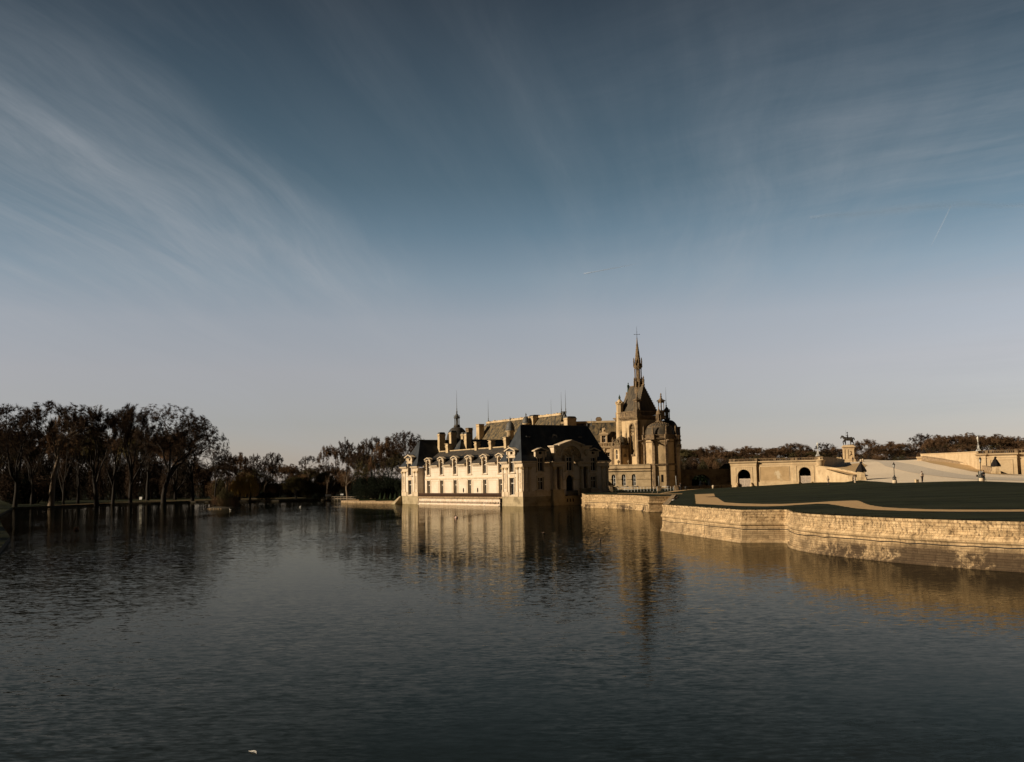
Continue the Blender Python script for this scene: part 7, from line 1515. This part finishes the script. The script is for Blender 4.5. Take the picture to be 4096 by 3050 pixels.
def bush_mesh(seed, m, n=3000, leaf=0.05, stems=True):
    rnd = random.Random(seed); lobes = [(Vector((rnd.uniform(-0.45, 0.45), rnd.uniform(-0.45, 0.45), rnd.uniform(0.25, 0.62))), rnd.uniform(0.22, 0.42)) for _ in range(9)]
    mb = MB()
    for _ in range(n):
        c, r = rnd.choice(lobes); p = c+unit(rnd)*r*(rnd.random()**0.35)
        if p.z < 0.0: p.z = rnd.uniform(0, 0.15)
        u1 = unit(rnd)*leaf*rnd.uniform(0.5, 1.2); u2 = unit(rnd)*leaf*rnd.uniform(0.3, 0.7); mb.add([p-u1, p+u2, p+u1, p-u2], [(0, 1, 2, 3)])
    zs = max(v[2] for v in mb.v); mb.v = [(v[0], v[1], v[2]/zs) for v in mb.v]
    st = MB()
    for _ in range(9): a = rnd.uniform(0, 6.28); st.path([(0.05*math.cos(a), 0.05*math.sin(a), -0.05), (0.2*math.cos(a), 0.2*math.sin(a), 0.3), (0.4*math.cos(a+0.3), 0.4*math.sin(a+0.3), 0.7)], [0.02, 0.013, 0.004], 4)
    a = st.build('stems', M['bark'], None); b = mb.build('foliage', M[m], None); r = (a.data, b.data, 1.6); bpy.data.objects.remove(a); bpy.data.objects.remove(b); return r
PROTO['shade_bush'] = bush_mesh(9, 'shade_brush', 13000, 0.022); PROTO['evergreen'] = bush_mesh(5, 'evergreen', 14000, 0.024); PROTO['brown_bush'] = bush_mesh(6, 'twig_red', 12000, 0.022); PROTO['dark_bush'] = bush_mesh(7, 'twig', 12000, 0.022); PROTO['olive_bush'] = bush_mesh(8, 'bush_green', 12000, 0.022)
def tree(key, loc, h, w_=None, rz=None, label='', cat='tree', group=None, name='bare_tree', seed=0):
    ta, ca, wd = PROTO[key]; t = thing(name, label, cat, loc, rz if rz is not None else (seed*2.39996) % 6.283, group); s = h*(1.0 if w_ is None else w_*1.10/(wd*h))
    t.scale = (s, s, h)
    nm = ('trunk', 'crown') if cat == 'tree' else ('stems', 'foliage')
    for n, d in zip(nm, (ta, ca)): o = bpy.data.objects.new(n, d); C.objects.link(o); o.parent = t
    return t
_k = [0]
def ptree(key, x, top, Y, wpx, label, z0=0.5, group=None, name='bare_tree', cat='tree', rz=None):
    """tree whose foot stands at distance Y under image column x, with its top at image row top"""
    _k[0] += 1; a = at(x, top, Y); b = at(x, 1960, Y); return tree(key, (b.x, Y, z0-0.1), a.z-z0, wpx*Y/F if wpx else None, rz, label, cat, group, name, _k[0])
# tall lakeside trees on the left
LT = [('broad', -60, 1640, 292, 260, 'tall dark bare tree cut by the left picture edge'), ('plane_b', 62, 1604, 288, 250, 'tall dark bare tree beside the left edge, its dense crown touching the forked one'), ('plane_c', 205, 1598, 296, 230, 'tall forked bare tree with a pale leaning lower limb, open crown showing sky'),
      ('mid_b', 255, 1628, 318, 110, 'slim bare tree squeezed behind the forked tree'), ('plane_a', 312, 1668, 330, 150, 'shorter dark bare tree in the gap of the tall lakeside row'), ('vase', 388, 1614, 305, 185, 'tall bare tree with upright broom of branches, third of the upright ones from the right'), ('vase', 452, 1640, 325, 140, 'tall narrow bare tree between two upright ones'),
      ('vase', 522, 1607, 330, 190, 'tall bare tree with thick black double trunk and fan crown'), ('broad', 655, 1608, 332, 340, 'broad domed bare tree ending the tall lakeside row'), ('broad', 770, 1660, 342, 230, 'drooping bare tree at the right flank of the broad domed one'), ('mid_b', 700, 1740, 375, 170, 'thin bare tree behind the broad domed one'), ('plane_b', 130, 1680, 330, 220, 'dark bare tree standing behind the forked tree'),
      ('plane_b', 590, 1690, 372, 200, 'dark bare tree filling behind the fan crowned one'), ('broad', 860, 1775, 362, 120, 'low leaning bare tree at the end of the tall row')]
for q in LT: ptree(*q[:4], q[4]*1.2, q[5], group='tall lakeside trees')
# middle distance over the water
MT = [('umbrella', 906, 1803, 372, 75, 'flat topped cedar like tree above the brown wood'), ('mid_a', 958, 1806, 395, 80, 'bare round crowned tree right of the flat topped one'), ('plane_a', 1022, 1812, 392, 90, 'open crowned bare tree behind the willow'), ('plane_b', 1092, 1803, 396, 95, 'round bare tree with sky between its limbs, highest of the middle wood'), ('mid_a', 1160, 1853, 405, 90, 'low russet tree sloping down right of the round one'), ('plane_c', 1238, 1820, 372, 70, 'small ivy clad pollard tree alone against the sky'),
      ('mid_b', 1322, 1772, 345, 110, 'tall slim bare tree left of the layered one'), ('umbrella', 1388, 1744, 338, 80, 'tall tree with layered flat branches'), ('plane_a', 1436, 1766, 335, 110, 'leaning bare tree between layered tree and twin crowned one'), ('plane_b', 1488, 1738, 330, 120, 'twin crowned bare tree with russet buds'), ('mid_a', 1555, 1742, 325, 130, 'bushy bare tree behind the dark evergreen mass'), ('plane_b', 1622, 1716, 305, 190, 'large russet bare tree rising behind the left pavilion'), ('mid_b', 1690, 1760, 320, 120, 'bare tree half hidden by the left pavilion roof')]
for q in MT: ptree(*q, group='trees across the lake')
for i, x in enumerate(range(-40, 1680, 58)):                   # second row of the wood
    top = 1835+((i*53) % 40)-(140 if x < 740 else 0)+(30 if 1140 < x < 1280 else 0)-(40 if x > 1400 else 0)
    ptree(('mid_a', 'mid_b', 'olive', 'plane_b')[i % 4] if i % 7 else 'olive', x, top, 420+((i*37) % 60), 130, 'bare tree in the second row of the wood across the lake', z0=0.8, group='second row of the wood')
for i, x in enumerate(range(-30, 1640, 44)):                   # understorey
    Y = 385+((i*29) % 30); b = at(x, 1990, Y)
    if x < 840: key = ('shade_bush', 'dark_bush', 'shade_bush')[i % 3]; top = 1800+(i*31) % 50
    else: key = ('brown_bush', 'olive_bush', 'brown_bush', 'dark_bush')[i % 4]; top = 1880+(i*31) % 45
    if 1090 < x < 1200: top += 10
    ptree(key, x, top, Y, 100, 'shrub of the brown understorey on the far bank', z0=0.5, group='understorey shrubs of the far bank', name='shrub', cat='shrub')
ptree('olive', 1185, 1905, 362, 120, 'greenish young tree on the far bank between willow and pollard', group='trees across the lake'); ptree('olive_bush', 1258, 1900, 348, 110, 'olive green thicket below the pollard tree', name='thicket', cat='shrub'); ptree('olive', 1300, 1885, 350, 90, 'olive leafing tree right of the green thicket', group='trees across the lake')
for x, top, w_, Y, lb in ((1468, 1882, 130, 300, 'large dark evergreen mass left of the wing, left lobe'), (1545, 1880, 140, 298, 'large dark evergreen mass left of the wing, right lobe'), (1612, 1900, 90, 292, 'dark evergreen shrub touching the left pavilion'), (1505, 1925, 150, 293, 'low skirt of the dark evergreen mass')): ptree('evergreen', x, top, Y, w_, lb, name='evergreen_shrub', cat='shrub')
ptree('evergreen', 1065, 1962, 336, 75, 'low dark clipped shrub near the water below the bare white limbs', name='evergreen_shrub', cat='shrub'); ptree('evergreen', 1270, 1972, 336, 50, 'low dark shrub beside the white panel', name='evergreen_shrub', cat='shrub')
for i, x in enumerate(range(-20, 760, 62)): ptree(('plane_b', 'plane_a', 'mid_a')[i % 3], x, 1722+(i*47) % 50, 455+(i*23) % 30, 150, 'dark bare tree filling the back of the tall lakeside row', z0=0.9, group='back of the tall lakeside row')
for i, x in enumerate(range(2715, 2930, 24)): ptree(('brown_bush', 'olive_bush', 'dark_bush')[i % 3], x, 1826+(i*13) % 22, 500+(i*17) % 30, 60, 'brush behind the shaded bridge', z0=1.0, group='brush behind the bridge', name='shrub', cat='shrub')
# tree skeletons with pale limbs
def pale_snag(x, top, Y, wpx, label, seed):
    lb, tw, wd = gen_tree(seed, trunk_h=0.4, levels=4, spread=0.8, kids=(3, 3, 3), lens=(0.3, 0.2, 0.13), twn=3, wob=0.45, r0=0.028, twl=0.05, tww=0.002)
    a = at(x, top, Y); b = at(x, 1990, Y); t = thing('bare_tree', label, 'tree', (b.x, Y, 0.4), seed, 'pale limbed trees'); h = a.z-0.4; s = wpx*Y/F/wd; t.scale = (s, s, h)
    lb.build('trunk', M['pale_bark'], t); tw.build('crown', M['twig_red'], t)
pale_snag(904, 1868, 340, 60, 'dead looking tree with pale twisted limbs left of the willow', 301); pale_snag(1062, 1890, 352, 80, 'tree with pale spreading limbs right of the willow', 305); pale_snag(1390, 1850, 318, 130, 'pale bare limbs reaching out before the russet trees near the quay', 309); pale_snag(1306, 1900, 330, 40, 'thin pale birch like trunk near the white panel', 313)
# willow
def willow(x, top, Y, wpx, label):
    rnd = random.Random(77); a = at(x, top, Y); b = at(x, 1990, Y); h = a.z-0.5; W_2 = wpx*Y/F/2; t = thing('willow', label, 'tree', (b.x, Y, 0.4), 0)
    lb = MB(); lv = MB(); tips = []
    lb.path([(0, 0, -0.3), (0.15, 0, h*0.25), (0.1, 0.1, h*0.45)], [0.4, 0.3, 0.26], 7)
    for k in range(14):
        an = 2*math.pi*k/14+rnd.uniform(-0.2, 0.2); rr = W_2*rnd.uniform(0.35, 0.8); top_ = Vector((math.cos(an)*rr, math.sin(an)*rr, h*rnd.uniform(0.58, 0.99))); m = Vector((math.cos(an)*rr*0.4, math.sin(an)*rr*0.4, h*0.7))
        lb.path([(0.1, 0.1, h*0.42), m, top_], [0.16, 0.09, 0.03], 5); tips += [top_, (top_+m)/2]
    for tp in tips:
        for _ in range(rnd.randint(16, 46)):
            s = tp+Vector((rnd.gauss(0, 0.75), rnd.gauss(0, 0.75), rnd.uniform(-0.5, 0.35))); L_ = rnd.uniform(0.2, 0.85)**1.3*s.z; o = Vector((s.x, s.y, 0)).normalized()*0.35; p = [s, s+o*0.8-Vector((0, 0, L_*0.3)), s+o-Vector((0, 0, L_*0.65)), s+o*1.05-Vector((0, 0, L_))]
            w_ = 0.035; sd = unit(rnd)*w_
            for i in range(3): lv.add([p[i]-sd, p[i]+sd, p[i+1]+sd, p[i+1]-sd], [(0, 1, 2, 3)])
            for i in range(6):
                c = p[i//2].lerp(p[i//2+1], rnd.random()); u1 = Vector((rnd.uniform(-0.05, 0.05), rnd.uniform(-0.05, 0.05), -0.16)); u2 = unit(rnd)*0.045; lv.add([c-u1, c+u2, c+u1, c-u2], [(0, 1, 2, 3)])
    lb.build('trunk', M['bark'], t); lv.build('crown', M['willow'], t)
willow(958, 1902, 338, 62, 'golden drooping willow, left crown of the pair across the lake'); willow(1000, 1896, 338, 58, 'golden drooping willow, right and slightly taller of the pair')
# islet in the lake
p = atz(895, 2036); isl = thing('islet', 'tiny islet with a pale stone rim low in the water under a bush', 'islet', (p.x, p.y, 0)); q = MB(); q.lathe([(3.6, -1), (3.5, 0.05), (3.2, 0.3), (2.2, 0.5), (0.3, 0.6)], (0, 0, 0), 20, sx=1.1, sy=0.7); q.build('islet_soil', M['bankside'], isl)
q = MB(); rn = random.Random(8)
for k in range(12): a = math.pi*(0.95+0.55*k/11); q.sphere((3.7*math.cos(a), 2.3*math.sin(a), 0.02), rn.uniform(0.18, 0.3), 7, 5, sz=0.55)
q.build('rim_stones', M['rubble'], isl)
for dx, dy, h, w_, key, lb in ((-1.0, 0.0, 3.0, 4.6, 'brown_bush', 'low russet half of the bush spilling off the islet'), (0.8, 0.3, 4.8, 5.2, 'olive_bush', 'tall olive bush in the middle of the islet'), (2.0, -0.3, 3.0, 4.0, 'dark_bush', 'dark bush at the right end of the islet')): tree(key, (p.x+dx, p.y+dy, 0.2), h, w_, dx, lb, 'shrub', 'bushes on the islet', 'shrub')
# clipped parterre beside the quay
def topiary():
    m = MB(); rn = random.Random(2); m.lathe([(0.62, 0.0), (0.6, 0.15), (0.08, 2.1)], (0, 0, 0), 10)
    for _ in range(500):
        z = rn.uniform(0.05, 2.1); r = 0.62*(1-z/2.2); a = rn.uniform(0, 6.28); p = Vector((r*math.cos(a), r*math.sin(a), z)); u1 = unit(rn)*0.08; u2 = unit(rn)*0.05; m.add([p-u1, p+u2, p+u1, p-u2], [(0, 1, 2, 3)])
    return m
tc_ = topiary().build('topiary_cone', M['hedge'], None)
for i, (x, Y) in enumerate(((1540, 272), (1563, 272), (1582, 272), (1600, 271), (1522, 273))):
    b = at(x, 1992, Y); o = tc_ if i == 0 else tc_.copy()
    if i: C.objects.link(o)
    o.location = (b.x, Y, 0.6); tag(o, 'dark clipped yew cone in the row on the quay garden', 'topiary', 'clipped cones on the quay garden')
for i, (x0, x1, Y, lb) in enumerate(((1436, 1500, 279, 'low clipped hedge strip at the left of the quay garden'), (1502, 1566, 270, 'low clipped hedge strip in the middle of the quay garden'), (1568, 1606, 266, 'low clipped hedge strip next to the pavilion buttress'))):
    a, b = at(x0, 1995, Y), at(x1, 1995, Y); m = MB(); rn = random.Random(i); m.box(a.x, b.x, Y, Y+1.0, 0.55, 1.0)
    for _ in range(900): p = Vector((rn.uniform(a.x, b.x), rn.uniform(Y-0.05, Y+1.05), rn.choice((1.0, rn.uniform(0.6, 1.0))))); u1 = unit(rn)*0.09; u2 = unit(rn)*0.06; m.add([p-u1, p+u2, p+u1, p-u2], [(0, 1, 2, 3)])
    tag(m.build('clipped_hedge', M['hedge'], None), lb, 'hedge', 'clipped hedges on the quay garden')
# wood behind the terrace, right half
RT = [('olive', 2742, 1795, 95, 'evergreen looking tree right behind the round tower'), ('mid_a', 2795, 1800, 110, ''), ('mid_b', 2852, 1778, 120, ''), ('mid_a', 2910, 1800, 105, ''), ('olive', 2948, 1822, 90, ''), ('mid_a', 2995, 1782, 120, ''), ('mid_b', 3048, 1786, 115, ''), ('mid_a', 3095, 1790, 110, ''), ('mid_a', 3145, 1782, 120, ''), ('mid_b', 3188, 1767, 110, ''), ('mid_a', 3236, 1790, 90, ''), ('olive', 3262, 1805, 110, ''), ('plane_a', 3308, 1768, 80, ''), ('mid_a', 3345, 1785, 110, ''), ('mid_a', 3420, 1775, 100, ''),
      ('mid_b', 3474, 1752, 95, ''), ('mid_a', 3520, 1780, 90, ''), ('mid_a', 3568, 1764, 120, ''), ('mid_b', 3622, 1768, 90, ''), ('plane_b', 3665, 1790, 80, ''), ('plane_a', 3715, 1730, 130, 'bare tree with open crown breaking the skyline above the right ramp'), ('mid_a', 3770, 1738, 120, ''), ('mid_b', 3830, 1735, 130, ''), ('mid_a', 3882, 1728, 120, ''), ('mid_b', 3938, 1736, 120, ''), ('mid_a', 3992, 1734, 130, ''), ('mid_b', 4050, 1740, 120, ''), ('mid_a', 4110, 1750, 120, '')]
for i, (k, x, top, w_, lb) in enumerate(RT): ptree(k, x, top, 610+((i*41) % 60), w_*1.15, lb or 'russet bare tree in the wood behind the terrace', z0=9.0, group='wood behind the terrace')
for i, x in enumerate(range(2700, 4180, 46)): ptree(('mid_a', 'mid_b', 'olive')[i % 3], x, 1790+((i*29) % 26)-(45 if x > 3690 else 0), 720+((i*37) % 50), 130, 'bare tree deeper in the wood behind the terrace', z0=9.5, group='deeper wood behind the terrace')
for i, x in enumerate(range(2690, 4190, 36)):
    Y = 540+((i*31) % 30); ptree(('brown_bush', 'olive_bush', 'dark_bush', 'brown_bush')[i % 4], x, 1815+((i*17) % 30)-(34 if x > 3690 else 0), Y, 80, 'brush at the foot of the wood behind the terrace', z0=8.4, group='brush behind the terrace', name='shrub', cat='shrub')
for i, (x, y, h) in enumerate(((-96, 126, 22), (-104, 150, 24), (-112, 108, 24), (-120, 132, 26), (-132, 160, 27), (-86, 96, 20), (-98, 78, 22), (-128, 190, 27), (-140, 215, 28), (-150, 240, 29), (-70, 60, 18))): tree(('broad', 'plane_b', 'mid_a')[i % 3], (x, y, 0.4), h, 22, i*1.3, 'tall bare tree out of frame on the near left bank', 'tree', 'trees of the near left bank')  # unseen trees added to shade the near left bank
# trees out of frame on the left bank, which keep the lakeside row in shade
for i, (x, y, h) in enumerate(((-172, 262, 30), (-200, 250, 31), (-186, 285, 30), (-215, 280, 32), (-232, 262, 30), (-250, 290, 32), (-205, 310, 31), (-240, 320, 32), (-275, 300, 32), (-195, 335, 30), (-270, 340, 32), (-300, 270, 30), (-310, 310, 32))):
    tree(('broad', 'plane_b', 'plane_a')[i % 3], (x, y, 0.4), h, 24, i*1.3, 'tall bare tree on the left bank', 'tree', 'trees of the left bank')
for i in range(14): tree(('dark_bush', 'evergreen')[i % 2], (-165-(i % 5)*26, 262+(i*17) % 90, 0.3), 11, 20, i*1.1, 'dark shrub on the left bank', 'shrub', 'shrubs of the left bank', 'shrub')
# ------------------------------------------------------------------ vapour trails
def trail_mat(name, a):
    m = bpy.data.materials.new(name); m.use_nodes = True; nt = m.node_tree; N = nt.nodes; L = nt.links
    b = N['Principled BSDF']; b.inputs['Base Color'].default_value = (0.62, 0.72, 0.92, 1); b.inputs['Roughness'].default_value = 1
    tc = N.new('ShaderNodeTexCoord'); sp = N.new('ShaderNodeSeparateXYZ'); L.new(tc.outputs['Generated'], sp.inputs[0]); n = N.new('ShaderNodeTexNoise'); n.inputs['Scale'].default_value = 9; L.new(tc.outputs['Generated'], n.inputs[0])
    r = N.new('ShaderNodeMath'); r.operation = 'MULTIPLY'; L.new(n.outputs[0], r.inputs[0]); r.inputs[1].default_value = a*2
    L.new(r.outputs[0], b.inputs['Alpha']); return m
def trail(pts, Y, r, a, label):
    P = [at(x, y, Y) for x, y in pts]; mb = MB(); mb.path(P, r, 8, True); o = mb.build('vapour_trail', trail_mat('trail_vapour', a), None); tag(o, label, 'vapour trail', 'vapour trails in the sky'); return o
trail([(2335, 1096), (2400, 1084), (2470, 1071), (2545, 1056)], 9000, [6.5, 5.0, 3.5, 0.8], 0.22, 'short thin vapour trail above the chapel spire')
trail([(3803, 826), (3775, 885), (3752, 930), (3722, 990)], 9000, [4.5, 5.0, 4.5, 1.0], 0.10, 'thin vapour trail slanting down from the wide band at the upper right')

# the broad soft band: nested shells of thin vapour round one wavering line
P = [(3240, 872), (3330, 862), (3420, 858), (3500, 850), (3590, 838), (3680, 829), (3760, 823), (3840, 817), (3920, 818), (4000, 824), (4130, 822)]
mb = MB()
for k, rr_ in enumerate((9, 17, 28, 44)):
    rn = random.Random(k); n = len(P); line = [at(x, y, 9400) for x, y in P]
    mb.path(line, [rr_*(0.25+0.9*math.sin(math.pi*min(max((i+0.15)/(n-0.2), 0.02), 0.98))**0.6)*rn.uniform(0.8, 1.2) for i in range(n)], 10, True)
tag(mb.build('vapour_trail', trail_mat('soft_vapour', 0.016), None), 'broad soft band of vapour drawn out across the upper right sky', 'vapour trail', 'vapour trails in the sky')
